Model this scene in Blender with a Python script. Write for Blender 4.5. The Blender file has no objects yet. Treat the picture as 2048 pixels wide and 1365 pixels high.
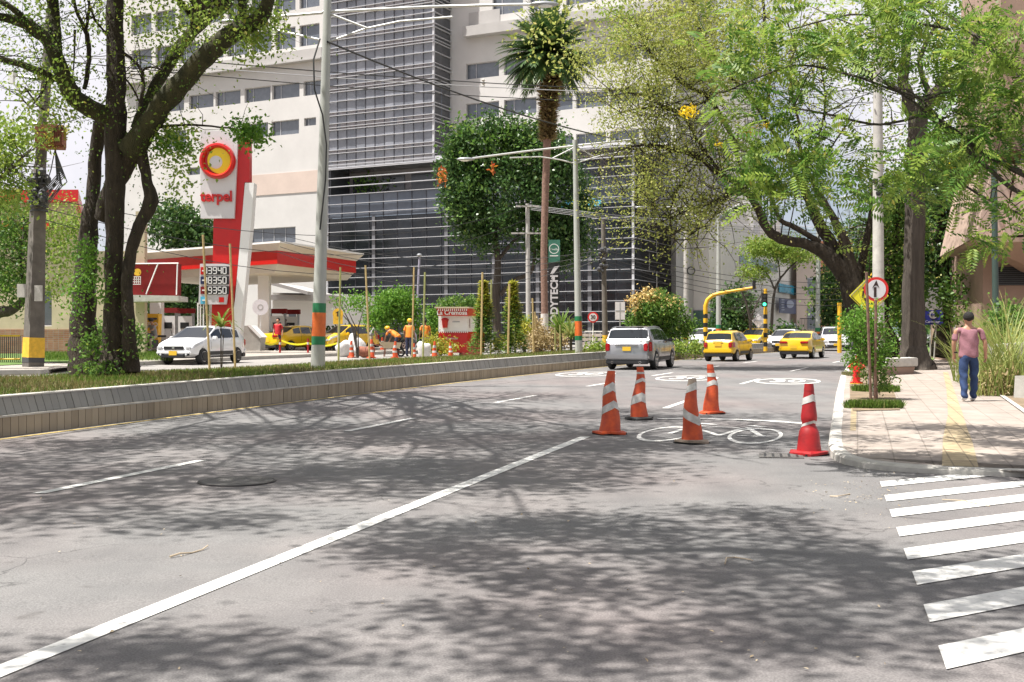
import bpy, bmesh, math, random
import numpy as np
from mathutils import Vector, Matrix, Euler
random.seed(7); rng = np.random.default_rng(11)
R = math.radians; PI = math.pi
S = bpy.context.scene
C = S.collection
# ---------------------------------------------------------------- camera, light, exposure
F, CH, HZ, GH = 2360.0, 1.65, 694.0, 655.0
SL = (HZ-GH)/F                       # the street climbs away from the camera
cam = bpy.data.cameras.new('camera'); co = bpy.data.objects.new('camera', cam); C.objects.link(co)
cam.sensor_width = 36; cam.lens = 36*F/2048; cam.shift_y = (HZ-682.5)/2048
cam.clip_end = 6000; cam.clip_start = .05
co.location = (0,0,CH); co.rotation_euler = (R(90),0,0); S.camera = co
S.view_settings.view_transform = 'Standard'; S.view_settings.look = 'None'
S.view_settings.exposure = 1.0; S.view_settings.gamma = 1
SUN = Vector((-.36,-.13,.92)).normalized()
w = bpy.data.worlds.new('World'); S.world = w; w.use_nodes = True
nt = w.node_tree; bg = nt.nodes['Background']
sky = nt.nodes.new('ShaderNodeTexSky'); sky.sky_type = 'NISHITA'; sky.sun_disc = False
sky.sun_elevation = math.asin(SUN.z); sky.sun_rotation = math.atan2(SUN.x, SUN.y)
sky.dust_density = 3; sky.air_density = 1; sky.altitude = 1500
# broken white cloud over the blue
tc = nt.nodes.new('ShaderNodeTexCoord'); ns = nt.nodes.new('ShaderNodeTexNoise')
ns.inputs['Scale'].default_value = 2.2; ns.inputs['Detail'].default_value = 8
cr = nt.nodes.new('ShaderNodeValToRGB'); cr.color_ramp.elements[0].position = .36; cr.color_ramp.elements[1].position = .52
mx = nt.nodes.new('ShaderNodeMix'); mx.data_type = 'RGBA'; mx.inputs[7].default_value = (9.6,9.4,10.0,1)
nt.links.new(tc.outputs['Generated'], ns.inputs['Vector']); nt.links.new(ns.outputs[0], cr.inputs[0])
nt.links.new(cr.outputs[0], mx.inputs[0]); nt.links.new(sky.outputs[0], mx.inputs[6])
nt.links.new(mx.outputs[2], bg.inputs[0]); bg.inputs[1].default_value = .05
sl = bpy.data.lights.new('sun', 'SUN'); so = bpy.data.objects.new('sun', sl); C.objects.link(so)
sl.energy = 5.0; sl.angle = R(.53); sl.color = (1,.96,.905)
so.rotation_euler = (-SUN).to_track_quat('-Z','Y').to_euler(); so.location = (0,0,60)
S.render.engine = 'CYCLES'; S.cycles.max_bounces = 6; S.cycles.transparent_max_bounces = 8
S.cycles.diffuse_bounces = 3; S.cycles.glossy_bounces = 3; S.cycles.sample_clamp_indirect = 4
S.cycles.use_denoising = True
# ---------------------------------------------------------------- placing
def P(px, py, Y): return Vector(((px-1024)/F*Y, Y, CH-(py-HZ)/F*Y))
def G(px, py, lvl=0.):
    Y = (CH-lvl)/((py-HZ)/F+SL); return Vector(((px-1024)/F*Y, Y, SL*Y+lvl))
def gz(Y, lvl=0.): return SL*Y+lvl
def base(px, Y, lvl=0.): return Vector(((px-1024)/F*Y, Y, gz(Y,lvl)))
TP = (1715-1024)/F; PSI = math.atan(TP); UD = Vector((math.sin(PSI), math.cos(PSI), 0)); ND = Vector((math.cos(PSI), -math.sin(PSI), 0))
def road(d, Y, lvl=0.):              # point at sideways distance d from the line under the camera, at depth Y
    sh = .00175*max(0., Y-15)**2 if Y < 75 else 6.3+.21*(Y-75)
    return Vector((TP*Y+(d+sh)/math.cos(PSI), Y, gz(Y,lvl)))
# ---------------------------------------------------------------- materials
M = {}
def mat(n, col, rough=.6, ns=8., na=.12, bump=0., metal=0., spec=.5, trans=0., emit=None, detail=6., col2=None, coat=0., bs=None):
    m = bpy.data.materials.new(n); m.use_nodes = True; t = m.node_tree; b = t.nodes['Principled BSDF']
    b.inputs['Roughness'].default_value = rough; b.inputs['Metallic'].default_value = metal
    b.inputs['Specular IOR Level'].default_value = spec; b.inputs['Coat Weight'].default_value = coat
    c = (*col,1)
    if na or col2:
        tcn = t.nodes.new('ShaderNodeTexCoord'); nz = t.nodes.new('ShaderNodeTexNoise')
        nz.inputs['Scale'].default_value = ns; nz.inputs['Detail'].default_value = detail; nz.inputs['Roughness'].default_value = .62
        t.links.new(tcn.outputs['Object'], nz.inputs['Vector'])
        r = t.nodes.new('ShaderNodeValToRGB'); r.color_ramp.elements[0].position = .32; r.color_ramp.elements[1].position = .68
        lo = col if col2 else tuple(x*(1-na) for x in col); hi = col2 if col2 else tuple(min(1,x*(1+na)) for x in col)
        r.color_ramp.elements[0].color = (*lo,1); r.color_ramp.elements[1].color = (*hi,1)
        t.links.new(nz.outputs[0], r.inputs[0]); t.links.new(r.outputs[0], b.inputs['Base Color'])
        if bump:
            n2 = nz
            if bs: n2 = t.nodes.new('ShaderNodeTexNoise'); n2.inputs['Scale'].default_value = bs; n2.inputs['Detail'].default_value = 4; t.links.new(tcn.outputs['Object'], n2.inputs['Vector'])
            bp = t.nodes.new('ShaderNodeBump'); bp.inputs['Strength'].default_value = bump; bp.inputs['Distance'].default_value = .03
            t.links.new(n2.outputs[0], bp.inputs['Height']); t.links.new(bp.outputs[0], b.inputs['Normal'])
    else: b.inputs['Base Color'].default_value = c
    if emit: b.inputs['Emission Color'].default_value = (*emit[:3],1); b.inputs['Emission Strength'].default_value = emit[3]
    M[n] = m; return m
def leafmat(n, c1, c2, c3=None, tr=.35, rough=.5):
    m = bpy.data.materials.new(n); m.use_nodes = True; t = m.node_tree; b = t.nodes['Principled BSDF']; out = t.nodes['Material Output']
    g = t.nodes.new('ShaderNodeNewGeometry'); r = t.nodes.new('ShaderNodeValToRGB')
    r.color_ramp.elements[0].color = (*c1,1); r.color_ramp.elements[1].color = (*c2,1)
    if c3: e = r.color_ramp.elements.new(.93); e.color = (*c2,1); r.color_ramp.elements[-1].color = (*c3,1)
    t.links.new(g.outputs['Random Per Island'], r.inputs[0]); t.links.new(r.outputs[0], b.inputs['Base Color'])
    b.inputs['Roughness'].default_value = rough; b.inputs['Specular IOR Level'].default_value = .35
    tl = t.nodes.new('ShaderNodeBsdfTranslucent'); ms = t.nodes.new('ShaderNodeMixShader'); ms.inputs[0].default_value = tr
    t.links.new(r.outputs[0], tl.inputs[0]); t.links.new(b.outputs[0], ms.inputs[1]); t.links.new(tl.outputs[0], ms.inputs[2]); t.links.new(ms.outputs[0], out.inputs[0])
    M[n] = m; return m
# ---------------------------------------------------------------- object helpers
def tag(o, label=None, cat=None, group=None, kind=None):
    if label: o['label'] = label
    if cat: o['category'] = cat
    if group: o['group'] = group
    if kind: o['kind'] = kind
    return o
def thing(name, label, cat, loc=(0,0,0), rz=0, group=None):
    o = bpy.data.objects.new(name, None); C.objects.link(o); o.location = loc; o.rotation_euler = (0,0,rz); o.empty_display_size = .2
    return tag(o, label, cat, group)
def link(name, me, parent=None):
    o = bpy.data.objects.new(name, me); C.objects.link(o)
    if parent is not None: o.parent = parent
    return o
def dup(o, loc=None, rz=None, label=None, parent=None, scale=None):
    c = o.copy(); C.objects.link(c); c.parent = parent
    if loc is not None: c.location = loc
    if rz is not None: c.rotation_euler[2] = rz
    if label: c['label'] = label
    if scale: c.scale = (scale,)*3
    for ch in list(o.children): dup(ch, parent=c)
    return c
class B:
    def __init__(s): s.v = []; s.f = []; s.m = []; s.mats = []; s.cur = 0
    def use(s, m):
        m = M[m] if isinstance(m, str) else m
        if m not in s.mats: s.mats.append(m)
        s.cur = s.mats.index(m); return s
    def add(s, vs, fs):
        o = len(s.v); s.v += [tuple(v) for v in vs]; s.f += [tuple(i+o for i in f) for f in fs]; s.m += [s.cur]*len(fs); return s
    def box(s, c, d, rz=0., rot=None, taper=1.):
        hx,hy,hz = d[0]/2,d[1]/2,d[2]/2; vs = []
        for z,k in ((-hz,1.),(hz,taper)):
            for x,y in ((-hx,-hy),(hx,-hy),(hx,hy),(-hx,hy)): vs.append(Vector((x*k,y*k,z)))
        m = rot.to_matrix() if rot is not None else Matrix.Rotation(rz,3,'Z')
        c = Vector(c); return s.add([m@v+c for v in vs], [(3,2,1,0),(4,5,6,7),(0,1,5,4),(1,2,6,5),(2,3,7,6),(3,0,4,7)])
    def tube(s, pts, rs, n=8, cap=True):
        pts = [Vector(p) for p in pts]; N = len(pts)
        if not hasattr(rs,'__len__'): rs = [rs]*N
        vs = []; a = None
        for i,p in enumerate(pts):
            t = (pts[min(i+1,N-1)]-pts[max(i-1,0)]).normalized()
            if a is None: a = t.cross(Vector((0,0,1))); a = t.cross(Vector((1,0,0))) if a.length < .1 else a
            a = (a-t*a.dot(t)).normalized(); b = t.cross(a)
            vs += [p+(a*math.cos(2*PI*k/n)+b*math.sin(2*PI*k/n))*rs[i] for k in range(n)]
        fs = [(i*n+k, i*n+(k+1)%n, (i+1)*n+(k+1)%n, (i+1)*n+k) for i in range(N-1) for k in range(n)]
        if cap: fs += [tuple(range(n))[::-1], tuple(range((N-1)*n, N*n))]
        return s.add(vs, fs)
    def cyl(s, c, r, h, n=16, r2=None): c = Vector(c); return s.tube([c, c+Vector((0,0,h))], [r, r if r2 is None else r2], n)
    def lathe(s, prof, c=(0,0,0), n=20, axis='Z'):
        vs = []; c = Vector(c)
        for r,z in prof:
            for k in range(n):
                a = 2*PI*k/n; q = (r*math.cos(a), r*math.sin(a), z)
                if axis == 'X': q = (z, q[0], q[1])
                if axis == 'Y': q = (q[0], z, q[1])
                vs.append(Vector(q)+c)
        N = len(prof)
        fs = [(i*n+k, i*n+(k+1)%n, (i+1)*n+(k+1)%n, (i+1)*n+k) for i in range(N-1) for k in range(n)]
        if abs(prof[0][0]-prof[-1][0]) < 1e-6: fs += [((N-1)*n+k, (N-1)*n+(k+1)%n, (k+1)%n, k) for k in range(n)]   # closed ring
        else: fs += [tuple(range(n))[::-1], tuple(range((N-1)*n, N*n))]
        return s.add(vs, fs)
    def prism(s, poly, ext):            # 3-d polygon pushed along a vector
        n = len(poly); poly = [Vector(p) for p in poly]; ext = Vector(ext)
        return s.add(poly+[p+ext for p in poly], [tuple(range(n))[::-1], tuple(range(n,2*n))]+[(i,(i+1)%n,(i+1)%n+n,i+n) for i in range(n)])
    def strip(s, A, Bp):                # ribbon between two polylines
        n = len(A); return s.add(list(A)+list(Bp), [(i,i+1,n+i+1,n+i) for i in range(n-1)])
    def ball(s, c, r, n=12, m=8, sq=(1,1,1)):
        c = Vector(c); vs = [c+Vector((0,0,r*sq[2]))]
        for i in range(1,m):
            for k in range(n):
                a, b = PI*i/m, 2*PI*k/n; vs.append(c+Vector((r*sq[0]*math.sin(a)*math.cos(b), r*sq[1]*math.sin(a)*math.sin(b), r*sq[2]*math.cos(a))))
        vs.append(c-Vector((0,0,r*sq[2]))); L = len(vs)-1
        fs = [(0,1+k,1+(k+1)%n) for k in range(n)]+[(1+i*n+k,1+(i+1)*n+k,1+(i+1)*n+(k+1)%n,1+i*n+(k+1)%n) for i in range(m-2) for k in range(n)]+[(L,1+(m-2)*n+(k+1)%n,1+(m-2)*n+k) for k in range(n)]
        return s.add(vs, fs)
    def build(s, name, m=None, parent=None, origin=None, smooth=None, bevel=0., kind=None, label=None, fix=True):
        if m is not None and not s.mats: s.use(m)
        me = bpy.data.meshes.new(name); o0 = Vector(origin) if origin is not None else Vector((0,0,0))
        me.from_pydata([tuple(Vector(v)-o0) for v in s.v], [], s.f)
        for mm in s.mats: me.materials.append(mm)
        if len(s.mats) > 1: me.polygons.foreach_set('material_index', s.m)
        if fix:
            bm = bmesh.new(); bm.from_mesh(me); bmesh.ops.recalc_face_normals(bm, faces=bm.faces)
            if bevel: bmesh.ops.bevel(bm, geom=bm.edges[:], offset=bevel, segments=2, affect='EDGES', clamp_overlap=True)
            bm.to_mesh(me); bm.free()
        if smooth: me.polygons.foreach_set('use_smooth', [True]*len(me.polygons)); me.set_sharp_from_angle(angle=R(smooth))
        o = link(name, me, parent)
        if parent is None and origin is not None: o.location = o0
        if kind: o['kind'] = kind
        if label: o['label'] = label
        return o
def text(name, s, size, m, parent, loc, rot, ext=.01, sx=1., bold=0., align='CENTER'):
    cu = bpy.data.curves.new(name, 'FONT'); cu.body = s; cu.size = size; cu.extrude = ext; cu.align_x = align; cu.align_y = 'CENTER'; cu.offset = bold; cu.resolution_u = 3
    t = bpy.data.objects.new(name, cu); C.objects.link(t); dg = bpy.context.evaluated_depsgraph_get(); dg.update()
    me = bpy.data.meshes.new_from_object(t.evaluated_get(dg)); bpy.data.objects.remove(t); me.materials.clear(); me.materials.append(M[m] if isinstance(m,str) else m)
    o = link(name, me, parent); o.location = loc; o.rotation_euler = rot; o.scale = (sx,1,1); return o
# ---------------------------------------------------------------- scattered leaves
def rots(n, tilt=None):
    q = rng.normal(size=(n,4)); q /= np.linalg.norm(q,axis=1)[:,None]; w_,x,y,z = q.T
    return np.stack([1-2*(y*y+z*z),2*(x*y-z*w_),2*(x*z+y*w_),2*(x*y+z*w_),1-2*(x*x+z*z),2*(y*z-x*w_),2*(x*z-y*w_),2*(y*z+x*w_),1-2*(x*x+y*y)],1).reshape(n,3,3)
def rotz(n, lean=.5, up=1.):           # upright-ish rotations: z axis stays near up, leaning at random
    a = rng.uniform(0,2*PI,n); l = rng.normal(0,lean,n); c,s_ = np.cos(a),np.sin(a); cl,sl_ = np.cos(l),np.sin(l); o = np.zeros(n)
    Z = np.stack([c,-s_,o,s_,c,o,o,o,o+1],1).reshape(n,3,3); X = np.stack([o+1,o,o,o,cl,-sl_,o,sl_,cl],1).reshape(n,3,3)
    b = rng.uniform(0,2*PI,n); c,s_ = np.cos(b),np.sin(b); Z2 = np.stack([c,-s_,o,s_,c,o,o,o,o+1],1).reshape(n,3,3)
    return Z@X@Z2
LEAF = (np.array([[0,0,0],[.28,.45,.06],[0,1,0],[-.28,.45,.06]],float), [(0,1,2,3)])
LONG = (np.array([[0,0,0],[.13,.4,.05],[0,1,-.05],[-.13,.4,.05]],float), [(0,1,2,3)])
BLADE = (np.array([[-.04,0,0],[.04,0,0],[.03,.05,.6],[0,.2,1.],[-.03,.05,.6]],float), [(0,1,2,3,4)])
def frond(n=9, droop=.35):             # compound leaf: paired leaflets on a midrib
    vs, fs = [], []
    for i in range(n):
        t = (i+.6)/n; y = t; z = -droop*t*t; L = .30*math.sin(PI*(.22+.72*t))
        for s_ in (-1,1):
            o = len(vs); d = np.array([s_*.88,.42,-.22]); p = np.array([0,y,z]); q = np.array([.1*-s_*.4,.10,0])
            vs += [p, p+d*L*.5+q*.55, p+d*L, p+d*L*.5-q*.35]; fs.append((o,o+1,o+2,o+3))
    return np.array(vs,float), fs
FROND = frond()
def scatter(name, tmpl, cen, scl, rot, m, parent=None, origin=(0,0,0), kind=None):
    tv, tf = tmpl; n = len(cen); k = len(tv)
    V = np.einsum('nij,kj->nki', rot, tv)*np.asarray(scl).reshape(-1,1,1)+cen[:,None,:]-np.asarray(origin)[None,None,:]
    V = V.reshape(-1,3); ls = [len(f) for f in tf]; idx = np.concatenate([np.array(f) for f in tf]); L = len(idx)
    I = (idx[None,:]+(np.arange(n)*k)[:,None]).reshape(-1); tot = np.tile(np.array(ls),n); st = np.concatenate([[0],np.cumsum(tot)[:-1]])
    me = bpy.data.meshes.new(name); me.vertices.add(len(V)); me.vertices.foreach_set('co', V.astype(np.float32).reshape(-1))
    me.loops.add(len(I)); me.loops.foreach_set('vertex_index', I.astype(np.int32)); me.polygons.add(len(tot))
    me.polygons.foreach_set('loop_start', st.astype(np.int32)); me.update(calc_edges=True); me.validate()
    for x in (m if isinstance(m,(list,tuple)) else [m]): me.materials.append(M[x])
    o = link(name, me, parent)
    if parent is None and tuple(origin) != (0,0,0): o.location = origin
    if kind: o['kind'] = kind
    return o
def blobs(spec, clump=0, spread=.5, shell=.35):
    """spec: (centre, (rx,ry,rz), n); points fill ellipsoids, gathered in clumps so that gaps show"""
    out = []
    for c, r, n in spec:
        r = np.array(r); c = np.array(c)
        if clump:
            k = max(3, n//clump); q = rng.normal(size=(k,3)); q /= np.linalg.norm(q,axis=1)[:,None]; q *= (rng.uniform(shell,1,k)**.6)[:,None]
            cc = q[rng.integers(0,k,n)]*r; out.append(c+cc+rng.normal(size=(n,3))*spread)
        else:
            q = rng.normal(size=(n,3)); q /= np.linalg.norm(q,axis=1)[:,None]; q *= (rng.uniform(0,1,n)**.45)[:,None]; out.append(c+q*r)
    return np.concatenate(out)
# ================================================================ materials
mat('asphalt', (.140,.137,.135), .85, 1.1, .10, .0, col2=(.188,.182,.177), detail=12)
def asphalt_fix():
    t = M['asphalt'].node_tree; b = t.nodes['Principled BSDF']; tcn = t.nodes['Texture Coordinate']
    r0 = b.inputs['Base Color'].links[0].from_socket
    # fine aggregate speckle
    v = t.nodes.new('ShaderNodeTexNoise'); v.inputs['Scale'].default_value = 90; v.inputs['Detail'].default_value = 3; t.links.new(tcn.outputs['Object'], v.inputs['Vector'])
    rr = t.nodes.new('ShaderNodeValToRGB'); rr.color_ramp.elements[0].position = .35; rr.color_ramp.elements[1].position = .66
    rr.color_ramp.elements[0].color = (.72,.72,.72,1); rr.color_ramp.elements[1].color = (1.22,1.22,1.22,1); t.links.new(v.outputs[0], rr.inputs[0])
    # reddish dusty patches and long tar-dark wear
    p = t.nodes.new('ShaderNodeTexNoise'); p.inputs['Scale'].default_value = .22; p.inputs['Detail'].default_value = 5; t.links.new(tcn.outputs['Object'], p.inputs['Vector'])
    pr = t.nodes.new('ShaderNodeValToRGB'); pr.color_ramp.elements[0].position = .42; pr.color_ramp.elements[1].position = .66
    pr.color_ramp.elements[0].color = (1,1,1,1); pr.color_ramp.elements[1].color = (1.10,.98,.965,1); t.links.new(p.outputs[0], pr.inputs[0])
    m1 = t.nodes.new('ShaderNodeMix'); m1.data_type='RGBA'; m1.blend_type='MULTIPLY'; m1.inputs[0].default_value = 1
    m2 = t.nodes.new('ShaderNodeMix'); m2.data_type='RGBA'; m2.blend_type='MULTIPLY'; m2.inputs[0].default_value = 1
    t.links.new(r0, m1.inputs[6]); t.links.new(rr.outputs[0], m1.inputs[7]); t.links.new(m1.outputs[2], m2.inputs[6]); t.links.new(pr.outputs[0], m2.inputs[7])
    mp = t.nodes.new('ShaderNodeMapping'); mp.inputs['Rotation'].default_value[2] = PSI; mp.inputs['Scale'].default_value = (1.3,.05,1); t.links.new(tcn.outputs['Object'], mp.inputs['Vector'])
    q = t.nodes.new('ShaderNodeTexNoise'); q.inputs['Scale'].default_value = 1.1; q.inputs['Detail'].default_value = 6; t.links.new(mp.outputs[0], q.inputs['Vector'])
    qr = t.nodes.new('ShaderNodeValToRGB'); qr.color_ramp.elements[0].position = .35; qr.color_ramp.elements[1].position = .6; qr.color_ramp.elements[0].color = (.84,.84,.85,1); qr.color_ramp.elements[1].color = (1,1,1,1); t.links.new(q.outputs[0], qr.inputs[0])
    m3 = t.nodes.new('ShaderNodeMix'); m3.data_type='RGBA'; m3.blend_type='MULTIPLY'; m3.inputs[0].default_value = 1; t.links.new(m2.outputs[2], m3.inputs[6]); t.links.new(qr.outputs[0], m3.inputs[7])
    dn = t.nodes.new('ShaderNodeTexNoise'); dn.inputs['Scale'].default_value = 1.2; dn.inputs['Detail'].default_value = 6; t.links.new(tcn.outputs['Object'], dn.inputs['Vector'])
    va = t.nodes.new('ShaderNodeVectorMath'); va.operation = 'MULTIPLY_ADD'; va.inputs[1].default_value = (.9,.9,.9); t.links.new(dn.outputs[1], va.inputs[0]); t.links.new(tcn.outputs['Object'], va.inputs[2])
    vo = t.nodes.new('ShaderNodeTexVoronoi'); vo.feature = 'DISTANCE_TO_EDGE'; vo.inputs['Scale'].default_value = .27; t.links.new(va.outputs[0], vo.inputs['Vector'])
    vr = t.nodes.new('ShaderNodeValToRGB'); vr.color_ramp.elements[0].position = .0; vr.color_ramp.elements[1].position = .0035; vr.color_ramp.elements[0].color = (.5,.5,.5,1); vr.color_ramp.elements[1].color = (1,1,1,1); t.links.new(vo.outputs[0], vr.inputs[0])
    mk = t.nodes.new('ShaderNodeTexNoise'); mk.inputs['Scale'].default_value = .35; t.links.new(tcn.outputs['Object'], mk.inputs['Vector']); mr = t.nodes.new('ShaderNodeValToRGB'); mr.color_ramp.elements[0].position = .48; mr.color_ramp.elements[1].position = .56; t.links.new(mk.outputs[0], mr.inputs[0])
    m4 = t.nodes.new('ShaderNodeMix'); m4.data_type='RGBA'; m4.blend_type='MULTIPLY'; t.links.new(mr.outputs[0], m4.inputs[0]); t.links.new(m3.outputs[2], m4.inputs[6]); t.links.new(vr.outputs[0], m4.inputs[7])
    sp = t.nodes.new('ShaderNodeTexNoise'); sp.inputs['Scale'].default_value = 3.1; sp.inputs['Detail'].default_value = 2; t.links.new(tcn.outputs['Object'], sp.inputs['Vector']); sr = t.nodes.new('ShaderNodeValToRGB'); sr.color_ramp.elements[0].position = .70; sr.color_ramp.elements[1].position = .76; sr.color_ramp.elements[0].color = (1,1,1,1); sr.color_ramp.elements[1].color = (.72,.71,.70,1); t.links.new(sp.outputs[0], sr.inputs[0])
    m5 = t.nodes.new('ShaderNodeMix'); m5.data_type='RGBA'; m5.blend_type='MULTIPLY'; m5.inputs[0].default_value = 1; t.links.new(m4.outputs[2], m5.inputs[6]); t.links.new(sr.outputs[0], m5.inputs[7])
    t.links.new(m5.outputs[2], b.inputs['Base Color'])
    bp = t.nodes.new('ShaderNodeBump'); bp.inputs['Strength'].default_value = .35; bp.inputs['Distance'].default_value = .01
    t.links.new(v.outputs[0], bp.inputs['Height']); t.links.new(bp.outputs[0], b.inputs['Normal'])
asphalt_fix()
mat('road_pale', (.26,.245,.225), .85, 1.5, .1, .1, detail=10)
mat('paint_white', (.30,.29,.275), .6, 16., .13, col2=(.66,.65,.62), detail=12)
M['paint_white'].node_tree.nodes['Color Ramp'].color_ramp.elements[0].position = .30; M['paint_white'].node_tree.nodes['Color Ramp'].color_ramp.elements[1].position = .44
mat('paint_yellow', (.42,.31,.10), .7, 6., .3)
mat('concrete', (.36,.345,.315), .85, 3., .15, .2, bs=40)
mat('kerb', (.46,.44,.40), .8, 4., .16, .2, bs=40)
mat('barrier_a', (.17,.165,.155), .85, 5., .2, .2, bs=60); mat('dark_gap', (.03,.03,.03), .9, 0, 0)
mat('soil', (.19,.14,.09), .95, 3., .3); mat('dry_grass', (.20,.18,.075), .95, 2.5, .2, col2=(.30,.235,.13))
mat('lawn', (.10,.17,.035), .95, 5., .3); mat('ground', (.15,.145,.11), .95, .4, .2)
mat('white', (.78,.77,.75), .45, 20., .03); mat('black', (.015,.015,.016), .5, 0, 0); mat('rubber', (.02,.02,.02), .75, 30., .3)
mat('grey_metal', (.35,.36,.37), .4, 14., .1, metal=.6); mat('dark_metal', (.05,.05,.055), .5, 10., .15)
mat('chrome', (.6,.6,.62), .18, 0, 0, metal=1)
for n_,c_ in (('a',(.185,.180,.168)),('b',(.235,.225,.205))): pass
def islmat(n, c1, c2, rough=.8, spec=.4, metal=0., coat=0.):
    m = bpy.data.materials.new(n); m.use_nodes = True; t = m.node_tree; b = t.nodes['Principled BSDF']
    g = t.nodes.new('ShaderNodeNewGeometry'); r = t.nodes.new('ShaderNodeValToRGB'); r.color_ramp.elements[0].color = (*c1,1); r.color_ramp.elements[1].color = (*c2,1)
    tcn = t.nodes.new('ShaderNodeTexCoord'); nz = t.nodes.new('ShaderNodeTexNoise'); nz.inputs['Scale'].default_value = 2.5; nz.inputs['Detail'].default_value = 7
    t.links.new(tcn.outputs['Object'], nz.inputs['Vector']); a = t.nodes.new('ShaderNodeMath'); a.operation = 'MULTIPLY_ADD'; a.inputs[1].default_value = .5; a.inputs[2].default_value = 0
    a2 = t.nodes.new('ShaderNodeMath'); a2.operation='MULTIPLY_ADD'; a2.inputs[1].default_value=.55
    t.links.new(g.outputs['Random Per Island'], a.inputs[0]); t.links.new(nz.outputs[0], a2.inputs[0]); t.links.new(a.outputs[0], a2.inputs[2])
    t.links.new(a2.outputs[0], r.inputs[0]); t.links.new(r.outputs[0], b.inputs['Base Color'])
    b.inputs['Roughness'].default_value = rough; b.inputs['Specular IOR Level'].default_value = spec; b.inputs['Metallic'].default_value = metal; M[n] = m; return m
islmat('board_up', (.22,.215,.20), (.34,.33,.305)); islmat('board_low', (.22,.18,.13), (.40,.34,.26))
# paving with joints
def paving(n, c1, c2, mo, sx, sy, rz):
    m = bpy.data.materials.new(n); m.use_nodes = True; t = m.node_tree; b = t.nodes['Principled BSDF']
    tcn = t.nodes.new('ShaderNodeTexCoord'); mp = t.nodes.new('ShaderNodeMapping'); mp.inputs['Rotation'].default_value[2] = rz
    br = t.nodes.new('ShaderNodeTexBrick'); br.inputs['Scale'].default_value = 1; br.inputs['Brick Width'].default_value = sx; br.inputs['Row Height'].default_value = sy
    br.inputs['Mortar Size'].default_value = .010; br.inputs['Color1'].default_value = (*c1,1); br.inputs['Color2'].default_value = (*c2,1); br.inputs['Mortar'].default_value = (*mo,1); br.offset = 0
    nz = t.nodes.new('ShaderNodeTexNoise'); nz.inputs['Scale'].default_value = 2.; nz.inputs['Detail'].default_value = 10; nz.inputs['Roughness'].default_value = .7
    rr = t.nodes.new('ShaderNodeValToRGB'); rr.color_ramp.elements[0].position = .3; rr.color_ramp.elements[1].position = .7; rr.color_ramp.elements[0].color = (.66,.64,.62,1); rr.color_ramp.elements[1].color = (1.08,1.08,1.08,1)
    mm = t.nodes.new('ShaderNodeMix'); mm.data_type='RGBA'; mm.blend_type='MULTIPLY'; mm.inputs[0].default_value = 1
    t.links.new(tcn.outputs['Object'], mp.inputs['Vector']); t.links.new(mp.outputs[0], br.inputs['Vector']); t.links.new(tcn.outputs['Object'], nz.inputs['Vector']); t.links.new(nz.outputs[0], rr.inputs[0])
    t.links.new(br.outputs['Color'], mm.inputs[6]); t.links.new(rr.outputs[0], mm.inputs[7]); t.links.new(mm.outputs[2], b.inputs['Base Color']); b.inputs['Roughness'].default_value = .85; M[n] = m
paving('paving', (.325,.28,.245), (.36,.31,.27), (.24,.205,.175), .42, .42, PSI)
paving('tactile', (.40,.32,.19), (.44,.35,.22), (.24,.19,.12), .21, .21, PSI)
paving('plaza', (.34,.31,.27), (.38,.35,.31), (.22,.2,.18), .6, .6, PSI)
paving('brick', (.30,.13,.07), (.36,.20,.12), (.30,.26,.22), .26, .09, 0)
# ================================================================ ground, roads
Ys = [-40,-12,-5,0,5,10,15,20,25,30,36,42,48,55,62,70,80,95,110,130,160,200]
g = B()
def sheet(b, ys, xs, f):
    n = len(xs); b.add([f(x,y) for y in ys for x in xs], [(j*n+i,j*n+i+1,(j+1)*n+i+1,(j+1)*n+i) for j in range(len(ys)-1) for i in range(n-1)])
sheet(g, [-2500,-60,0,60,150,300,3000], [-2500,-200,0,200,2500], lambda x,y: (x,y, gz(max(-60,min(y,300)),-.06)))
g.build('ground','ground',kind='structure',fix=False)
b = B(); b.strip([road(-12.42,y) for y in Ys],[road(26,y) for y in Ys]); b.build('road','asphalt',kind='structure',fix=False)
b = B(); b.strip([road(-48,y,.24) for y in Ys],[road(-12.75,y,.24) for y in Ys]); b.build('opposite_road','road_pale',kind='structure',fix=False)
def Yat(d, px, lvl=0):
    lo, hi = -3., 160.
    if px < 300: lo = 3.
    k = (px-1024)/F
    for _ in range(60):
        m_ = (lo+hi)/2
        if road(d,m_).x/m_ < k: lo = m_
        else: hi = m_
    return lo
mb = [(-900,790),(-500,772),(-150,762),(0,759),(60,758),(100,756),(180,752),(300,749),(420,744),(520,739),(600,734),(660,729),(760,723),(860,719),(960,715.5),(1010,712.5),(1080,709),(1140,705),(1200,702),(1280,698)]
ys_ = [Yat(-12.62,p[0]) for p in mb]
A_ = [road(-12.62,y,.56) for y in ys_]; B_ = [G(p[0],p[1],.30) for p in mb]; MBk = [b_.copy() for b_ in B_]
b = B(); Mid = [a.lerp(c,.5)+Vector((0,0,.05)) for a,c in zip(A_,B_)]
b.strip(A_,Mid); b.strip(Mid,B_); b.strip(B_,[p-Vector((0,0,.4)) for p in B_]); b.build('median_ground','dry_grass',kind='structure',fix=False)
pv = [(-700,770),(-200,757),(0,751),(80,750),(97,748.5),(105,742),(140,736),(200,734),(265,732.5),(330,729.5),(430,724),(500,720),(560,717.5),(600,716),(640,714),(700,712),(800,708),(900,704.5),(1000,701),(1100,697)]
K_ = [G(p[0],p[1],.24) for p in pv]
b = B(); b.strip([p+Vector((0,0,.14)) for p in K_], [p+Vector((-4,60,1.13)) for p in K_]); b.build('forecourt','plaza',kind='structure',fix=False)
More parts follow.
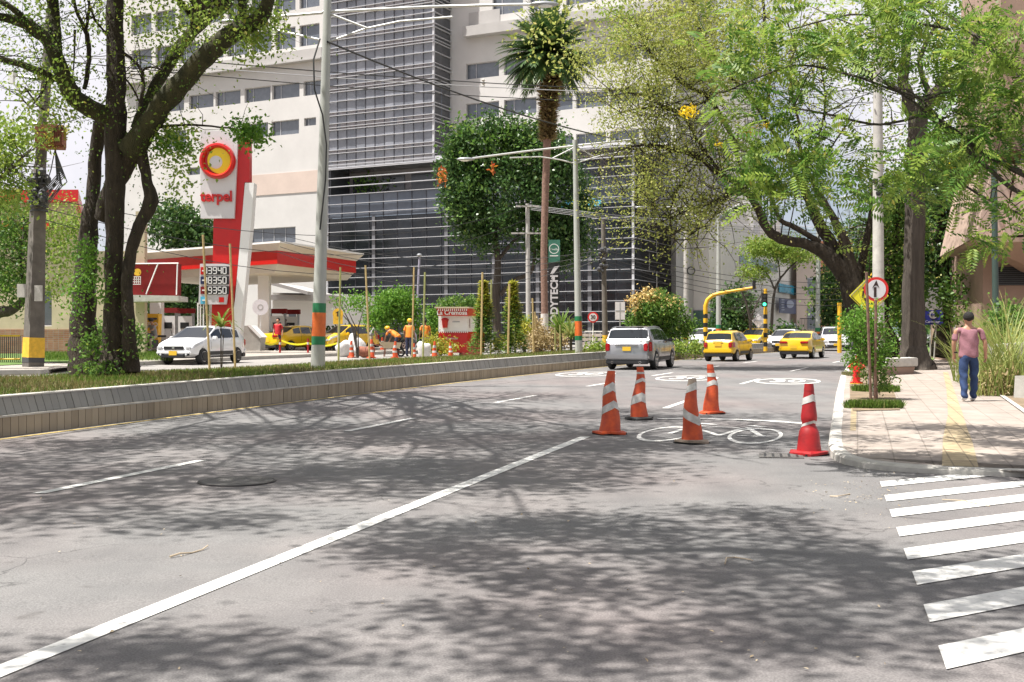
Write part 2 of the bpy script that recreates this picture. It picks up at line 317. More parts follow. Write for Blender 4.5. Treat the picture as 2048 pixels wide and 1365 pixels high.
b = B(); b.strip(K_, [p+Vector((0,0,.15)) for p in K_]); b.strip([p+Vector((0,0,.15)) for p in K_],[p+Vector((-.05,.18,.153)) for p in K_]); b.build('forecourt_kerb','concrete',kind='structure',fix=False)
# sidewalk on the right
kb = [(1735,704),(1722,712),(1708,724),(1694,740),(1681,762),(1672,800),(1665,850),(1659,888),(1657,903),(1660,913),(1670,922),(1690,930),(1725,937),(1770,942),(1830,946.5),(1900,950),(1980,953),(2100,956),(2400,963)]
Ko = [G(x,y) for x,y in kb]
def offset(pts, w):
    o = []
    for i,p in enumerate(pts):
        t = (pts[min(i+1,len(pts)-1)]-pts[max(i-1,0)]); t.z = 0; t.normalize(); o.append(p+Vector((-t.y,t.x,0))*w)
    return o
Ki = offset(Ko, .17)
up = Vector((0,0,.15))
def regz(pts, l): return [Vector((p.x,p.y,gz(p.y,l))) for p in pts]
def lv(Y): return .15 if Y >= 17 else .15-.021*(17-Y)      # the corner dips towards the crossing
def regv(pts, d=0.): return [Vector((p.x,p.y,gz(p.y,lv(p.y)+d))) for p in pts]
def split17(pts):
    o = []
    for p,q in zip(pts,pts[1:]):
        o.append(p)
        if (p.y-17)*(q.y-17) < 0: r = p.lerp(q,(17-p.y)/(q.y-p.y)); r.y = 17.; o.append(r)
    return o+[pts[-1]]
Ko = split17(Ko); Ki = split17(offset(Ko,.17))
Ki = offset(Ko,.17)
for p,q in zip(Ko,Ki):
    if p.y == 17.: q.y = 17.
b = B(); b.strip(regz(Ko,-.01), regv(Ko,-.02)); b.strip(regv(Ko,-.02), regv(offset(Ko,.03),.005)); b.strip(regv(offset(Ko,.03),.005), regv(Ki,.005)); b.build('kerb','kerb',kind='structure',fix=False)
swr = [(2450,960),(2200,935),(2048,824),(1990,783),(1950,757),(1925,735),(1915,716),(1912,704),(1896,698),(1886,706),(1862,724),(1838,741),(1800,742),(1775,735)]
far_ = split17([G(x,y,.15) for x,y in swr]); far2 = [p for p in Ki if p.y >= 17.]+[p for p in far_ if p.y >= 17.]; near2 = [p for p in Ki if p.y <= 17.]+[p for p in far_ if p.y <= 17.]
b = B(); fv = regv(far2); b.add(fv,[tuple(range(len(fv)))]); nv = regv(near2); b.add(nv,[tuple(range(len(nv)))]); b.build('sidewalk','paving',kind='structure',fix=False)
ta = [G(x,y,.12) for x,y in [(1884,925),(1885,900),(1886,880)]]+[G(1889,863,.15)]+[G(x,y,.15) for x,y in [(1896,830),(1893,780),(1886,745)]]
tb = [G(x,y,.12) for x,y in [(1957,927),(1950,902),(1943,880)]]+[G(1936,863,.15)]+[G(x,y,.15) for x,y in [(1926,830),(1908,780),(1896,745)]]
b = B(); b.strip(regv(ta,.008), regv(tb,.008)); b.build('tactile_paving','tactile',kind='structure',fix=False)
tc = [G(x,y,.15) for x,y in [(1700,862),(1702,828),(1703,790)]]; td = [G(x,y,.15) for x,y in [(1712,862),(1713,828),(1712,790)]]
b = B(); b.strip(regv(tc,.006), regv(td,.006)); b.build('paving_edge_strip','tactile',kind='structure',fix=False)
for nm,pts,m_ in (('planting_strip',[(1705,822),(1800,820),(1785,775),(1775,745),(1770,720),(1755,706),(1728,712),(1712,735),(1700,765),(1700,800)],'soil'),
               ('grass_verge',[(1800,741),(1838,740),(1862,723),(1886,706),(1896,699),(1890,690),(1780,692),(1745,700),(1765,720)],'lawn'),
               ('planting_bed',[(1926,735),(1951,757),(1992,783),(2050,824),(2300,1010),(2700,1010),(2300,700),(1960,690)],'soil')):
    b = B(); b.add(regz([G(x,y,.16) for x,y in pts],.163),[tuple(range(len(pts)))]); b.build(nm,m_,kind='structure',fix=False)
b = B(); b.strip(regz([G(x,y,.17) for x,y in [(1947,757),(1988,783),(2045,824),(2300,1006)]],.175), regz([G(x,y,.17) for x,y in [(1952,757),(1996,783),(2060,826),(2330,1006)]],.175)); b.build('bed_edging','kerb',kind='structure',fix=False)
# ---------------------------------------------------------------- painted markings
def ribbon(nm, d, y0, y1, w, m_='paint_white', lvl=.006, n=None):
    n = n or max(2,int((y1-y0)/2)+1); ys = np.linspace(y0,y1,n); b = B(); b.strip([road(d-w/2,y,lvl) for y in ys],[road(d+w/2,y,lvl) for y in ys]); return b.build(nm,m_,kind='structure',fix=False)
ribbon('solid_lane_line', -3.94, -6, 17.75, .15)
for a,c in ((24.0,26.6),(34.3,37.6),(44.2,48.3),(55,58),(66,69)): ribbon('dashed_lane_line', -3.9, a, c, .13)
for a,c in ((4.3,7.0),(11.7,14.6),(18.7,21.4),(25.8,28.5),(32.9,35.6),(40.1,42.8),(47.3,50),(54.5,57.2),(62,65)): ribbon('dashed_lane_line', -7.79, a, c, .13)
ribbon('yellow_edge_line', -12.1, -6, 100, .10, 'paint_yellow')
def gline(b, pts, w):                # flat painted stroke through pixel points, w in metres
    q = [G(x,y) for x,y in pts]; q = regz(q,.006)
    b.strip(offset(q,w/2), offset(q,-w/2))
def gell(b, cx, cy, ra, rl, wa, wl):
    c = G(cx,cy); o, i_ = [], []
    for k in range(41):
        a = 2*PI*k/40
        for L,(x,y) in ((o,(ra,rl)),(i_,(ra-wa,rl-wl))): p = c+ND*(x*math.cos(a))+UD*(y*math.sin(a)); p.z = gz(p.y,.006); L.append(p)
    b.strip(o, i_); return c
for cx,cy in ((1575,763),(1374,757),(1172,749)):
    b = B(); c = gell(b,cx,cy,.98,2.1,.11,.3); b.build('speed_marking_ring','paint_white',kind='structure',fix=False)
    o = text('speed_marking_number','30',1.15,'paint_white',None,(c.x,c.y,gz(c.y,.008)),(math.atan(SL),0,-PSI),0,1,.02); o.scale = (.95,2.3,1); o['kind'] = 'structure'
b = B(); gell(b,1333,868,.40,1.35,.055,.22); gell(b,1511,872,.40,1.35,.055,.22)
for pts in ([(1340,868),(1366,859),(1400,852)],[(1400,860),(1420,866),(1437,872)],[(1437,872),(1480,859),(1505,856)],[(1398,853),(1480,857)],[(1496,856),(1520,872),(1533,874)],[(1475,872),(1530,874)]): gline(b,pts,.09)
for pts in ([(1396,848),(1436,850)],[(1500,852),(1526,855)]): gline(b,pts,.2)
b.build('bicycle_marking','paint_white',kind='structure',fix=False)
b = B(); gline(b,[(1315,838),(1400,838),(1480,840),(1560,844),(1612,848)],.28); b.build('cycle_lane_line','paint_white',kind='structure',fix=False)
tops = [(1759.6,964.7),(1769,992),(1779,1020.9),(1792.6,1056.6),(1807.3,1099.2),(1824.3,1145),(1847,1211.5),(1876.4,1294.3)]
dC = Vector(((1650-1024)/F,1,0)).normalized(); dS = Vector(((4950-1024)/F,1,0)).normalized()
q = [G(*t_) for t_ in tops]; per = (q[0]-q[-1]).length/7
q += [q[-1]-dC*per, q[-1]-dC*per*2]
for p in q:
    b = B(); c4 = [p, p+dS*4.6, p+dS*4.6-dC*per*.45, p-dC*per*.45]; b.add(regz(c4,.007),[(0,1,2,3)]); b.build('crosswalk_stripe','paint_white',kind='structure',fix=False)
# ---------------------------------------------------------------- median retaining barrier
bt = thing('median_barrier','long low grey concrete barrier of upright boards between the asphalt road and the grass median','barrier',road(-12.4,18))
o0 = bt.location
lo_, up_ = B().use('board_low'), B().use('board_up')
y = -6.
while y < 118:
    st = .177; t = (road(-12.4,y+.5)-road(-12.4,y)).normalized(); nn = Vector((t.y,-t.x,0)).normalized(); dy = st*t.y
    p0 = road(-12.4,y); p1 = p0+t*(st-.012); h = 1.
    j = random.uniform(-.005,.005); j2 = random.uniform(-.006,.006); zz = Vector((0,0,1)); dz = random.uniform(-.006,.006)
    a = [p0+nn*(.04+j), p1+nn*(.04+j), p1-nn*.14, p0-nn*.14]; lo_.add(a+[v+zz*(.315+dz) for v in a], [(4,5,6,7),(0,1,5,4),(1,2,6,5),(3,0,4,7)])
    sh = -t*.035
    a = [p0+nn*(-.015+j2)+zz*.3, p1+nn*(-.015+j2)+zz*.3]; bq = [a[0]-nn*.075+zz*(.30+dz)+sh, a[1]-nn*.075+zz*(.30+dz)+sh]
    c2_ = [v-nn*.12 for v in bq]; up_.add(a+bq+c2_, [(0,1,3,2),(2,3,5,4),(0,2,4),(1,5,3)])
    y += dy
lo_.build('lower_course',parent=bt,origin=o0,fix=False); up_.build('upper_course',parent=bt,origin=o0,fix=False)
b = B().use('dark_gap'); yy = np.linspace(-6,118,60)
L = [road(-12.43,y) for y in yy]; b.strip(L,[p+Vector((0,0,.3)) for p in L]); L2 = [road(-12.51,y) for y in yy]; b.strip([p+Vector((0,0,.28)) for p in L2],[road(-12.55,y,.56) for y in yy]); b.build('joint_filler',parent=bt,origin=o0,fix=False)
b = B().use('kerb'); b.strip([road(-12.352,y,.318) for y in yy],[road(-12.47,y,.318) for y in yy]); b.strip([road(-12.352,y,.318) for y in yy],[road(-12.352,y,.29) for y in yy]); b.strip([road(-12.475,y,.608) for y in yy],[road(-12.66,y,.612) for y in yy]); b.strip([road(-12.475,y,.608) for y in yy],[road(-12.475,y,.585) for y in yy])
b.build('coping',parent=bt,origin=o0,fix=False)
# ================================================================ clinic building
mat('beige_wall', (.545,.53,.51), .85, .6, .05, .05); mat('pink_wall', (.55,.45,.39), .85, .8, .06); mat('grey_wall', (.40,.385,.37), .85, .6, .07)
mat('fin', (.50,.50,.52), .4, 3., .05); mat('spandrel', (.27,.255,.265), .5, 1., .1); mat('mullion', (.05,.05,.06), .5, 0, 0)
islmat('glass_tower', (.08,.085,.10), (.27,.278,.305), .12, .9); islmat('glass_podium', (.006,.007,.008), (.035,.040,.047), .13, .5); islmat('glass_side', (.03,.033,.04),(.09,.093,.10), .15, .7)  # sky and dark tree reflections are put into the tower and podium pane colours
islmat('glass_band', (.05,.06,.078), (.11,.125,.155), .15, .6); islmat('window_glass', (.025,.03,.04), (.17,.19,.22), .1, 1.); mat('green_glass',(.10,.17,.15),.25,2,.2)
E_, G_ = Vector((-.8946,.447,0)), Vector((.447,.8946,0)); C0 = Vector((9.47,92,0))
def ft(px, s=0.): k = (px-1024)/F; return (C0.x+.447*s-k*(C0.y+.8946*s))/(.8946+.447*k)
def fz(px, py, s=0.): Yp = C0.y+.8946*s+.447*ft(px,s); return CH-(py-HZ)/F*Yp
def fp(t, z, s=0.): p = C0+E_*t+G_*s; p.z = z; return p
def fbox(b, t0, t1, z0, z1, s0, s1):
    v = [fp(t,z,s) for z in (z0,z1) for t,s in ((t0,s0),(t1,s0),(t1,s1),(t0,s1))]
    b.add(v, [(3,2,1,0),(4,5,6,7),(0,1,5,4),(1,2,6,5),(2,3,7,6),(3,0,4,7)])
def wallwin(b, t0, t1, z0, z1, s, wins, dep=.3, pf=fp):
    """front face of a wall with real openings and their reveals"""
    ts = sorted({t0,t1}|{w_[i] for w_ in wins for i in (0,1)}); zs = sorted({z0,z1}|{w_[i] for w_ in wins for i in (2,3)})
    for i in range(len(ts)-1):
        for j in range(len(zs)-1):
            tm, zm = (ts[i]+ts[i+1])/2, (zs[j]+zs[j+1])/2
            if any(w_[0]<tm<w_[1] and w_[2]<zm<w_[3] for w_ in wins): continue
            b.add([pf(ts[i],zs[j],s),pf(ts[i+1],zs[j],s),pf(ts[i+1],zs[j+1],s),pf(ts[i],zs[j+1],s)],[(0,1,2,3)])
    for a0,a1,c0,c1 in wins:
        for (ta,za,tb,zb) in ((a0,c0,a1,c0),(a1,c0,a1,c1),(a1,c1,a0,c1),(a0,c1,a0,c0)):
            b.add([pf(ta,za,s),pf(tb,zb,s),pf(tb,zb,s+dep),pf(ta,za,s+dep)],[(0,1,2,3)])
def windowpart(par, o0, t0, t1, z0, z1, s, pf=fp, nm='window', nmul=1, glass='window_glass'):
    b = B().use(glass); k = nmul+1; ts = [t0+(t1-t0)*i/k for i in range(k+1)]
    if nmul == 1: ts = [t0, t0+(t1-t0)*.72, t1]
    for i in range(len(ts)-1): b.add([pf(ts[i],z0,s),pf(ts[i+1],z0,s),pf(ts[i+1],z1,s),pf(ts[i],z1,s)],[(0,1,2,3)])
    b.use('fin'); f_ = .05
    for a0,a1,c0,c1 in [(t0,t1,z0,z0+f_),(t0,t1,z1-f_,z1)]+[(t-f_/2,t+f_/2,z0+f_,z1-f_) for t in ts[1:-1]]:
        b.add([pf(a0,c0,s-.05),pf(a1,c0,s-.05),pf(a1,c1,s-.05),pf(a0,c1,s-.05)],[(0,1,2,3)])
    return b.build(nm,parent=par,origin=o0,fix=False)
bd = thing('clinic_building','tall beige clinic with a dark glass corner tower ruled by white fins','building',fp(10,1.4,6)); o0 = bd.location
TL, TT = ft(657), ft(867)            # glass tower from TT to TL
ZT = 46.
# left beige wing
z1a,z1b = fz(570,197),fz(570,168); z2a,z2b = fz(570,270),fz(570,241)
r1 = [(544,599),(489,541),(431,481),(378,427),(325,368),(272,315),(607,650)]; r2 = [(543,598),(608,632),(490,536),(330,372),(380,400)]
wins = [(ft(b_),ft(a_),z1a,z1b) for a_,b_ in r1]+[(ft(b_),ft(a_),z2a if a_!=608 else z2a+.6,z2b) for a_,b_ in r2[:3]]
wins += [(ft(400),ft(376),fz(390,350),fz(390,335)),(ft(372),ft(330),fz(350,295),fz(350,262)),(ft(591),ft(500),fz(545,488),fz(545,456))]
zz0 = fz(570,98)
for k in range(3):
    for i in range(8):
        a_ = 640-48*i; wins.append((ft(a_-1),ft(a_-41),zz0+k*3.4,zz0+k*3.4+1.9))
wins = [tuple(w_) for w_ in wins]
b = B().use('beige_wall'); TE = ft(243); wins = [w_ for w_ in wins if w_[1]<TE-.3]
wallwin(b, TL+.35, TE, 0, ZT, .0, wins)
b.add([fp(TE,0,0),fp(TE,ZT,0),fp(TE,ZT,30),fp(TE,0,30)],[(0,1,2,3)]); b.add([fp(TL,ZT,0),fp(TE,ZT,0),fp(TE,ZT,30),fp(TL,ZT,30)],[(0,1,2,3)])
b.build('left_wall',parent=bd,origin=o0,fix=False)
for w_ in wins: windowpart(bd,o0,*w_,.28, nmul=3 if w_[1]-w_[0]>4 else 1)
b = B().use('fin'); fbox(b,TL,TL+.35,0,ZT,-.15,.6); b.build('corner_trim',parent=bd,origin=o0)
b = B().use('pink_wall'); fbox(b,TL+.4,ft(500),fz(570,388),fz(570,346),-.06,-.003); b.build('pink_band',parent=bd,origin=o0)
b = B().use('grey_wall'); fbox(b,TL+.4,TE-.3,fz(570,128),fz(570,108),-.5,-.002); fbox(b,TL+.4,TE-.3,fz(570,128)-.12,fz(570,128)-.003,-.7,-.002)
b.build('ledge',parent=bd,origin=o0)
# glass fronts
def panes(b, t0, t1, z0, z1, s, nt_, zs=None, jit=.004, face='t', hz=3.35):
    ts = np.linspace(t0,t1,nt_+1); z = z0
    while z < z1-.05:
        zn = min(z+hz,z1)
        for i in range(nt_):
            j = [random.uniform(-jit,jit)*6 for _ in range(4)]
            q = ((ts[i],z),(ts[i+1],z),(ts[i+1],zn),(ts[i],zn))
            b.add([fp(t_,z_,s+jj) if face=='t' else fp(s-jj,z_,t_) for (t_,z_),jj in zip(q,j)],[(0,1,2,3)])
        z = zn
ZP = fz(867,322)
zp_mid = fz(760,386)
b = B().use('glass_tower'); panes(b,TT,TL,ZP,ZT,0,11); b.build('tower_glazing',parent=bd,origin=o0,fix=False)
b = B().use('glass_side'); panes(b,0,2.84,ZP,ZT,TT,2,face='s'); b.build('tower_side_glazing',parent=bd,origin=o0,fix=False)  # darker than the front panes, the side's shade put into the colour
zd = fz(760,432)
b = B().use('glass_band'); panes(b,0,TL,zd,zp_mid,0,20,hz=3); b.build('upper_podium_glazing',parent=bd,origin=o0,fix=False)
b = B().use('glass_podium'); panes(b,0,TL,0,zd,0,20,hz=2.6); b.build('podium_glazing',parent=bd,origin=o0,fix=False)
b = B().use('glass_podium'); panes(b,0,9.,0,ZP,0,5,face='s',hz=2.6); b.build('podium_side_glazing',parent=bd,origin=o0,fix=False)
b = B().use('spandrel'); fbox(b,0,TL,zp_mid,zp_mid+.05,0,3); fbox(b,0,TL,zp_mid,ZP,3,3.2); b.use('glass_side'); 
for i in range(9): fbox(b,1+i*3.1,3.4+i*3.1,zp_mid+.4,ZP-.5,2.9,2.98)
fbox(b,TT+.05,TL,ZP-.02,ZP+.3,.03,3.3); fbox(b,TL-.2,TL-.003,zp_mid,ZP,.03,3.3)
b.build('terrace_recess',parent=bd,origin=o0)
b = B().use('mullion')
for t_ in np.linspace(TT,TL,12)[1:-1]: fbox(b,t_-.03,t_+.03,ZP,ZT,-.05,-.005)
for t_ in np.linspace(0,TL,21)[1:-1]: fbox(b,t_-.025,t_+.025,0,zp_mid,-.05,-.005)
b.build('mullions',parent=bd,origin=o0)
mat('dark_steel',(.13,.13,.14),.5,2,.1)
for px in (748,893,988,1076,1180): b = B().use('dark_steel'); fbox(b,ft(px)-.16,ft(px)+.16,0,zd,-.09,-.051); b.build('facade_column',parent=bd,origin=o0)
b = B().use('fin'); px2m = 1/23.6; zc = fz(867,24.6)
offs = [0,22.5,29.5,46,54,59.5]
for k in range(-2,5):
    for o_ in offs:
        z = zc-(o_+79*k)*px2m
        if ZP < z < ZT:
            fbox(b,TT-.12,TL,z-.021,z+.021,-.20,-.02); fbox(b,TT-.20,TT-.02,z-.021,z+.021,-.02,2.8)
fbox(b,TT-.1,TT+.06,ZP,ZT,-.1,.06)
b.build('tower_fins',parent=bd,origin=o0)
b = B().use('spandrel')
for k in range(-2,5):
    za = zc-(22.5+79*k)*px2m; zb = zc-(29.5+79*k)*px2m; zc_ = zc-(46+79*k)*px2m; zd_ = zc-(59.5+79*k)*px2m
    for u,v in ((zb,za),(zd_,zc_)):
        if u > ZP and v < ZT: fbox(b,TT+.02,TL,u,v,-.012,-.006)
b.build('tower_spandrels',parent=bd,origin=o0)
b = B().use('fin'); z = fz(657,392.7); i = 0
while z > .9:
    fbox(b,-.12,TL,z-.019,z+.019,-.22,-.06); fbox(b,-.22,-.02,z-.019,z+.019,-.06,8.9); z -= .815
for z in (zp_mid+.75,zp_mid+1.5,zp_mid+2.3,ZP): fbox(b,-.12,TL,z-.03,z+.03,-.3,-.05)
fbox(b,-.1,TL,ZP+.001,ZP+.4,-.05,.1); fbox(b,-.1,.1,0,ZP,-.1,-.052)
b.build('podium_fins',parent=bd,origin=o0)
b = B().use('grey_wall'); b.add([fp(0,ZP,0),fp(TT,ZP,0),fp(TT,ZP,12),fp(0,ZP,12)],[(0,1,2,3)]); b.build('podium_roof',parent=bd,origin=o0,fix=False)
# right beige wing, set back behind the tower
s2 = 2.84; wins = []
for zt in (125,205,285):
    za, zb = fz(965,zt+31,s2), fz(965,zt,s2)
    for a_,b_ in ((932,998),(1008,1073),(1080,1145),(1152,1212),(1220,1278),(1286,1340),(1348,1400)): wins.append((ft(b_,s2),ft(a_,s2),za,zb))
for a_,b_ in ((985,1046),(1060,1120),(1132,1190),(1202,1262)): wins.append((ft(b_,s2),ft(a_,s2),fz(985,32,s2),fz(985,-30,s2)))
b = B().use('beige_wall'); t9 = ft(1352,s2); wins = [w_ for w_ in wins if w_[0]>t9+.2]; wallwin(b,t9,TT,ZP-.3,ZT,s2,wins)
b.use('grey_wall'); b.add([fp(t9,0,s2),fp(t9,ZT,s2),fp(t9,ZT,14),fp(t9,0,14)],[(0,1,2,3)]); b.build('right_wall',parent=bd,origin=o0,fix=False)  # end wall of the wing greyed, its shade put into the wall colour
for w_ in wins: windowpart(bd,o0,*w_,s2+.28)
b = B().use('grey_wall'); fbox(b,t9,ft(935,s2),fz(985,72,s2),fz(985,52,s2),s2-.9,s2-.002); fbox(b,ft(1000,s2),ft(938,s2),fz(985,50,s2),fz(985,20,s2),s2-.05,s2-.002); b.build('balcony_ledge',parent=bd,origin=o0)
text('clinic_lettering','clinica cbs',.95,mat('sky_blue',(.10,.45,.65),.4,0,0),bd,Vector(fp(ft(1166),fz(1166,408),-.4))-o0,(R(90),0,math.atan2(-.447,.8946)),.05,.9,.02)
# grey concrete block farther back
def pxwall(b, pts, zt, zb=None):     # upright faces through (px, depth) points
    q = [Vector(((px-1024)/F*Y,Y,0)) for px,Y in pts]
    for a,c in zip(q,q[1:]):
        b.add([(a.x,a.y,gz(a.y) if zb is None else zb),(c.x,c.y,gz(c.y) if zb is None else zb),(c.x,c.y,zt),(a.x,a.y,zt)],[(0,1,2,3)])
    return q
def simple_building(name,label,pts,zt,m_,rows=(),cat='building',band='window_glass'):
    q0 = Vector(((pts[0][0]-1024)/F*pts[0][1],pts[0][1],gz(pts[0][1]))); t_ = thing(name,label,cat,q0)
    b = B().use(m_); q = pxwall(b,pts,zt); n = len(q); b.add([(p.x,p.y,zt) for p in q],[tuple(range(n))]); b.build('wall',parent=t_,origin=q0,fix=False)
    c_ = sum(q,Vector())/n
    for (i,u0,u1,za,zb) in rows:
        a,c = q[i],q[i+1]; d = (c-a).normalized(); nn = Vector((d.y,-d.x,0)); nn = nn if nn.dot(-a)>0 else -nn
        p0,p1 = a.lerp(c,u0),a.lerp(c,u1)
        b = B().use('grey_metal'); f_=.07
        b.prism([(p0+nn*.02)+Vector((0,0,za-f_)),(p1+nn*.02)+Vector((0,0,za-f_)),(p1+nn*.02)+Vector((0,0,zb+f_)),(p0+nn*.02)+Vector((0,0,zb+f_))], nn*.06)
        b.use(band); k = max(1,int((p1-p0).length/1.6))
        for j in range(k):
            u,v = p0.lerp(p1,(j+.04)/k),p0.lerp(p1,(j+.96)/k); b.add([u+nn*.085+Vector((0,0,za)),v+nn*.085+Vector((0,0,za)),v+nn*.085+Vector((0,0,zb)),u+nn*.085+Vector((0,0,zb))],[(0,1,2,3)])
        b.build('window',parent=t_,origin=q0,fix=False)
    return t_
mat('pale_block',(.52,.505,.49),.85,.6,.07)
simple_building('concrete_block','hazy grey concrete block rising behind the leaning tree and the glass podium',[(1262,118),(1392,118),(1392,124),(1505,124),(1520,150)],30,'pale_block',
    [(0,.05,.95,z,z+1.5) for z in (13,16.6,20.2,23.8)]+[(2,.05,.6,z,z+1.4) for z in (14,18,22)])
mat('cream_wall',(.70,.66,.61),.85,.6,.05)
sb = simple_building('cream_building','low cream building with curved corner and a blue window right of the glass podium',
    [(1342,100.5),(1385,97.5),(1418,96.5),(1445,97.5),(1475,101),(1600,125),(1602,140)],12.0,'cream_wall',
    [(4,.02,.58,8.9,9.6),(1,0.05,.95,2.1,4.6),(2,.05,.95,2.1,4.6),(3,.05,.9,2.1,4.6),(0,.1,.95,2.1,4.6)],band='green_glass')
q0 = sb.location
mat('blue_glass',(.03,.28,.42),.2,3,.3); mat('navy',(.02,.03,.09),.4,3,.1); mat('pale_blue',(.5,.52,.65),.5,0,0)
def cardpx(name, par, px0, py0, px1, py1, Y0, Y1, m_, o_=None, th=.06, **kw):
    p = [P(px0,py1,Y0),P(px1,py1+(0),Y1),P(px1,py0,Y1),P(px0,py0,Y0)]; p[1].z = p[0].z; p[2].z = p[3].z
    n_ = (p[1]-p[0]).cross(p[3]-p[0]).normalized(); b = B().use(m_); b.prism(p, -n_*th if n_.y<0 else n_*th); return b.build(name,parent=par,origin=o_ if o_ is not None else (par.location if par else None),**kw)
cardpx('blue_window',sb,1559,567,1592,585,115,121,'blue_glass')
t_ = thing('advertising_panel','dark blue poster panel with a pale round emblem on the cream building wall','poster',P(1575,625,114)); cardpx('panel',t_,1559,596,1592,626,114,119,'navy')
b = B().use('pale_blue'); c_ = P(1580,609,116.2); b.lathe([(0.01,-.03),(.38,-.03),(.38,.03),(.01,.03)],c_,24,'Y'); b.build('emblem',parent=t_,origin=t_.location)
b = B().use('pale_blue')
for k in range(5): b.box(P(1564,600+k*5,114.6),(.45,.04,.1))
b.build('text_lines',parent=t_,origin=t_.location)
simple_building('pink_building','narrow pinkish tower wall at the far end of the street behind the striped lamp post',[(1593,120),(1640,121),(1642,150)],11.5,'pink_wall',[(0,.45,.8,3.5,5.6),(0,.45,.8,7,8.6)])
mat('brick_orange',(.50,.22,.12),.85,3,.15)
simple_building('orange_building','distant orange brick apartment building between the tree branches',[(1640,160),(1705,162),(1708,190)],16,'brick_orange',[(0,.1,.3,6,7.6),(0,.5,.7,6,7.6),(0,.1,.3,10,11.6),(0,.5,.7,10,11.6)])
simple_building('white_tower','pale distant tower seen hazily between the leaning trunks',[(1440,190),(1560,190),(1562,220)],22,'grey_wall',[(0,.1,.9,z,z+1.2) for z in (15,18)])
# brown building on the right
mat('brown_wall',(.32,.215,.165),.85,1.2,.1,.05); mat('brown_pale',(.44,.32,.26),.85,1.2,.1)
t_ = thing('brown_building','pinkish brown concrete building with an overhanging angular storey at the right edge','building',base(1975,44)); q0 = t_.location
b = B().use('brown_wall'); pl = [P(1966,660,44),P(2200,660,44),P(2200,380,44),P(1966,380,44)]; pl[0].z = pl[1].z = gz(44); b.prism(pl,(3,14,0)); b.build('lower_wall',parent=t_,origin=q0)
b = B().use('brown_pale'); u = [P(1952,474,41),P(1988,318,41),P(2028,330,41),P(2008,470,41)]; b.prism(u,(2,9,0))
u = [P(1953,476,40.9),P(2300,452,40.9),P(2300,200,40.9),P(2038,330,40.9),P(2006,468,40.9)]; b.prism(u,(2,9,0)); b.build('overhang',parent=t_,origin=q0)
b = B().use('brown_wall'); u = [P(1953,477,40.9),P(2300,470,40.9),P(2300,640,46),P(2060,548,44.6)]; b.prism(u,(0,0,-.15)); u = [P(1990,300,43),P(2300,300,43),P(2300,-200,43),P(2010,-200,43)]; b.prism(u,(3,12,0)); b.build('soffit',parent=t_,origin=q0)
b = B().use('dark_metal')
for k in range(9): b.box(P(2090,537+k*4,43.9),(3.6,.1,.035))
b.use('black').box(P(2090,553,43.97),(3.7,.04,.68)); b.build('louvre',parent=t_,origin=q0)
b = B().use('black'); b.prism([P(2046,280,42.8),P(2300,280,42.8),P(2300,350,40.85),P(2040,345,40.85)],(0,.04,.02)); b.build('dark_opening',parent=t_,origin=q0)
# ================================================================ shop on the left
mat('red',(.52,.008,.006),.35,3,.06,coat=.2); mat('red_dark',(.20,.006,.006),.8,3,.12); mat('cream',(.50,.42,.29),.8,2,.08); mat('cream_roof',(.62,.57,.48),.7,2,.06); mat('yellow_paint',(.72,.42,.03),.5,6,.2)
t_ = thing('shop_building','cream two storey shop with brick base and red roof edging behind the big old tree','building',base(180,56,.4)); q0 = t_.location
Ysh = 56
def rect(px0,py0,px1,py1,Y,Y1=None): Y1 = Y1 or Y; p = [P(px0,py1,Y),P(px1,py1,Y1),P(px1,py0,Y1),P(px0,py0,Y)]; p[1].z,p[2].z = p[0].z,p[3].z; return p
zg = gz(56,.4)
def shopf(t,z,s): p0 = P(290,0,56); return Vector((p0.x-t-.33*s, 56+s+.05*t, z))
SW = lambda px: (P(290,0,56).x-(px-1024)/F*57)
ww = [(SW(116),SW(72),zg+1.3,zg+3.0),(SW(205),SW(178),zg+.9,zg+3.4)]
b = B().use('cream'); wallwin(b,0,30,zg+1.15,6.2,0,[(a_,b_,max(c_,zg+1.2),d_) for a_,b_,c_,d_ in ww],pf=shopf); b.add([shopf(0,zg,0),shopf(0,6.2,0),shopf(0,6.2,12),shopf(0,zg,12)],[(0,1,2,3)]); b.add([shopf(0,6.2,0),shopf(3.4,6.2,0),shopf(3.4,6.2,12),shopf(0,6.2,12)],[(0,1,2,3)]); b.add([shopf(3.4,6.2,0),shopf(30,6.2,0),shopf(30,8.6,0),shopf(3.4,8.6,0)],[(0,1,2,3)]); b.add([shopf(3.4,6.2,0),shopf(3.4,8.6,0),shopf(3.4,8.6,12),shopf(3.4,6.2,12)],[(0,1,2,3)])
b.build('wall',parent=t_,origin=q0,fix=False)
for w_ in ww: windowpart(t_,q0,w_[0],w_[1],max(w_[2],zg+1.2),w_[3],.25,pf=shopf)
b = B().use('brick'); m_ = M['brick'].node_tree.nodes['Mapping']; m_.inputs['Rotation'].default_value = (R(90),0,0)
b.add([shopf(0,zg-.2,-.04),shopf(30,zg-.2,-.04),shopf(30,zg+1.15,-.04),shopf(0,zg+1.15,-.04)],[(0,1,2,3)]); b.add([shopf(0,zg+1.15,-.04),shopf(30,zg+1.15,-.04),shopf(30,zg+1.15,.1),shopf(0,zg+1.15,.1)],[(0,1,2,3)]); b.build('brick_base',parent=t_,origin=q0,fix=False)
b = B().use('red'); v = [shopf(t,z,s) for z in (8.5,9.05) for t,s in ((3.2,-.6),(31,-.6),(31,12),(3.2,12))]; b.add(v,[(3,2,1,0),(4,5,6,7),(0,1,5,4),(1,2,6,5),(2,3,7,6),(3,0,4,7)])
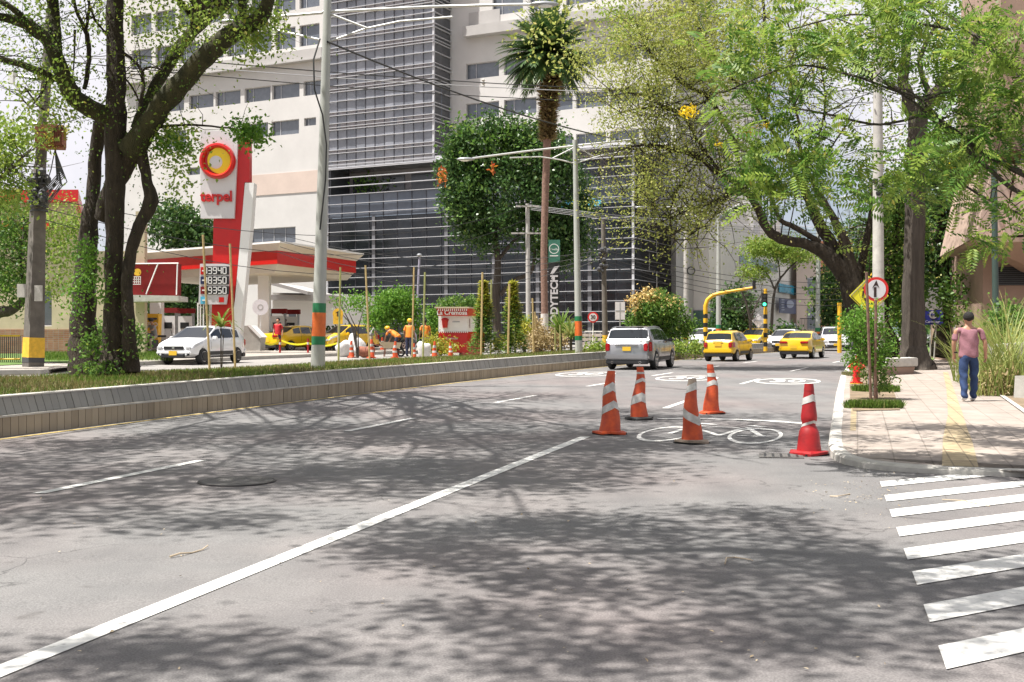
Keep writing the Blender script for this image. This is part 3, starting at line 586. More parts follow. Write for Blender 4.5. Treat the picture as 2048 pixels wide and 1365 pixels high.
v = [shopf(t,z,s) for z in (7.2,7.5) for t,s in ((4.6,-.5),(31,-.5),(31,-.05),(4.6,-.05))]; b.add(v,[(3,2,1,0),(4,5,6,7),(0,1,5,4),(1,2,6,5),(2,3,7,6),(3,0,4,7)]); b.build('red_fascia',parent=t_,origin=q0)
# red awning sign + white slab at the shop corner
t_ = thing('shop_awning','dark red slanted awning with a yellow fruit emblem above a white ledge','awning',P(300,590,55)); q0 = t_.location
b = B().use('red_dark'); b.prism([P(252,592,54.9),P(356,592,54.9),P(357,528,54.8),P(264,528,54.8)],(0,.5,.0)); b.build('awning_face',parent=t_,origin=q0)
b = B().use('white'); b.tube([P(292,589,54.7),P(316,528,54.7)],.03,6); b.tube([P(264,528,54.7),P(357,527,54.7)],.03,6); b.tube([P(355,528,54.7),P(353,590,54.7)],.03,6); b.build('awning_frame',parent=t_,origin=q0)
b = B().use('kerb'); b.prism([P(250,604,54.3),P(357,602,54.3),P(357,592,54.3),P(250,590,54.3)],(0,1.6,0)); b.build('ledge',parent=t_,origin=q0)
b = B().use('yellow_paint'); b.lathe([(.01,-.02),(.17,-.02),(.17,.02),(.01,.02)],P(275,545,54.6),14,'Y'); b.use('white')
for k in range(4): b.box(P(274,554+k*5,54.6),(.36,.03,.03)); b.box(P(269+k*4,561,54.6),(.025,.03,.3))
b.build('emblem',parent=t_,origin=q0)
t_ = thing('shop_column','tall cream square column at the corner of the cream shop','column',base(283,55.5,.4)); q0=t_.location
b = B().use('cream'); b.box((q0.x,q0.y,(q0.z+8)/2),(.42,.42,8-q0.z)); b.build('shaft',parent=t_,origin=q0)
# ================================================================ fuel station
can = thing('fuel_canopy','large fuel station canopy with a red band and cream flared roof on white columns','canopy',base(530,66,.4)); q0 = can.location
A = Vector((-464/F*62,62,0)); Rr = Vector(((728-1024)/F*70.4,70.4,0)); Lf = Vector(((250-1024)/F*70,70,0)); O_ = Rr+(Lf-A)
def slab(b, z0, z1, in0, in1, m_=None):
    c_ = (A+Rr+Lf+O_)/4; f0 = lambda p,k: c_+(p-c_)*(1-k)
    v = [f0(p,in0)+Vector((0,0,z0)) for p in (A,Rr,O_,Lf)]+[f0(p,in1)+Vector((0,0,z1)) for p in (A,Rr,O_,Lf)]
    if m_: b.use(m_)
    b.add(v,[(3,2,1,0),(4,5,6,7),(0,1,5,4),(1,2,6,5),(2,3,7,6),(3,0,4,7)])
b = B(); slab(b,6.05,6.76,.068,.068,'red'); b.build('red_band',parent=can,origin=q0)
b = B(); slab(b,6.76,7.12,.063,.005,'cream_roof'); slab(b,7.12,7.22,.0,.0,'white'); b.build('roof_edge',parent=can,origin=q0)
b = B(); slab(b,5.62,6.05,.14,.085,'cream_roof'); b.build('soffit',parent=can,origin=q0)
for px,Y in ((529,66),(314,66),(640,74),(430,76)):
    p = base(px,Y,.4); b = B().use('white'); b.box((p.x,p.y,(p.z+5.65)/2),(.62,.62,5.65-p.z)); b.use('grey_wall'); b.box((p.x,p.y,p.z+.35),(.7,.7,.7)); b.build('column',parent=can,origin=q0)
# station kiosk building behind the canopy
t_ = thing('station_office','low white station office with sloping eave behind the fuel pumps','building',base(590,80,.4)); q0=t_.location
b = B().use('white'); p0,p1 = base(545,80,.4),base(700,84,.4); b.prism([p0,p1,p1+Vector((0,0,3.6)),p0+Vector((0,0,3.6))],(1,6,0)); b.build('wall',parent=t_,origin=q0)
b = B().use('grey_wall'); b.prism([P(540,563,79),P(615,583,79),P(615,590,79),P(540,570,79)],(1,7,0)); b.prism([P(540,590,79.3),P(660,590,80),P(660,600,80),P(540,600,79.3)],(1,7,0)); b.build('eave',parent=t_,origin=q0)
b = B().use('window_glass'); b.prism([P(577,625,79.2),P(592,625,79.4),P(592,640,79.4),P(577,640,79.2)],(0,.1,0)); b.build('window',parent=t_,origin=q0)
# pylon sign
py = thing('fuel_price_pylon','tall red and white fuel pylon with a ring emblem and price board','sign',base(450,58,.4)); q0 = py.location; YP = 58
b = B().use('red'); b.prism([P(x,y,YP) for x,y in [(422,705),(427,437),(468,437),(475,330),(476,275),(499,275),(499,365),(489,365),(484,445),(458,705)]],(0,.55,0)); b.build('red_mast',parent=py,origin=q0)
b = B().use('white'); b.prism([P(x,y,YP-.05) for x,y in [(455,705),(470,600),(490,366),(508,366),(502,450),(477,705)]],(0,.7,0)); b.build('white_mast',parent=py,origin=q0)
b = B().use(mat('sign_grey',(.60,.575,.585),.5,2,.03)); b.prism([P(x,y,YP-.25) for x,y in [(401,437),(401,262),(476,262),(473,330),(468,437)]],(0,.22,0)); b.build('logo_panel',parent=py,origin=q0)
e = thing('x','','',(0,0,0)); bpy.data.objects.remove(e)
mat('logo_yellow',(.78,.55,.01),.35,0,0)
b = B().use('red'); pr = [(.62,-.05),(.66,-.22),(.74,-.32),(.84,-.3),(.88,-.15),(.88,0),(.60,0)]; b.lathe(pr,P(436,323,YP-.26),40,'Y'); em = b.build('emblem_ring',parent=py,origin=q0,smooth=50)
b = B().use('logo_yellow'); b.lathe([(.01,-.12),(.66,-.12),(.68,-.02),(.01,-.02)],P(443,322,YP-.27),40,'Y'); b.use('sign_grey'); b.ball(P(432,325,YP-.37),.33,20,12,(1,.25,1.0)); b.build('emblem_disc',parent=em,origin=Vector((0,0,0))+q0)
text('name_lettering','terpel',.72,'red',py,Vector(P(433,394,YP-.3))-q0,(R(90),0,0),.05,.9,.02)
b = B().use('sign_grey'); b.prism([P(x,y,YP-.45) for x,y in [(397,609),(400,528),(459,528),(456,570),(451,609)]],(0,.3,0)); pb = b.build('price_board',parent=py,origin=q0)
SEG = {'0':'abcdef','1':'bc','3':'abcdg','4':'bcfg','5':'acdfg','9':'abcdfg','8':'abcdefg'}
def seg7(b, s, cx, cy, Y, w=.155, h=.30, gap=.235):
    for i,ch in enumerate(s):
        c = P(cx,cy,Y)+Vector(((i-(len(s)-1))*gap,0,0)); t = .042
        for q_ in SEG[ch]:
            o_,d_ = {'a':((0,h/2),(w,t)),'g':((0,0),(w,t)),'d':((0,-h/2),(w,t)),'b':((w/2,h/4),(t,h/2)),'c':((w/2,-h/4),(t,h/2)),'f':((-w/2,h/4),(t,h/2)),'e':((-w/2,-h/4),(t,h/2))}[q_]
            b.box(c+Vector((o_[0],0,o_[1])),(d_[0],.02,d_[1]))
for s_,cy in (('13940',541.5),('18350',561),('9350',581)):
    b = B().use('black'); b.box(P(434,cy,YP-.47),(1.18,.04,.40)); r_ = b.build('price_display',parent=pb,origin=q0)
    b = B().use('white'); seg7(b,s_,449,cy,YP-.5); b.build('digits',parent=pb,origin=q0)
for cy,m_ in ((542,'red'),(561,'navy'),(581,'red_dark'),(601,'sky_blue')):
    b = B().use(m_); b.box(P(407,cy,YP-.47),(.28,.04,.36)); b.use('white').box(P(407,cy,YP-.5),(.14,.02,.06)); b.build('grade_badge',parent=pb,origin=q0)
b = B().use('red'); b.box(P(443,600,YP-.47),(.24,.04,.24)); b.build('payment_badge',parent=pb,origin=q0)
b = B().use('white'); [b.tube([P(x,606,YP-.3),P(x,700,YP-.3)],.035,6) for x in (396,401,407)]; b.build('support_rods',parent=py,origin=q0)
# pumps
mat('pump_teal',(.25,.42,.38),.4,0,0)
def pump(px,Y,label):
    p = base(px,Y,.4); t_ = thing('fuel_pump',label,'fuel pump',p,0,'fuel pumps under the canopy')
    b = B().use('white'); b.box((0,0,.95),(.85,.55,1.9)); b.build('cabinet',parent=t_,bevel=.02)
    b = B().use('red_dark'); b.box((0,-.1,2.2),(1.1,.4,.28)); b.build('header',parent=t_)
    b = B().use('black'); b.box((0,-.29,1.35),(.5,.04,.35)); b.build('display',parent=t_)
    b = B().use('grey_metal'); b.box((-.42,0,1.2),(.06,.5,2.3)); b.box((.42,0,1.2),(.06,.5,2.3)); b.build('uprights',parent=t_)
    b = B().use('rubber'); b.tube([(.2,-.3,1.1),(.35,-.5,.6),(.3,-.5,.3),(.1,-.32,.5)],.02,6); b.build('hose',parent=t_)
for a_ in ((338,67,'white fuel pump with red header beside the yellow box and left canopy column'),(372,69,'white fuel pump left of the pylon legs'),(556,70,'white fuel pump just right of the centre canopy column'),(583,73,'fuel pump with red header behind the first taxi')): pump(*a_)
t_ = thing('slanted_ramp_block','grey stone block with a slanted white edge standing left of the canopy column','block',base(497,60,.4)); q0=t_.location
b = B().use('concrete'); b.prism([P(x,y,60) for x,y in [(478,702),(478,652),(500,652),(522,674),(520,702)]],(0,1.2,0)); b.build('block',parent=t_,origin=q0)
b = B().use('white'); b.prism([P(x,y,59.95) for x,y in [(494,651),(502,651),(524,674),(520,677)]],(0,1.3,0)); b.build('white_edge',parent=t_,origin=q0)
t_ = thing('yellow_vending_box','bright yellow upright box with white lettering behind the left fuel forecourt','box',base(304,60,.4)); q0=t_.location
b = B().use('yellow_paint'); b.prism([P(290,690,60),P(315,690,60),P(317,628,60),P(291,628,60)],(0,.6,0)); b.build('cabinet',parent=t_,origin=q0)
b = B().use('dark_metal'); b.box(P(304,638,59.9),(.5,.1,.1)); b.build('slot',parent=t_,origin=q0)
text('lettering','FRÍO',.3,'white',t_,Vector(P(303,650,59.95))-q0,(R(90),0,0),.01)
# small kiosk with striped awning
kk = thing('snack_kiosk','small red and white snack kiosk with a striped red awning and a drink cup picture','kiosk',base(915,58,.4)); q0=kk.location; Yk=58
b = B().use('red'); b.prism([P(877,706,Yk),P(935,706,Yk),P(935,664,Yk),P(877,664,Yk)],(.8,1.5,0)); b.build('counter',parent=kk,origin=q0)
b = B().use('white'); b.prism([P(877,663.6,Yk),P(935,663.6,Yk),P(935,632,Yk),P(877,632,Yk)],(.8,1.5,0)); b.build('body',parent=kk,origin=q0)
b = B().use('red'); v = [P(876,632,Yk-.25),P(936,632,Yk-.25),P(936,617,Yk-.45),P(873,617,Yk-.45)]; b.prism(v,(.95,2.1,0)); b.build('fascia',parent=kk,origin=q0)
b = B().use('cream'); b.prism([P(869,617,Yk-.6),P(938,617,Yk-.6),P(938,614,Yk-.6),P(869,614,Yk-.6)],(1.1,2.6,0)); b.build('roof',parent=kk,origin=q0)
b = B().use('white')
for k in range(15): b.box(P(877+k*4,620,Yk-.5),(.045,.03,.11)); b.box(P(879+k*4,664,Yk-.05),(.045,.04,.1))
b.use('red')
for k in range(8): b.box(P(937+k*2.2,664,Yk+.15+k*.17),(.03,.03,.1))
b.build('awning_stripes',parent=kk,origin=q0)
text('lettering','La Cremosa',.30,'white',kk,Vector(P(904,626,Yk-.42))-q0,(R(90),0,0),.01,1,.008)
text('side_lettering','Cremosa',.2,'white',kk,Vector(P(947,627,Yk+.35))-q0,(R(90),0,R(62)),.01,1,.006)
text('lower_lettering','Cremosa',.16,'white',kk,Vector(P(903,677,Yk-.02))-q0,(R(90),0,0),.01)
b = B().use('red'); b.tube([P(890,656,Yk-.04),P(890,641,Yk-.04)],[.12,.17],12); b.ball(P(890,640,Yk-.04),.19,12,6,(1,.3,.5)); b.build('cup_picture',parent=kk,origin=q0)
b = B().use('grey_metal'); b.box(P(912,644,Yk-.02),(.36,.02,.04)); b.build('window_slot',parent=kk,origin=q0)
b = B().use('red_dark'); b.box(P(940,647,Yk+.3),(.02,.3,.45)); b.build('side_picture',parent=kk,origin=q0)
# banners
YB = 73.

mat('banner_green',(.04,.16,.11),.6,2,.1)
t_ = thing('green_banner','hanging green banner with a white oval script logo beside the palm trunk','banner',P(1109,525,YB)); q0=t_.location
b = B().use('banner_green'); b.prism([P(1097,525,YB),P(1120,525,YB),P(1120,480,YB),P(1097,480,YB)],(0,.05,0)); b.build('cloth',parent=t_,origin=q0)
b = B().use('white'); b.lathe([(.27,-.02),(.31,-.02),(.31,.01),(.27,.01)],P(1108,498,YB-.15),24,'Y'); b.box(P(1108,512,YB-.16),(.5,.02,.06)); b.build('oval_logo',parent=t_,origin=q0)
text('lettering','Vivelly',.19,'white',t_,Vector(P(1108,499,YB-.13))-q0,(R(90),0,0),.01)
t_ = thing('vertical_gym_banner','tall black banner with grey upright capital letters reading upwards beside the palm','banner',P(1110,655,YB)); q0=t_.location
b = B().use('black'); b.prism([P(1097,655,YB),P(1119,655,YB),P(1119,526,YB),P(1097,526,YB)],(0,.12,0)); b.build('panel',parent=t_,origin=q0)
text('lettering','BODYTECH',.63,'sign_grey',t_,Vector(P(1109,604,YB-.15))-q0,(R(90),R(-90),0),.01,1,.02)
b = B().use('sign_grey'); b.prism([P(x,y,YB-.1+.0) for x,y in [(1100,549),(1106,549),(1119,532),(1108,534)]],(0,.03,0)); b.ball(P(1106,557,YB-.13),.11,10,6,(1,.3,1)); b.build('slash_logo',parent=t_,origin=q0)
# hills behind
mat('hill',(.10,.13,.15),.95,.01,.2)
b = B(); n_=60; rr_ = [(-700+i*25, 620+60*math.sin(i*.9)) for i in range(n_)]
b.strip([Vector((x,y,0)) for x,y in rr_],[Vector((x*1.05,y+260,75+35*math.sin(i*.37)+14*math.sin(i*1.3))) for i,(x,y) in enumerate(rr_)]); b.strip([Vector((x*1.05,y+260,75+35*math.sin(i*.37)+14*math.sin(i*1.3))) for i,(x,y) in enumerate(rr_)],[Vector((x*1.05,y+700,60)) for x,y in rr_])
b.build('hills','hill',kind='structure',fix=False)
# ================================================================ street lamps and poles
mat('pole_paint',(.36,.37,.345),.5,2.,.08); mat('pole_conc',(.42,.40,.37),.85,4,.12,.1); mat('pole_old',(.13,.115,.10),.9,3,.25,.2); mat('lamp_green',(.012,.16,.06),.5,8,.12); mat('lamp_orange',(.62,.13,.02),.5,8,.12)
mat('galv',(.58,.58,.57),.4,3,.06,metal=.3); mat('brown_rust',(.24,.085,.05),.8,6,.3); mat('pole_lilac',(.34,.32,.40),.5,2,.1)
def pole(t_, pb, pt, r0, r1, m_, nm='pole', n=16):
    b = B().use(m_); k = 6; pts = [pb.lerp(pt,i/k) for i in range(k+1)]; b.tube(pts,[r0+(r1-r0)*i/k for i in range(k+1)],n); return b.build(nm,parent=t_,origin=t_.location,smooth=40)
def rad(pb, pt, r0, r1, z): u = (z-pb.z)/(pt.z-pb.z); return pb.lerp(pt,u), r0+(r1-r0)*u
def band(t_, pb, pt, r0, r1, z0, z1, m_, nm='band'):
    a,ra = rad(pb,pt,r0,r1,z0); c,rc = rad(pb,pt,r0,r1,z1); b = B().use(m_); b.tube([a,c],[ra+.004,rc+.004],16); return b.build(nm,parent=t_,origin=t_.location,smooth=40)
def zpx(py,Y): return CH-(py-HZ)/F*Y
def lamp(label, px_b, py_b, Y, px_t, py_t, wb, wt, bands, arms, m_='pole_paint', lvl=None, grp='double armed street lamps along the median'):
    pb = P(px_b,py_b,Y); pb.z -= .25; pt = P(px_t,py_t,Y); r0, r1 = wb/2/F*Y, wt/2/F*Y
    t_ = thing('street_lamp',label,'street lamp',P(px_b,py_b,Y),0,grp); pole(t_,pb,pt,r0,r1,m_)
    for y0,y1,mm in bands: band(t_,pb,pt,r0,r1,zpx(y0,Y),zpx(y1,Y),mm)
    for pts,th,nm in arms:
        b = B().use('galv'); q = [P(x,y,Y+(dy[0] if dy else 0)) for x,y,*dy in pts]; b.tube(q,th,8); a_ = b.build(nm,parent=t_,origin=t_.location,smooth=50)
        if nm == 'arm':
            e = q[-1]; d = (q[-1]-q[-2]).normalized(); b = B().use('grey_metal'); L = .75
            b.ball(e+d*L*.4,.12,12,8,(L/.24,1.1,.62)); b.use('white').ball(e+d*L*.45-Vector((0,0,.045)),.09,10,6,(2.2,1,.5)); b.build('lamp_head',parent=t_,origin=t_.location,smooth=50)
    return t_
gb = lambda a,b_,c,d: [(b_,a,'lamp_green'),(c,b_,'lamp_orange'),(d,c,'lamp_green')]
lamp('tallest and nearest green and orange banded street lamp, standing in the median grass',635,736,31.6,657,-70,29,14,gb(607,626,673,690),
     [([(645,24),(700,22),(860,14),(1000,10),(1075,9,-1.4)],.040,'arm'),([(645,26),(600,30),(560,33),(480,42,.8)],.040,'arm'),([(652,86),(730,58),(800,43),(905,34,-.9)],.027,'brace'),([(660,28),(735,57,-.2)],.03,'strut'),([(640,80),(540,58,.4)],.03,'brace')])
lamp('green and orange banded street lamp between the palm and the silver car',1158,712,49,1150,281,15,9,gb(633,643,672,681),
     [([(1150,292),(1060,302),(945,317,-1.)],.040,'arm'),([(1150,292),(1300,276),(1410,263,1.)],.040,'arm'),([(1149,327),(1120,320),(1080,314),(1020,316,-.6)],.027,'brace'),([(1151,327),(1200,312),(1290,295,.6)],.027,'brace'),([(1149,295),(1105,317,-.2)],.025,'strut'),([(1152,293),(1188,314,.2)],.025,'strut')])
lamp('slim street lamp with an orange band rising behind the yellow hatchback taxi',1437,712,72,1437,430,11,7,gb(650,658,688,694),
     [([(1437,432),(1380,414),(1290,415,-1.)],.040,'arm'),([(1437,432),(1480,408),(1530,402,1.)],.040,'arm'),([(1437,432),(1410,424),(1350,418,-.5)],.027,'brace')])
lamp('farthest banded street lamp standing beyond the yellow saloon taxi',1635,706,92,1637,400,10,7,gb(656,664,690,697),
     [([(1637,402),(1600,398),(1540,400,-1.)],.040,'arm'),([(1637,402),(1690,394,1.)],.040,'arm')])
def plainpole(name,label,cat,px_b,py_b,Y,px_t,py_t,wb,wt,m_,extra=None,sink=.3):
    pb = P(px_b,py_b,Y); pb.z -= sink; pt = P(px_t,py_t,Y); t_ = thing(name,label,cat,P(px_b,py_b,Y)); pole(t_,pb,pt,wb/2/F*Y,wt/2/F*Y,m_)
    if extra: extra(t_,pb,pt,wb/2/F*Y,wt/2/F*Y,Y)
    return t_
def x4(t_,pb,pt,r0,r1,Y):
    band(t_,pb,pt,r0,r1,zpx(683,Y),zpx(664,Y),'yellow_paint'); band(t_,pb,pt,r0,r1,zpx(663,Y),zpx(655,Y),'brown_rust')
    b = B().use('white'); b.tube([P(1373,435,Y),P(1382,428,Y),P(1392,433,Y)],.04,6); b.ball(P(1395,436,Y),.16,10,6,(1.4,1,.7)); b.build('lamp_head',parent=t_,origin=t_.location)
    b = B().use('black'); b.lathe([(.20,-.05),(.27,-.05),(.27,.05),(.20,.05)],P(1382,542,Y-.15),20,'Y'); b.build('cable_coil',parent=t_,origin=t_.location)
plainpole('street_lamp','plain concrete lamp pole with a yellow foot and a coiled black cable','street lamp',1372,700,74,1372,412,11,9,'pole_conc',x4)
def xr(t_,pb,pt,r0,r1,Y):
    band(t_,pb,pt,r0,r1,zpx(660,Y),zpx(415,Y),'kerb','pale_sleeve'); b = B().use('black')
    for k in range(7): z = zpx(400-k*6,Y); a,ra = rad(pb,pt,r0,r1,z); b.ball(a+Vector((random.uniform(-.15,.2),-.15,0)),.10,6,5)
    b.build('cable_clamps',parent=t_,origin=t_.location)
plainpole('utility_pole','tall pale concrete pole directly behind the round arrow sign','pole',1757,735,41.,1755,-110,24,15,'pole_conc',xr)
# left utility pole with transformer
t_ = thing('utility_pole','weathered concrete utility pole with rusty transformer and yellow foot at the left','pole',P(65,731,38)); q0=t_.location; Yu=38
b = B().use('pole_old'); a,c = P(66,731,Yu)-Vector((0,0,.1)),P(78,340,Yu); b.tube([a,a.lerp(c,.5),c],[.36,.30,.24],4); b.build('lower_shaft',parent=t_,origin=q0)
b = B().use('pole_old'); b.tube([P(76,400,Yu),P(92,165,Yu),P(100,20,Yu)],[.19,.16,.12],12); b.build('upper_shaft',parent=t_,origin=q0,smooth=40)
b = B().use('yellow_paint'); a1,a2=a.lerp(c,.055),a.lerp(c,.155); b.tube([a1,a2],[.367,.358],4); b.use('dark_metal'); b.tube([a.lerp(c,.03),a1],[.368,.367],4); b.build('painted_foot',parent=t_,origin=q0)
b = B().use('brown_rust'); b.box(P(101,275,Yu-.6),(.85,.55,.72),rz=.2); 
for k in range(5): b.box(P(112+k*4,275,Yu-.7),(.03,.75,.6),rz=.2)
tr_ = b.build('transformer',parent=t_,origin=q0,bevel=.02)
b = B().use('pole_conc'); 
for k in range(3): b.lathe([(.035,0),(.07,.02),(.03,.06),(.06,.1),(.03,.14),(.05,.18),(.02,.24)],P(97+k*7,250,Yu-.6),10)
b.build('insulators',parent=tr_,origin=q0)
b = B().use('grey_metal'); b.tube([P(15,148,Yu-.2),P(85,160,Yu-.2)],.05,6); b.tube([P(38,250,Yu-.3),P(75,248,Yu-.3)],.06,6); b.build('crossarm',parent=t_,origin=q0)
b = B().use('white'); b.box(P(23,155,Yu-.4),(.16,.16,.4)); b.tube([P(34,142,Yu-.3),P(26,165,Yu-.3),P(36,180,Yu-.3)],.03,5); b.build('fuse_holder',parent=t_,origin=q0)
b = B().use('dark_metal')
for k in range(26):
    z_ = 335+random.uniform(0,75); x_ = 77+random.uniform(-18,18); b.ball(P(x_,z_,Yu-.35+random.uniform(-.1,.3)),random.uniform(.06,.16),7,5)
for k in range(9): b.lathe([(.25,0),(.29,0),(.29,.05),(.25,.05)],P(78,352+k*9,Yu),12)
for k in range(12):
    s_ = random.choice((-1,1)); b.tube([P(110,300,Yu-.5),P(110+s_*8+k*2,340+k*3,Yu-.6),P(92,372+k*4,Yu-.4),P(78+s_*10,395+k,Yu-.4)],.018,5)
for k in range(8): b.tube([P(74,360+k*5,Yu-.3),P(45-k*4,350+k*2,Yu-.5),P(40-k*3,315,Yu-.5),P(58,300+k*2,Yu-.4)],.015,5)
b.build('cable_tangle',parent=t_,origin=q0)
b = B().use('kerb'); b.box(P(44,582,Yu-.4),(.24,.2,.42)); b.build('meter_box',parent=t_,origin=q0)
b = B().use('kerb'); b.box(P(77,587,Yu-.5),(.22,.1,.5)); b.build('number_plate',parent=t_,origin=q0)
# mid utility poles
def x1(t_,pb,pt,r0,r1,Y):
    for py in (413,467): b = B().use('pole_conc'); b.box(P(1055,py,Y-.2),(2.1 if py==467 else 1.5,.12,.1)); b.build('crossarm',parent=t_,origin=t_.location)
    for x,y in ((1040,408),(1050,406),(1062,408),(1035,463),(1047,462),(1066,462),(1076,463)): b = B().use('dark_metal'); b.lathe([(.04,0),(.08,.05),(.04,.1),(.07,.15),(.02,.2)],P(x,y,Y-.25),8); b.build('insulator',parent=t_,origin=t_.location)
plainpole('utility_pole','pale concrete utility pole with two crossarms just left of the palm trunk','pole',1057,682,76,1055,408,10,8,'pole_conc',x1)
def x2(t_,pb,pt,r0,r1,Y):
    band(t_,pb,pt,r0,r1,zpx(694,Y),zpx(671,Y),'yellow_paint'); b = B().use('dark_metal')
    for k in range(22): b.ball(P(1207+random.uniform(-9,6),510+random.uniform(-14,35),Y-.15),random.uniform(.05,.14),6,5)
    b.build('cable_clamps',parent=t_,origin=t_.location)
plainpole('utility_pole','brown weathered utility pole with a clump of cables between the lamp and blank white sign','pole',1211,704,60,1206,440,12,8,'pole_old',x2)
plainpole('garden_lamp_post','slim lilac lamp post leaning among the bamboo stakes','lamp post',830,690,70,839,515,5,4,'pole_lilac',lambda t_,pb,pt,r0,r1,Y: B().use('grey_metal').ball(P(839,511,Y),.14,8,6,(1.2,1.2,.8)).build('lamp_head',parent=t_,origin=t_.location))
plainpole('green_post','dark green steel post in front of the brown building','post',1992,690,38,1988,325,13,11,mat('post_green',(.035,.06,.05),.5,3,.1) and 'post_green')
plainpole('grey_sign_post','thin grey post rising behind the walking man','post',1912,712,50,1909,590,5,5,'galv')
# ================================================================ cables
mat('cable',(.02,.02,.02),.6,0,0); mat('cable_pale',(.33,.33,.34),.5,0,0)
def cable(label, a, c, sag, r=.012, m_='cable', grp='overhead cables'):
    pts = []
    for i in range(17):
        u = i/16; p = a.lerp(c,u); p.z -= sag*4*u*(1-u); pts.append(p)
    b = B().use(m_); b.tube(pts,r,5,cap=False); o = b.build('cable',fix=False,origin=a); tag(o,label,'cable',grp); return o
cable('thick black cable running down from the banded lamp to the leaning tree at the right',P(655,84,31.4),P(1420,300,60),.7,.028)
b = B().use('cable'); b.tube([P(640,78,31.2),P(627,120,31),P(629,180,31),P(645,230,31.1),P(653,290,31.2),P(651,360,31.3),P(640,460,31.3)],.022,6); tag(b.build('cable',origin=P(640,78,31.2),smooth=60),'loose black cable hanging down along the nearest banded lamp','cable','overhead cables')
for i,(a,c,s_,m_) in enumerate([((-40,95,40),(2090,165,80),1.2,'cable_pale'),((-40,105,40),(2090,178,80),1.4,'cable'),((260,110,37),(2000,160,82),1.,'cable')]):
    cable(('long pale wire crossing the beige clinic near the top','long dark wire just below the pale one across the clinic','lowest dark wire crossing the clinic behind the palm')[i],P(*a),P(*c),s_,.02,m_)
for i in range(4): cable(('upper','second','third','lowest')[i]+' wire from the crossarm pole by the palm to the right street end',P(1056,410+i*3,76),P(1760+i*40,455+i*9,75),.4,.02,'cable_pale')
for i in range(3): cable(('upper','middle','lowest')[i]+' wire from the old left pole to the crossarm pole by the palm',P(86,395+i*22,38),P(1054,410+i*28,76),1.6+.3*i,.014)
for i in range(5): cable(('top','second','third','fourth','bottom')[i]+' wire of the low bundle from the brown pole to the street end',P(1206,500+i*7,60),P(1800,560+i*9,80),.8+.1*i,.016)
for i in range(4): cable(('top','second','third','bottom')[i]+' wire of the low bundle from the fuel canopy to the brown pole',P(560,470+i*12,58),P(1206,500+i*6,60),.9+.2*i,.014)
b = B().use('pole_conc'); b.lathe([(.03,0),(.09,.06),(.04,.12),(.10,.2),(.04,.28),(.09,.36),(.02,.45)],P(967,175,60),10); tag(b.build('insulator',origin=P(967,170,60)),'small ceramic insulator hanging on the long wires before the right beige wall','insulator')
# ================================================================ traffic signs and lights
mat('sign_white',(.66,.64,.655),.4,6,.03); mat('sign_red',(.62,.02,.015),.35,6,.06); mat('sign_yellow',(.72,.66,.02),.4,5,.06); mat('sign_blue',(.03,.04,.28),.4,5,.06); mat('ink',(.03,.012,.01),.5,0,0)
def disc(b, c, r, th, n=36): b.lathe([(.001,-th),(r,-th),(r,0),(.001,0)],c,n,'Y'); return b
Y=25.5; t_ = thing('one_way_sign','round white traffic sign with red rim and black upward arrow','sign',base(1737,Y,.15)); q0=t_.location
c_ = P(1752,579,Y); r_ = 24.5/F*Y
disc(B().use('sign_red'),c_,r_,.02).build('rim',parent=t_,origin=q0); disc(B().use('sign_white'),c_-Vector((0,.021,0)),r_*.78,.004).build('face',parent=t_,origin=q0)
b = B().use('ink'); D = Vector((0,-.027,0)); k = Y/F
def ap(x,y): return P(x,y,Y)+D
b.prism([ap(1747,595),ap(1752,595),ap(1752,575),ap(1747,575)],(0,-.004,0)); b.prism([ap(1743.5,577),ap(1749.5,571.5),ap(1752,561)],(0,-.0045,0)); b.prism([ap(1752,561.2),ap(1753,571.5),ap(1758,577)],(0,-.0045,0)); b.prism([ap(1749.5,572),ap(1753,572),ap(1752,561.5)],(0,-.005,0)); b.build('arrow',parent=t_,origin=q0)
b = B().use('pole_old'); b.tube([P(1750,603,Y+.06),P(1749,700,Y+.06),base(1747,Y+.06,.1)],.03,8); b.build('post',parent=t_,origin=q0)
t_ = thing('warning_sign','bright yellow diamond warning sign half hidden by the round arrow sign','sign',base(1724,27.5,.15)); q0=t_.location; c_ = P(1738,592,27.5)
b = B().use('sign_yellow'); h=.46; b.prism([c_+Vector((-h,0,0)),c_+Vector((0,0,-h)),c_+Vector((h,0,0)),c_+Vector((0,0,h))],(0,.012,0)); b.build('face',parent=t_,origin=q0)
b = B().use('ink'); g_=.42; fr = [c_+Vector((-g_,-.004,0)),c_+Vector((0,-.004,-g_)),c_+Vector((g_,-.004,0)),c_+Vector((0,-.004,g_))]
for i in range(4): b.tube([fr[i],fr[(i+1)%4]],.008,4)
b.prism([c_+Vector(v) for v in ((-.17,-.006,-.05),(-.13,-.006,-.05),(-.11,-.006,.12),(-.15,-.006,.12))],(0,-.003,0)); b.ball(c_+Vector((-.12,-.01,.18)),.035,8,6,(1,.3,1)); b.prism([c_+Vector(v) for v in ((-.12,-.006,-.05),(-.08,-.006,-.05),(-.02,-.006,-.26),(-.06,-.006,-.26))],(0,-.003,0)); b.build('border_and_figure',parent=t_,origin=q0)
b = B().use('grey_metal'); b.tube([c_+Vector((0,.03,.3)),base(1738,27.53,.1)],.028,8); b.build('post',parent=t_,origin=q0)
def signpost(name,label,px,py_b,Y,pyc,build,r=.03,m_='galv',dx=0):
    t_ = thing(name,label,'sign',P(px,py_b,Y)); b = B().use(m_); b.tube([P(px,py_b,Y)-Vector((0,0,.3)),P(px+dx,pyc,Y)],r,8); b.build('post',parent=t_,origin=t_.location); build(t_,P(px+dx,pyc,Y-.05)); return t_
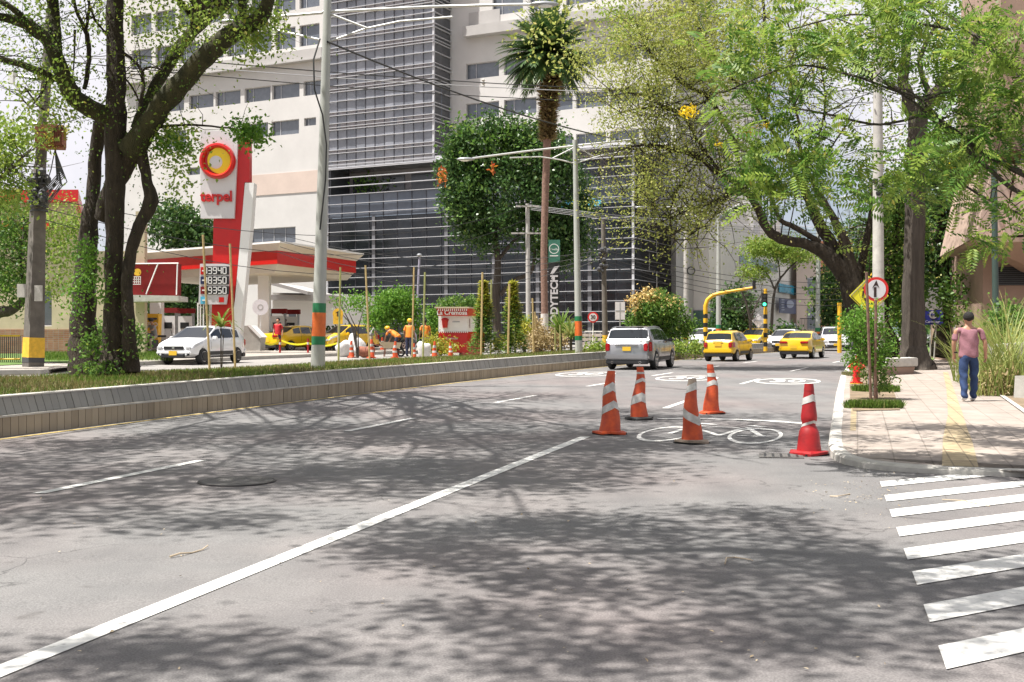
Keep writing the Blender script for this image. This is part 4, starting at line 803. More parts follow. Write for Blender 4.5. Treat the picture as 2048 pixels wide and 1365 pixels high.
def blank(t_,c_):
    b = B().use('sign_white'); b.box(c_+Vector((0,-.02,0)),(.5,.02,.9)); b.build('panel',parent=t_,origin=t_.location); b = B().use('grey_metal'); b.box(c_+Vector((0,-.035,0)),(.03,.01,.86)); b.box(c_+Vector((0,-.035,0)),(.46,.01,.03)); b.build('back_rails',parent=t_,origin=t_.location)
signpost('blank_sign','back of a pale rectangular sign on a thin post left of the flowering bush',1240,704,60,622,blank)
def thirty(t_,c_):
    disc(B().use('sign_red'),c_,.30,.02,24).build('rim',parent=t_,origin=t_.location); disc(B().use('sign_white'),c_-Vector((0,.024,0)),.22,.004,24).build('face',parent=t_,origin=t_.location); text('number','30',.3,'ink',t_,c_+Vector((0,-.035,0))-t_.location,(R(90),0,0),.003,.9,.008)
signpost('speed_limit_sign','small round speed limit sign on a white post between the banded lamp and brown pole',1186,700,66,635,thirty,m_='white')
def yr(t_,c_):
    b = B().use('yellow_paint'); disc(b,c_,.19,.03,20); b.box(c_+Vector((0,-.01,-.2)),(.34,.03,.34)); b.build('face',parent=t_,origin=t_.location); b = B().use('ink'); b.prism([c_+Vector(v) for v in ((-.1,-.04,.02),(.1,-.04,.02),(.02,-.04,.1))],(0,-.004,0)); b.box(c_+Vector((0,-.04,-.04)),(.05,.008,.12)); b.build('symbol',parent=t_,origin=t_.location)
signpost('yellow_road_sign','small yellow sign with a black symbol on a thin post among the stakes',676,728,42,628,yr,.02,'cream')
def wd(t_,c_):
    h=.5; b = B().use('sign_white'); b.prism([c_+Vector((-h,0,0)),c_+Vector((0,0,-h)),c_+Vector((h,0,0)),c_+Vector((0,0,h))],(0,.02,0)); b.build('panel',parent=t_,origin=t_.location); b = B().use('grey_metal'); b.box(c_+Vector((0,-.015,0)),(.8,.01,.04)); b.build('back_rail',parent=t_,origin=t_.location)
signpost('diamond_sign','back of a pale diamond sign on a thin post behind the parked cars',1517,690,84,642,wd,.035)
def cs(t_,c_):
    disc(B().use('sign_white'),c_,.42,.03,24).build('face',parent=t_,origin=t_.location); b=B().use('grey_wall'); b.lathe([(.10,-.035),(.16,-.035),(.16,-.02),(.10,-.02)],c_,16,'Y'); b.build('symbol',parent=t_,origin=t_.location)
signpost('round_station_sign','pale round sign in front of the centre canopy column',521,706,62,615,cs,.03,'white')
def blue(t_,c_):
    b = B().use('sign_blue'); b.prism([c_+Vector(v) for v in ((-.48,0,-.42),(.42,0,-.42),(.42,0,.2),(-.40,0,.2))],(0,.03,0)); b.build('panel',parent=t_,origin=t_.location)
    b = B().use('grey_wall'); b.prism([c_+Vector(v) for v in ((-.36,0,.22),(.40,0,.22),(.34,0,1.15),(-.14,0,1.15))],(0,.03,0)); b.build('upper_panel',parent=t_,origin=t_.location)
    text('lettering','Carrefour',.15,'sign_white',t_,c_+Vector((-.02,-.01,-.30))-t_.location,(R(90),0,0),.003)
    b = B().use('sign_white'); disc(b,c_+Vector((0,-.01,0)),.17,.005,20); b.use('sign_blue'); b.prism([c_+Vector(v) for v in ((-.12,-.018,0),(-.03,-.018,-.09),(-.03,-.018,.09))],(0,-.004,0)); b.box(c_+Vector((.04,-.02,0)),(.12,.006,.05)); b.build('arrow_emblem',parent=t_,origin=t_.location)
    b = B().use('kerb'); b.tube([c_+Vector((-.08,.05,-.4)),c_+Vector((-.1,.05,-1.85))],.03,6); b.tube([c_+Vector((.16,.05,-.4)),c_+Vector((.06,.05,-1.85))],.03,6); b.build('legs',parent=t_,origin=t_.location)
t_ = thing('blue_shop_sign','blue sign with a white left arrow emblem under a grey panel between far tree trunks','sign',P(1866,700,50)); blue(t_,P(1866,630,50))
# traffic light mast 1 (with arm) and traffic light post
mat('mast_yellow',(.70,.40,.02),.45,6,.1); mat('green_lamp',(.02,.6,.25),.4,0,0,emit=(.05,1,.45,2.5)); 
def stripes(t_,px,Y,y0,y1,n,r):
    for i in range(n):
        z0,z1 = zpx(y0+(y1-y0)*i/n,Y),zpx(y0+(y1-y0)*(i+1)/n,Y); p = P(px,0,Y); b = B().use('black' if i%2 else 'mast_yellow'); b.tube([Vector((p.x,Y,z0)),Vector((p.x,Y,z1))],r,12); b.build('stripe',parent=t_,origin=t_.location,smooth=40)
Y=70; t_ = thing('traffic_signal_mast','yellow curved signal mast arm with a black striped foot beside the slim lamp','traffic light mast',P(1411,690,Y)); q0=t_.location
stripes(t_,1411,Y,700,628,8,.13); b = B().use('mast_yellow'); b.tube([P(1411,630,Y),P(1411,612,Y),P(1415,600,Y),P(1424,592,Y),P(1440,587,Y),P(1475,581,Y-.3),P(1512,575,Y-.6)],[.13,.13,.12,.12,.11,.09,.08],10); b.build('curved_arm',parent=t_,origin=q0,smooth=50)
b = B().use('black'); b.box(P(1508,570,Y-.7),(.16,.2,.5)); b.build('signal_box',parent=t_,origin=q0)
t_ = thing('traffic_light','post mounted traffic light showing green above a yellow and black striped post','traffic light',P(1531,700,Y)); q0=t_.location
stripes(t_,1531,Y,703,620,9,.12); b = B().use('mast_yellow'); b.tube([P(1531,621,Y),P(1531,578,Y)],.10,10); b.build('post_top',parent=t_,origin=q0,smooth=40)
b = B().use('black'); b.box(P(1529,601,Y-.3),(.3,.3,.78)); hd=b.build('signal_head',parent=t_,origin=q0,bevel=.02)
b = B().use('green_lamp'); disc(b,P(1529,609,Y-.455),.095,.01,16); b.build('green_light',parent=hd,origin=q0)
b = B().use('dark_metal'); disc(b,P(1529,601,Y-.455),.095,.01,16); disc(b,P(1529,593,Y-.455),.095,.01,16); b.build('dark_lights',parent=hd,origin=q0)
t_ = thing('traffic_signal_mast','far yellow signal post left of the young roadside tree','traffic light mast',P(1679,706,76)); q0=t_.location
b = B().use('mast_yellow'); b.tube([P(1679,708,76),P(1679,606,76)],.14,10); b.box(P(1682,650,75.8),(.3,.3,.6)); b.build('post',parent=t_,origin=q0,smooth=40)
t_ = thing('traffic_signal_mast','yellow signal arm poking out right of the pale concrete pole','traffic light mast',base(1700,66,.1)); q0=t_.location
b = B().use('mast_yellow'); b.tube([base(1740,66,.1),P(1740,560,66),P(1746,548,66),P(1770,546,65.5),P(1800,556,65)],.12,10); b.build('curved_arm',parent=t_,origin=q0,smooth=50); b = B().use('black'); b.box(P(1774,556,65.3),(.3,.25,.5)); b.use('green_lamp'); disc(b,P(1774,560,65.15),.08,.01,12); b.build('signal_box',parent=t_,origin=q0)
# ================================================================ cones
mat('cone_orange',(.60,.085,.012),.55,7,.18,col2=(.36,.04,.014)); mat('cone_red',(.40,.008,.010),.5,6,.2,col2=(.22,.006,.008)); mat('cone_band',(.30,.29,.27),.4,8,.12,col2=(.62,.61,.58)); mat('cone_black',(.02,.02,.02),.8,0,0); mat('cone_grey',(.28,.22,.17),.8,6,.3)
def cone(label, px, py, hpx, tilt, body, top, bands, lean=0., basem=None, grp='traffic cones in the road', squeeze=None, Y=None, H=None, rz=None):
    c_ = G(px,py) if Y is None else base(px,Y,.24); k = c_.y/F; H = H or hpx*k; t_ = thing('traffic_cone',label,'traffic cone',c_,rz if rz is not None else tilt,grp)
    nH = 22; prof = []
    R_ = lambda u: (.155*(1-u)+.052*u)*(H/.9)*(1-.0*u)
    ring = lambda u: Vector((lean*u*H+(.018*math.sin(u*7+px) if squeeze is None else 0),0,.035+u*(H-.035)))
    sq = lambda u: 1-(squeeze[1]*math.exp(-((u-squeeze[0])/.06)**2) if squeeze else 0)
    def seg(u0,u1,m_,nm,dr=0,slant=0):
        n=20; vs=[]; K=max(2,int((u1-u0)*nH)+2)
        for i in range(K):
            for j in range(n):
                a=2*PI*j/n; ua=u0+(u1-u0)*i/(K-1)+(slant*abs(((a/PI+.5)%2)-1)-slant/2 if slant else 0); ua=min(max(ua,0),1); p=ring(ua); r=(R_(ua)+dr)*sq(ua); vs.append(p+Vector((r*math.cos(a),r*math.sin(a),0)))
        b=B().use(m_); fs=[(i*n+j,i*n+(j+1)%n,(i+1)*n+(j+1)%n,(i+1)*n+j) for i in range(K-1) for j in range(n)]+[tuple(range((K-1)*n,K*n))]; b.add(vs,fs); return b.build(nm,parent=t_,smooth=45)
    seg(0,1,body,'body'); seg(.90,1.0,top,'tip',.003)
    for u0,u1,sl in bands: seg(u0,u1,'cone_band','reflective_band',.004,sl)
    w_=.21*(H/.9); b=B().use(basem or body); vs=[]; n=16
    pts=[(sx*w_,sy*w_) for sx,sy in ((-1,-.6),(-.6,-1),(.6,-1),(1,-.6),(1,.6),(.6,1),(-.6,1),(-1,.6))]
    for z_,k_ in ((.0,1.),(.03,1.),(.045,.8)):
        for i,(x,y) in enumerate(pts): vs.append((x*k_,y*k_,z_+(.02*math.sin(i*1.9+px) if k_==1 else 0)+.012))
    b.add(vs,[(j*8+i,j*8+(i+1)%8,(j+1)*8+(i+1)%8,(j+1)*8+i) for j in range(2) for i in range(8)]+[tuple(range(8))[::-1],tuple(range(16,24))]); b.build('base',parent=t_)
    b=B().use('cone_black'); b.box((0,0,.012),(w_*1.7,w_*1.7,.02)); b.build('underside',parent=t_)
    return t_
cone('orange cone with two slanted white bands, leftmost of the five in the road',1219,869,127,.5,'cone_orange','cone_orange',[(.60,.74,.16),(.30,.42,.2)],.02)
cone('slim orange cone with torn white bands, second from left, behind the leftmost cone',1278,840,106,.3,'cone_orange','cone_orange',[(.66,.73,.12),(.25,.42,.16),(.86,.9,0)],.02,'cone_black')
cone('orange cone with a worn grey tip and a black burn hole near its foot',1383,887,129,.7,'cone_orange','cone_grey',[(.78,.9,.1),(.36,.50,-.22)],-.0,'cone_grey')
cone('orange cone farthest away in the lane, standing behind the cone with the grey tip',1424,828,99,.2,'cone_orange','cone_orange',[(.74,.82,0),(.52,.62,.12)],-.02)
cone('deep red dented cone squeezed at the waist, beside the sidewalk kerb',1618,910,142,.4,'cone_red','cone_red',[(.70,.80,.1),(.38,.42,.1)],.0,squeeze=(.40,.28))
b=B().use('cone_black'); c_=G(1383,887); b.ball((-.0,-.128,.16),.028,8,6,(1,.35,1.3)); o=[x for x in C.objects if x.name.startswith('traffic_cone')][2]; b.build('burn_hole',parent=o)
wk=[(703,716,34),(743,717,38),(790,717,34),(828,719,32),(869,717,34),(901,715,30),(765,705,30)]
lb=['construction cone nearest the white debris bags','construction cone in front of the grey car tail','construction cone below the stooping worker','construction cone beside the standing worker','construction cone right of the white sack','rightmost construction cone before the kiosk','small far construction cone beside the wheelbarrow']
for (x,y,h_),l_ in zip(wk,lb): cone('orange '+l_,x,y,h_,x*.1,'cone_orange','cone_orange',[(.6,.75,0),(.3,.42,0)],.0,grp='cones round the road works',Y=G(x,y,.24).y)
for x,l_ in ((560,'red striped delineator post left of the first taxi'),(616,'red delineator post right of the first taxi'),(676,'short red delineator post beside the second taxi')):
    p=G(x,712,.24); t_=thing('delineator_post',l_,'bollard',p,0,'delineator posts with tape'); b=B().use('cone_red'); b.cyl((0,0,0),.05,.85,12); b.build('tube',parent=t_); b=B().use('rubber'); b.cyl((0,0,0),.16,.06,12); b.build('foot',parent=t_); b=B().use('cone_band'); b.cyl((0,0,.55),.053,.12,12); b.build('reflector',parent=t_)
b=B().use('sign_yellow'); a1,a2,a3=P(530,688,57),G(560,712,.24)+Vector((0,0,.75)),G(616,712,.24)+Vector((0,0,.6)); a4=G(676,712,.24)+Vector((0,0,.6))
for u,v in ((a1,a2),(a2,a3),(a3,a4)):
    pts=[u.lerp(v,i/8)-Vector((0,0,.15*4*(i/8)*(1-i/8))) for i in range(9)]; b.strip(pts,[p+Vector((0,.01,.09)) for p in pts])
tag(b.build('barrier_tape',origin=a1,fix=False),'yellow caution tape strung between the red delineator posts','tape')
# water barriers
mat('plastic_orange',(.62,.20,.05),.5,5,.15); mat('plastic_pink',(.50,.12,.08),.6,5,.2)
def waterbarrier(px,py,L,rz,m_,label,H=.8,hf=0):
    c_=G(px,py,.24); t_=thing('plastic_barrier',label,'barrier',c_,rz); b=B().use(m_)
    b.prism([(-L/2,-.3,0),(-L/2,.3,0),(-L/2,.3,.12),(-L/2,.1,.35),(-L/2,.08,H),(-L/2,-.08,H),(-L/2,-.1,.35),(-L/2,-.3,.12)],(L,0,0)); b.build('shell',parent=t_)
    b=B().use(m_)
    for k in range(5): b.box((-L*.4+k*L*.2,-.12,H*.55),(.05,.1,H*.8))
    b.build('ribs',parent=t_); b=B().use('ink')
    for k in range(3): b.box((-L*.25+k*L*.25,-.095,H*.72),(.09,.03,.08))
    b.build('slots',parent=t_)
waterbarrier(905,706,1.5,.1,'plastic_orange','bright orange plastic barrier in front of the kiosk counter',.85); waterbarrier(940,712,.95,.35,'plastic_pink','faded pinkish red ribbed plastic barrier right of the kiosk',1.05); waterbarrier(952,706,.7,-.5,'plastic_orange','tipped orange barrier piece behind the pinkish ribbed barrier',1.2)
# debris bags, wheelbarrow
mat('sack',(.62,.60,.58),.9,8,.12,.4); mat('wood',(.34,.24,.13),.8,5,.25)
def lump(name,label,cat,px,py,dims,m_,seed,grp=None,lvl=.24):
    c_=G(px,py,lvl); t=B().use(m_); t.ball((0,0,dims[2]*.45),1,18,12,(dims[0]/2,dims[1]/2,dims[2]/2)); o=t.build(name,origin=None,smooth=60)
    me=o.data; rr=np.random.default_rng(seed); 
    for v in me.vertices:
        n=.12*math.sin(v.co.x*9+seed)+.10*math.sin(v.co.z*11+seed*2)+.09*math.sin(v.co.y*8-seed); v.co*=1+n; v.co.z=max(v.co.z,0)
    o.location=c_; return tag(o,label,cat,grp)
for i,(x,y,d,l_) in enumerate([(688,714,(.9,.7,.85),'large white debris sack nearest the second taxi'),(708,708,(1.,.8,1.),'white debris sack behind the first construction cone'),(722,713,(.7,.6,.8),'white sack leaning left of the grey car'),(849,718,(.55,.5,.8),'single tall white sack between two construction cones'),(732,716,(.7,.5,.55),'low brownish rubble sack beside the tall cone'),(878,712,(.5,.4,.7),'pale sack with blue patch right of the single sack')]):
    lump('debris_sack',l_,'sack',x,y,d,'sack' if i!=4 else 'brown_rust',i+1,'debris sacks at the road works')
t_=thing('wheelbarrow','rusty wheelbarrow with a cream tray between the road work cones','wheelbarrow',G(783,714,.24),.2)
b=B().use('cream'); b.add([(-.35,-.28,.4),(.35,-.28,.4),(.35,.28,.4),(-.35,.28,.4),(-.6,-.38,.72),(.45,-.38,.68),(.45,.38,.68),(-.6,.38,.72)],[(3,2,1,0),(0,1,5,4),(1,2,6,5),(2,3,7,6),(3,0,4,7)]); b.build('tray',parent=t_)
b=B().use('rubber'); b.lathe([(.12,-.05),(.2,-.05),(.2,.05),(.12,.05)],(.45,0,.2),16,'Y'); b.build('wheel',parent=t_); b=B().use('brown_rust'); b.tube([(.45,.08,.2),(0,.25,.42),(-1.,.3,.62)],.02,6); b.tube([(.45,-.08,.2),(0,-.25,.42),(-1.,-.3,.62)],.02,6); b.tube([(-.3,.25,.45),(-.35,.25,0)],.02,6); b.tube([(-.3,-.25,.45),(-.35,-.25,0)],.02,6); b.build('frame',parent=t_)
# bamboo stakes
mat('bamboo',(.40,.30,.14),.6,9,.2); mat('bamboo_green',(.26,.27,.10),.6,9,.2)
st=[(406,470,420,746,'bamboo','beside the pale board left of the small sapling'),(460,488,471,743,'bamboo','right of the small sapling and in front of the white car'),(681,535,677,729,'bamboo_green','just right of the nearest banded lamp'),(731,531,740,730,'bamboo','tall and brown before the green bush'),(828,535,824,722,'bamboo','tall and thick behind the road workers'),(850,545,846,712,'bamboo_green','thin and greenish right of the thick one'),(965,545,962,716,'bamboo','tall beside the left column shaped shrub'),(983,560,981,712,'bamboo_green','behind the left column shaped shrub'),(1019,568,1016,716,'bamboo','in front of the right column shaped shrub'),(1031,566,1030,712,'bamboo_green','behind the right column shaped shrub'),(1065,597,1068,708,'bamboo','short, left of the palm trunk'),(1070,624,1072,708,'bamboo','shortest, beside the whitewashed palm foot'),(1110,655,1111,708,'bamboo_green','low beside the spiky plant'),(1120,650,1121,708,'bamboo_green','low behind the spiky plant'),(1066,664,1067,710,'bamboo','low before the dry shrub')]
for x0,y0,x1,y1,m_,l_ in st:
    a=G(x1,y1,.42); c_=P(x0,y0,a.y); b=B().use(m_); n=7; b.tube([a+(c_-a)*i/n-(Vector((0,0,.2)) if i==0 else Vector()) for i in range(n+1)],[.032 if a.y<46 else .042]*(n+1),7); tag(b.build('bamboo_stake',origin=a,smooth=50),'bamboo stake '+l_,'stake','bamboo stakes holding young plants')
# hydrant, bench, walls, fence, manhole, twigs
c_=G(1713,768,.16); t_=thing('fire_hydrant','red fire hydrant half hidden by the young tree on the planting strip','hydrant',c_,-.3)
b=B().use('sign_red'); b.lathe([(.17,0),(.17,.05),(.10,.06),(.10,.5),(.13,.52),(.13,.56),(.11,.6),(.07,.68),(.03,.71),(.03,.76),(.001,.76)],n=18); b.build('barrel',parent=t_,smooth=40)
for s_ in (-1,1): b=B().use('sign_red'); b.lathe([(.055,.0),(.055,.13),(.075,.13),(.075,.19),(.03,.19),(.03,.22)] if s_>0 else [(.03,-.22),(.03,-.19),(.075,-.19),(.075,-.13),(.055,-.13),(.055,0)],(0,0,.44),14,'X'); b.build('side_outlet',parent=t_,smooth=40)
b=B().use('sign_red'); b.lathe([(.085,-.2),(.085,-.14),(.065,-.14),(.065,0)],(0,0,.40),14,'Y'); b.build('front_outlet',parent=t_,smooth=40); b=B().use('yellow_paint'); b.lathe([(.175,0),(.175,.02),(.12,.02)],n=18); b.build('base_ring',parent=t_)
t_=thing('concrete_bench','low concrete bench slab on a brownish plinth round the big straight trunk','bench',G(1800,752,.15)); q0=t_.location; Yb=36.8
b=B().use('kerb'); b.prism([P(1768,735,Yb),P(1836,733,Yb+1.2),P(1836,716,Yb+1.2),P(1776,718,Yb)],(.6,2.6,0)); b.build('slab',parent=t_,origin=q0,bevel=.02); b=B().use('brown_wall'); b.prism([P(1762,753,Yb+.05),P(1826,749,Yb+1.3),P(1830,734,Yb+1.3),P(1768,735.4,Yb+.05)],(.5,2.2,0)); b.build('plinth',parent=t_,origin=q0)
t_=thing('white_planter_wall','pale low wall block behind the tall grass at the right edge','wall',base(2020,27,.16)); q0=t_.location
b=B().use('kerb'); b.prism([P(2014,745,27),P(2200,745,27),P(2200,676,27),P(2014,688,27)],(.3,2,0)); b.build('block',parent=t_,origin=q0,bevel=.03); b=B().use('concrete'); b.prism([P(2025,830,25),P(2200,870,23),P(2200,745,23),P(2030,752,25)],(.3,.3,0)); b.build('lower_wall',parent=t_,origin=q0)
def fence(name,label,px0,py0,Y0,px1,py1,Y1,H,n,m_,rail,lvl=0):
    a,c_=base(px0,Y0,lvl),base(px1,Y1,lvl); t_=thing(name,label,'fence',a); 
    b=B().use(m_); k=n
    for i in range(k+1): p=a.lerp(c_,i/k); b.tube([p,p+Vector((0,0,H))],.018,5)
    b.build('bars',parent=t_,origin=a)
    for hz_ in (.12,H): b=B().use(rail); b.tube([a+Vector((0,0,hz_)),c_+Vector((0,0,hz_))],.035,6); b.build('rail',parent=t_,origin=a)
fence('garden_fence','low metal fence with yellow rails at the left edge beside the old pole',-60,0,42,40,0,42,.95,26,'dark_metal','mast_yellow',.4)
fence('railing_fence','dark upright bar fence beyond the far white car',1600,0,102,1690,0,100,2.3,30,'dark_metal','dark_metal',.1)
fence('plaza_railing','pale horizontal railing in front of the glass podium',1170,0,70,1232,0,68,1.1,6,'kerb','kerb',.3)
t_=thing('plaza_low_wall','long low pinkish wall in front of the glass podium behind the silver car','wall',base(1165,72,.3)); q0=t_.location
b=B().use('paving'); p0,p1=base(1165,72,.1),base(1235,70,.1); 
for k in range(4): b.prism([p0+Vector((0,0,.2+k*.26)),p1+Vector((0,0,.2+k*.26)),p1+Vector((0,0,.38+k*.26)),p0+Vector((0,0,.38+k*.26))],(0,.12,0))
b.build('courses',parent=t_,origin=q0)
t_=thing('roadside_wall','grey low wall under the hedge behind the white and yellow cars','wall',base(1390,82,.2)); q0=t_.location
b=B().use('concrete'); b.prism([base(1348,80,-.1),base(1600,90,-.1),base(1600,90,1.35),base(1348,80,1.35)],(.1,.4,0)); b.build('wall',parent=t_,origin=q0)
c_=G(474,964); t_=thing('manhole_cover','round iron manhole cover with a dark gap round its rim in the near lane','manhole cover',c_)
zt_=math.atan(SL); mat('iron',(.10,.095,.09),.7,14,.35,.5,bs=60)
b=B().use('black'); b.lathe([(.39,.0),(.41,.0),(.41,.006),(.39,.006)],n=40); o=b.build('rim_gap',parent=t_); o.rotation_euler=(zt_,0,0); o.location=(0,0,.006)
b=B().use('iron'); b.lathe([(.001,0),(.385,0),(.385,.008),(.001,.010)],n=40); o=b.build('lid',parent=t_); o.rotation_euler=(zt_,0,0); o.location=(0,0,.006)
mat('twig',(.42,.34,.24),.8,9,.2)
for pts,l_,r_ in (([(340,1117),(360,1113),(385,1107),(405,1102),(416,1097)],'thin curved dry twig lying on the asphalt left of the solid line',.008),([(1660,995),(1675,997),(1700,989)],'tiny dry twig on the asphalt before the crossing',.006),([(1450,1131),(1453,1122),(1470,1116),(1500,1122),(1506,1128)],'curled dry leaf stalk on the asphalt in the tree shade',.006),([(1885,1002),(1925,1006),(1980,1014)],'pale thin twig lying across the second and third crossing stripes',.006)):
    q=[G(x,y)+Vector((0,0,.012+ .01*math.sin(i*2))) for i,(x,y) in enumerate(pts)]; b=B().use('twig'); b.tube(q,[r_*(1-.12*i) for i in range(len(q))],6); tag(b.build('twig',origin=q[0],smooth=50),l_,'twig')
c_=G(1562,913); t_=thing('drain_cover','dark square drain cover in the asphalt beside the red cone','drain cover',c_,-.2); b=B().use('iron'); b.box((0,0,.008),(.55,.5,.012),rot=Euler((zt_,0,0))); b.build('plate',parent=t_); b=B().use('black')
for k in range(5): b.box((-.2+k*.1,0,.016),(.03,.36,.004),rot=Euler((zt_,0,0)))
b.build('slots',parent=t_)
# grit and fallen leaves on the asphalt
n=260; px=np.concatenate([rng.normal(1740,60,160),rng.uniform(60,2000,100)]); py=np.concatenate([rng.normal(985,28,160),rng.uniform(900,1350,100)])
cen=[]
for x,y in zip(px,py):
    if y<940 and x>1560: continue
    p=G(x,y); cen.append((p.x,p.y,p.z+.012))
cen=np.array(cen); leafmat('litter',(.30,.22,.12),(.50,.42,.30),tr=0)
scatter('fallen_leaves',LEAF,cen,rng.uniform(.012,.035,len(cen)),rotz(len(cen),.5),'litter',kind='stuff')
# ================================================================ vehicles
mat('paint_silver',(.36,.36,.37),.28,0,0,metal=.75,coat=.6); mat('paint_taxi',(.72,.45,.012),.28,0,0,coat=.7); mat('paint_car_white',(.74,.74,.75),.25,0,0,coat=.8); mat('paint_dark',(.035,.045,.05),.25,0,0,coat=.8)
mat('car_glass',(.012,.015,.018),.04,0,0,spec=.8); mat('car_trim',(.018,.018,.02),.5,0,0); mat('tail_red',(.38,.005,.012),.15,0,0,coat=1); mat('lens',(.55,.56,.58),.1,0,0,coat=1); mat('plate_yellow',(.72,.45,.03),.45,0,0); mat('alloy',(.48,.48,.50),.3,0,0,metal=.8)
CT = {
 'suv': dict(L=4.7,W=1.93,top=[(-2.35,.98),(-2.3,1.06),(-2.16,1.18),(-1.92,1.62),(-1.7,1.68),(-.5,1.70),(.3,1.63),(1.12,1.13),(1.3,1.09),(2.05,.99),(2.28,.86),(2.35,.72)],belt=(1.12,1.04),ws=(.36,1.1),rw=(-2.14,-1.95),side=[(-1.82,-1.0),(-.94,-.1),(-.03,.72)],wr=.37,ax=(-1.38,1.42)),
 'hatch': dict(L=4.0,W=1.71,top=[(-2.0,.90),(-1.93,1.0),(-1.82,1.08),(-1.52,1.33),(-1.25,1.41),(-.3,1.475),(.2,1.43),(1.1,1.0),(1.28,.95),(1.8,.80),(1.95,.66),(2.0,.58)],belt=(.98,.90),ws=(.24,1.06),rw=(-1.80,-1.57),side=[(-1.38,-.95),(-.9,-.12),(-.06,.66)],wr=.31,ax=(-1.25,1.28)),
 'mini': dict(L=3.6,W=1.6,top=[(-1.8,.86),(-1.77,.95),(-1.70,1.02),(-1.52,1.40),(-1.36,1.46),(-.3,1.50),(.25,1.45),(1.0,1.02),(1.15,.97),(1.62,.84),(1.76,.68),(1.8,.6)],belt=(.96,.90),ws=(.3,.96),rw=(-1.685,-1.54),side=[(-1.36,-.98),(-.92,-.18),(-.12,.6)],wr=.29,ax=(-1.15,1.2)),
 'sedan': dict(L=4.4,W=1.72,top=[(-2.2,.90),(-2.16,1.0),(-2.05,1.03),(-1.68,1.06),(-1.02,1.37),(-.6,1.44),(-.1,1.46),(.35,1.41),(1.18,1.0),(1.35,.95),(2.0,.80),(2.15,.66),(2.2,.58)],belt=(.98,.90),ws=(.4,1.14),rw=(-1.62,-1.06),side=[(-1.12,-.62),(-.56,.1),(.16,.8)],wr=.31,ax=(-1.3,1.35)),
 'van': dict(L=4.4,W=1.75,top=[(-2.2,1.0),(-2.17,1.1),(-2.1,1.75),(-2.0,1.88),(-1.0,1.92),(.9,1.90),(1.25,1.78),(1.85,1.12),(1.95,1.05),(2.1,.95),(2.18,.8),(2.2,.7)],belt=(1.12,1.05),ws=(1.28,1.82),rw=(-2.16,-2.08),side=[(-1.9,-1.0),(-.9,.1),(.2,1.2)],wr=.31,ax=(-1.3,1.4)),
}
def interp(t, y):
    for (a,b_),(c,d) in zip(t,t[1:]):
        if y <= c: u = (y-a)/(c-a); return b_+(d-b_)*max(0,u)
    return t[-1][1]
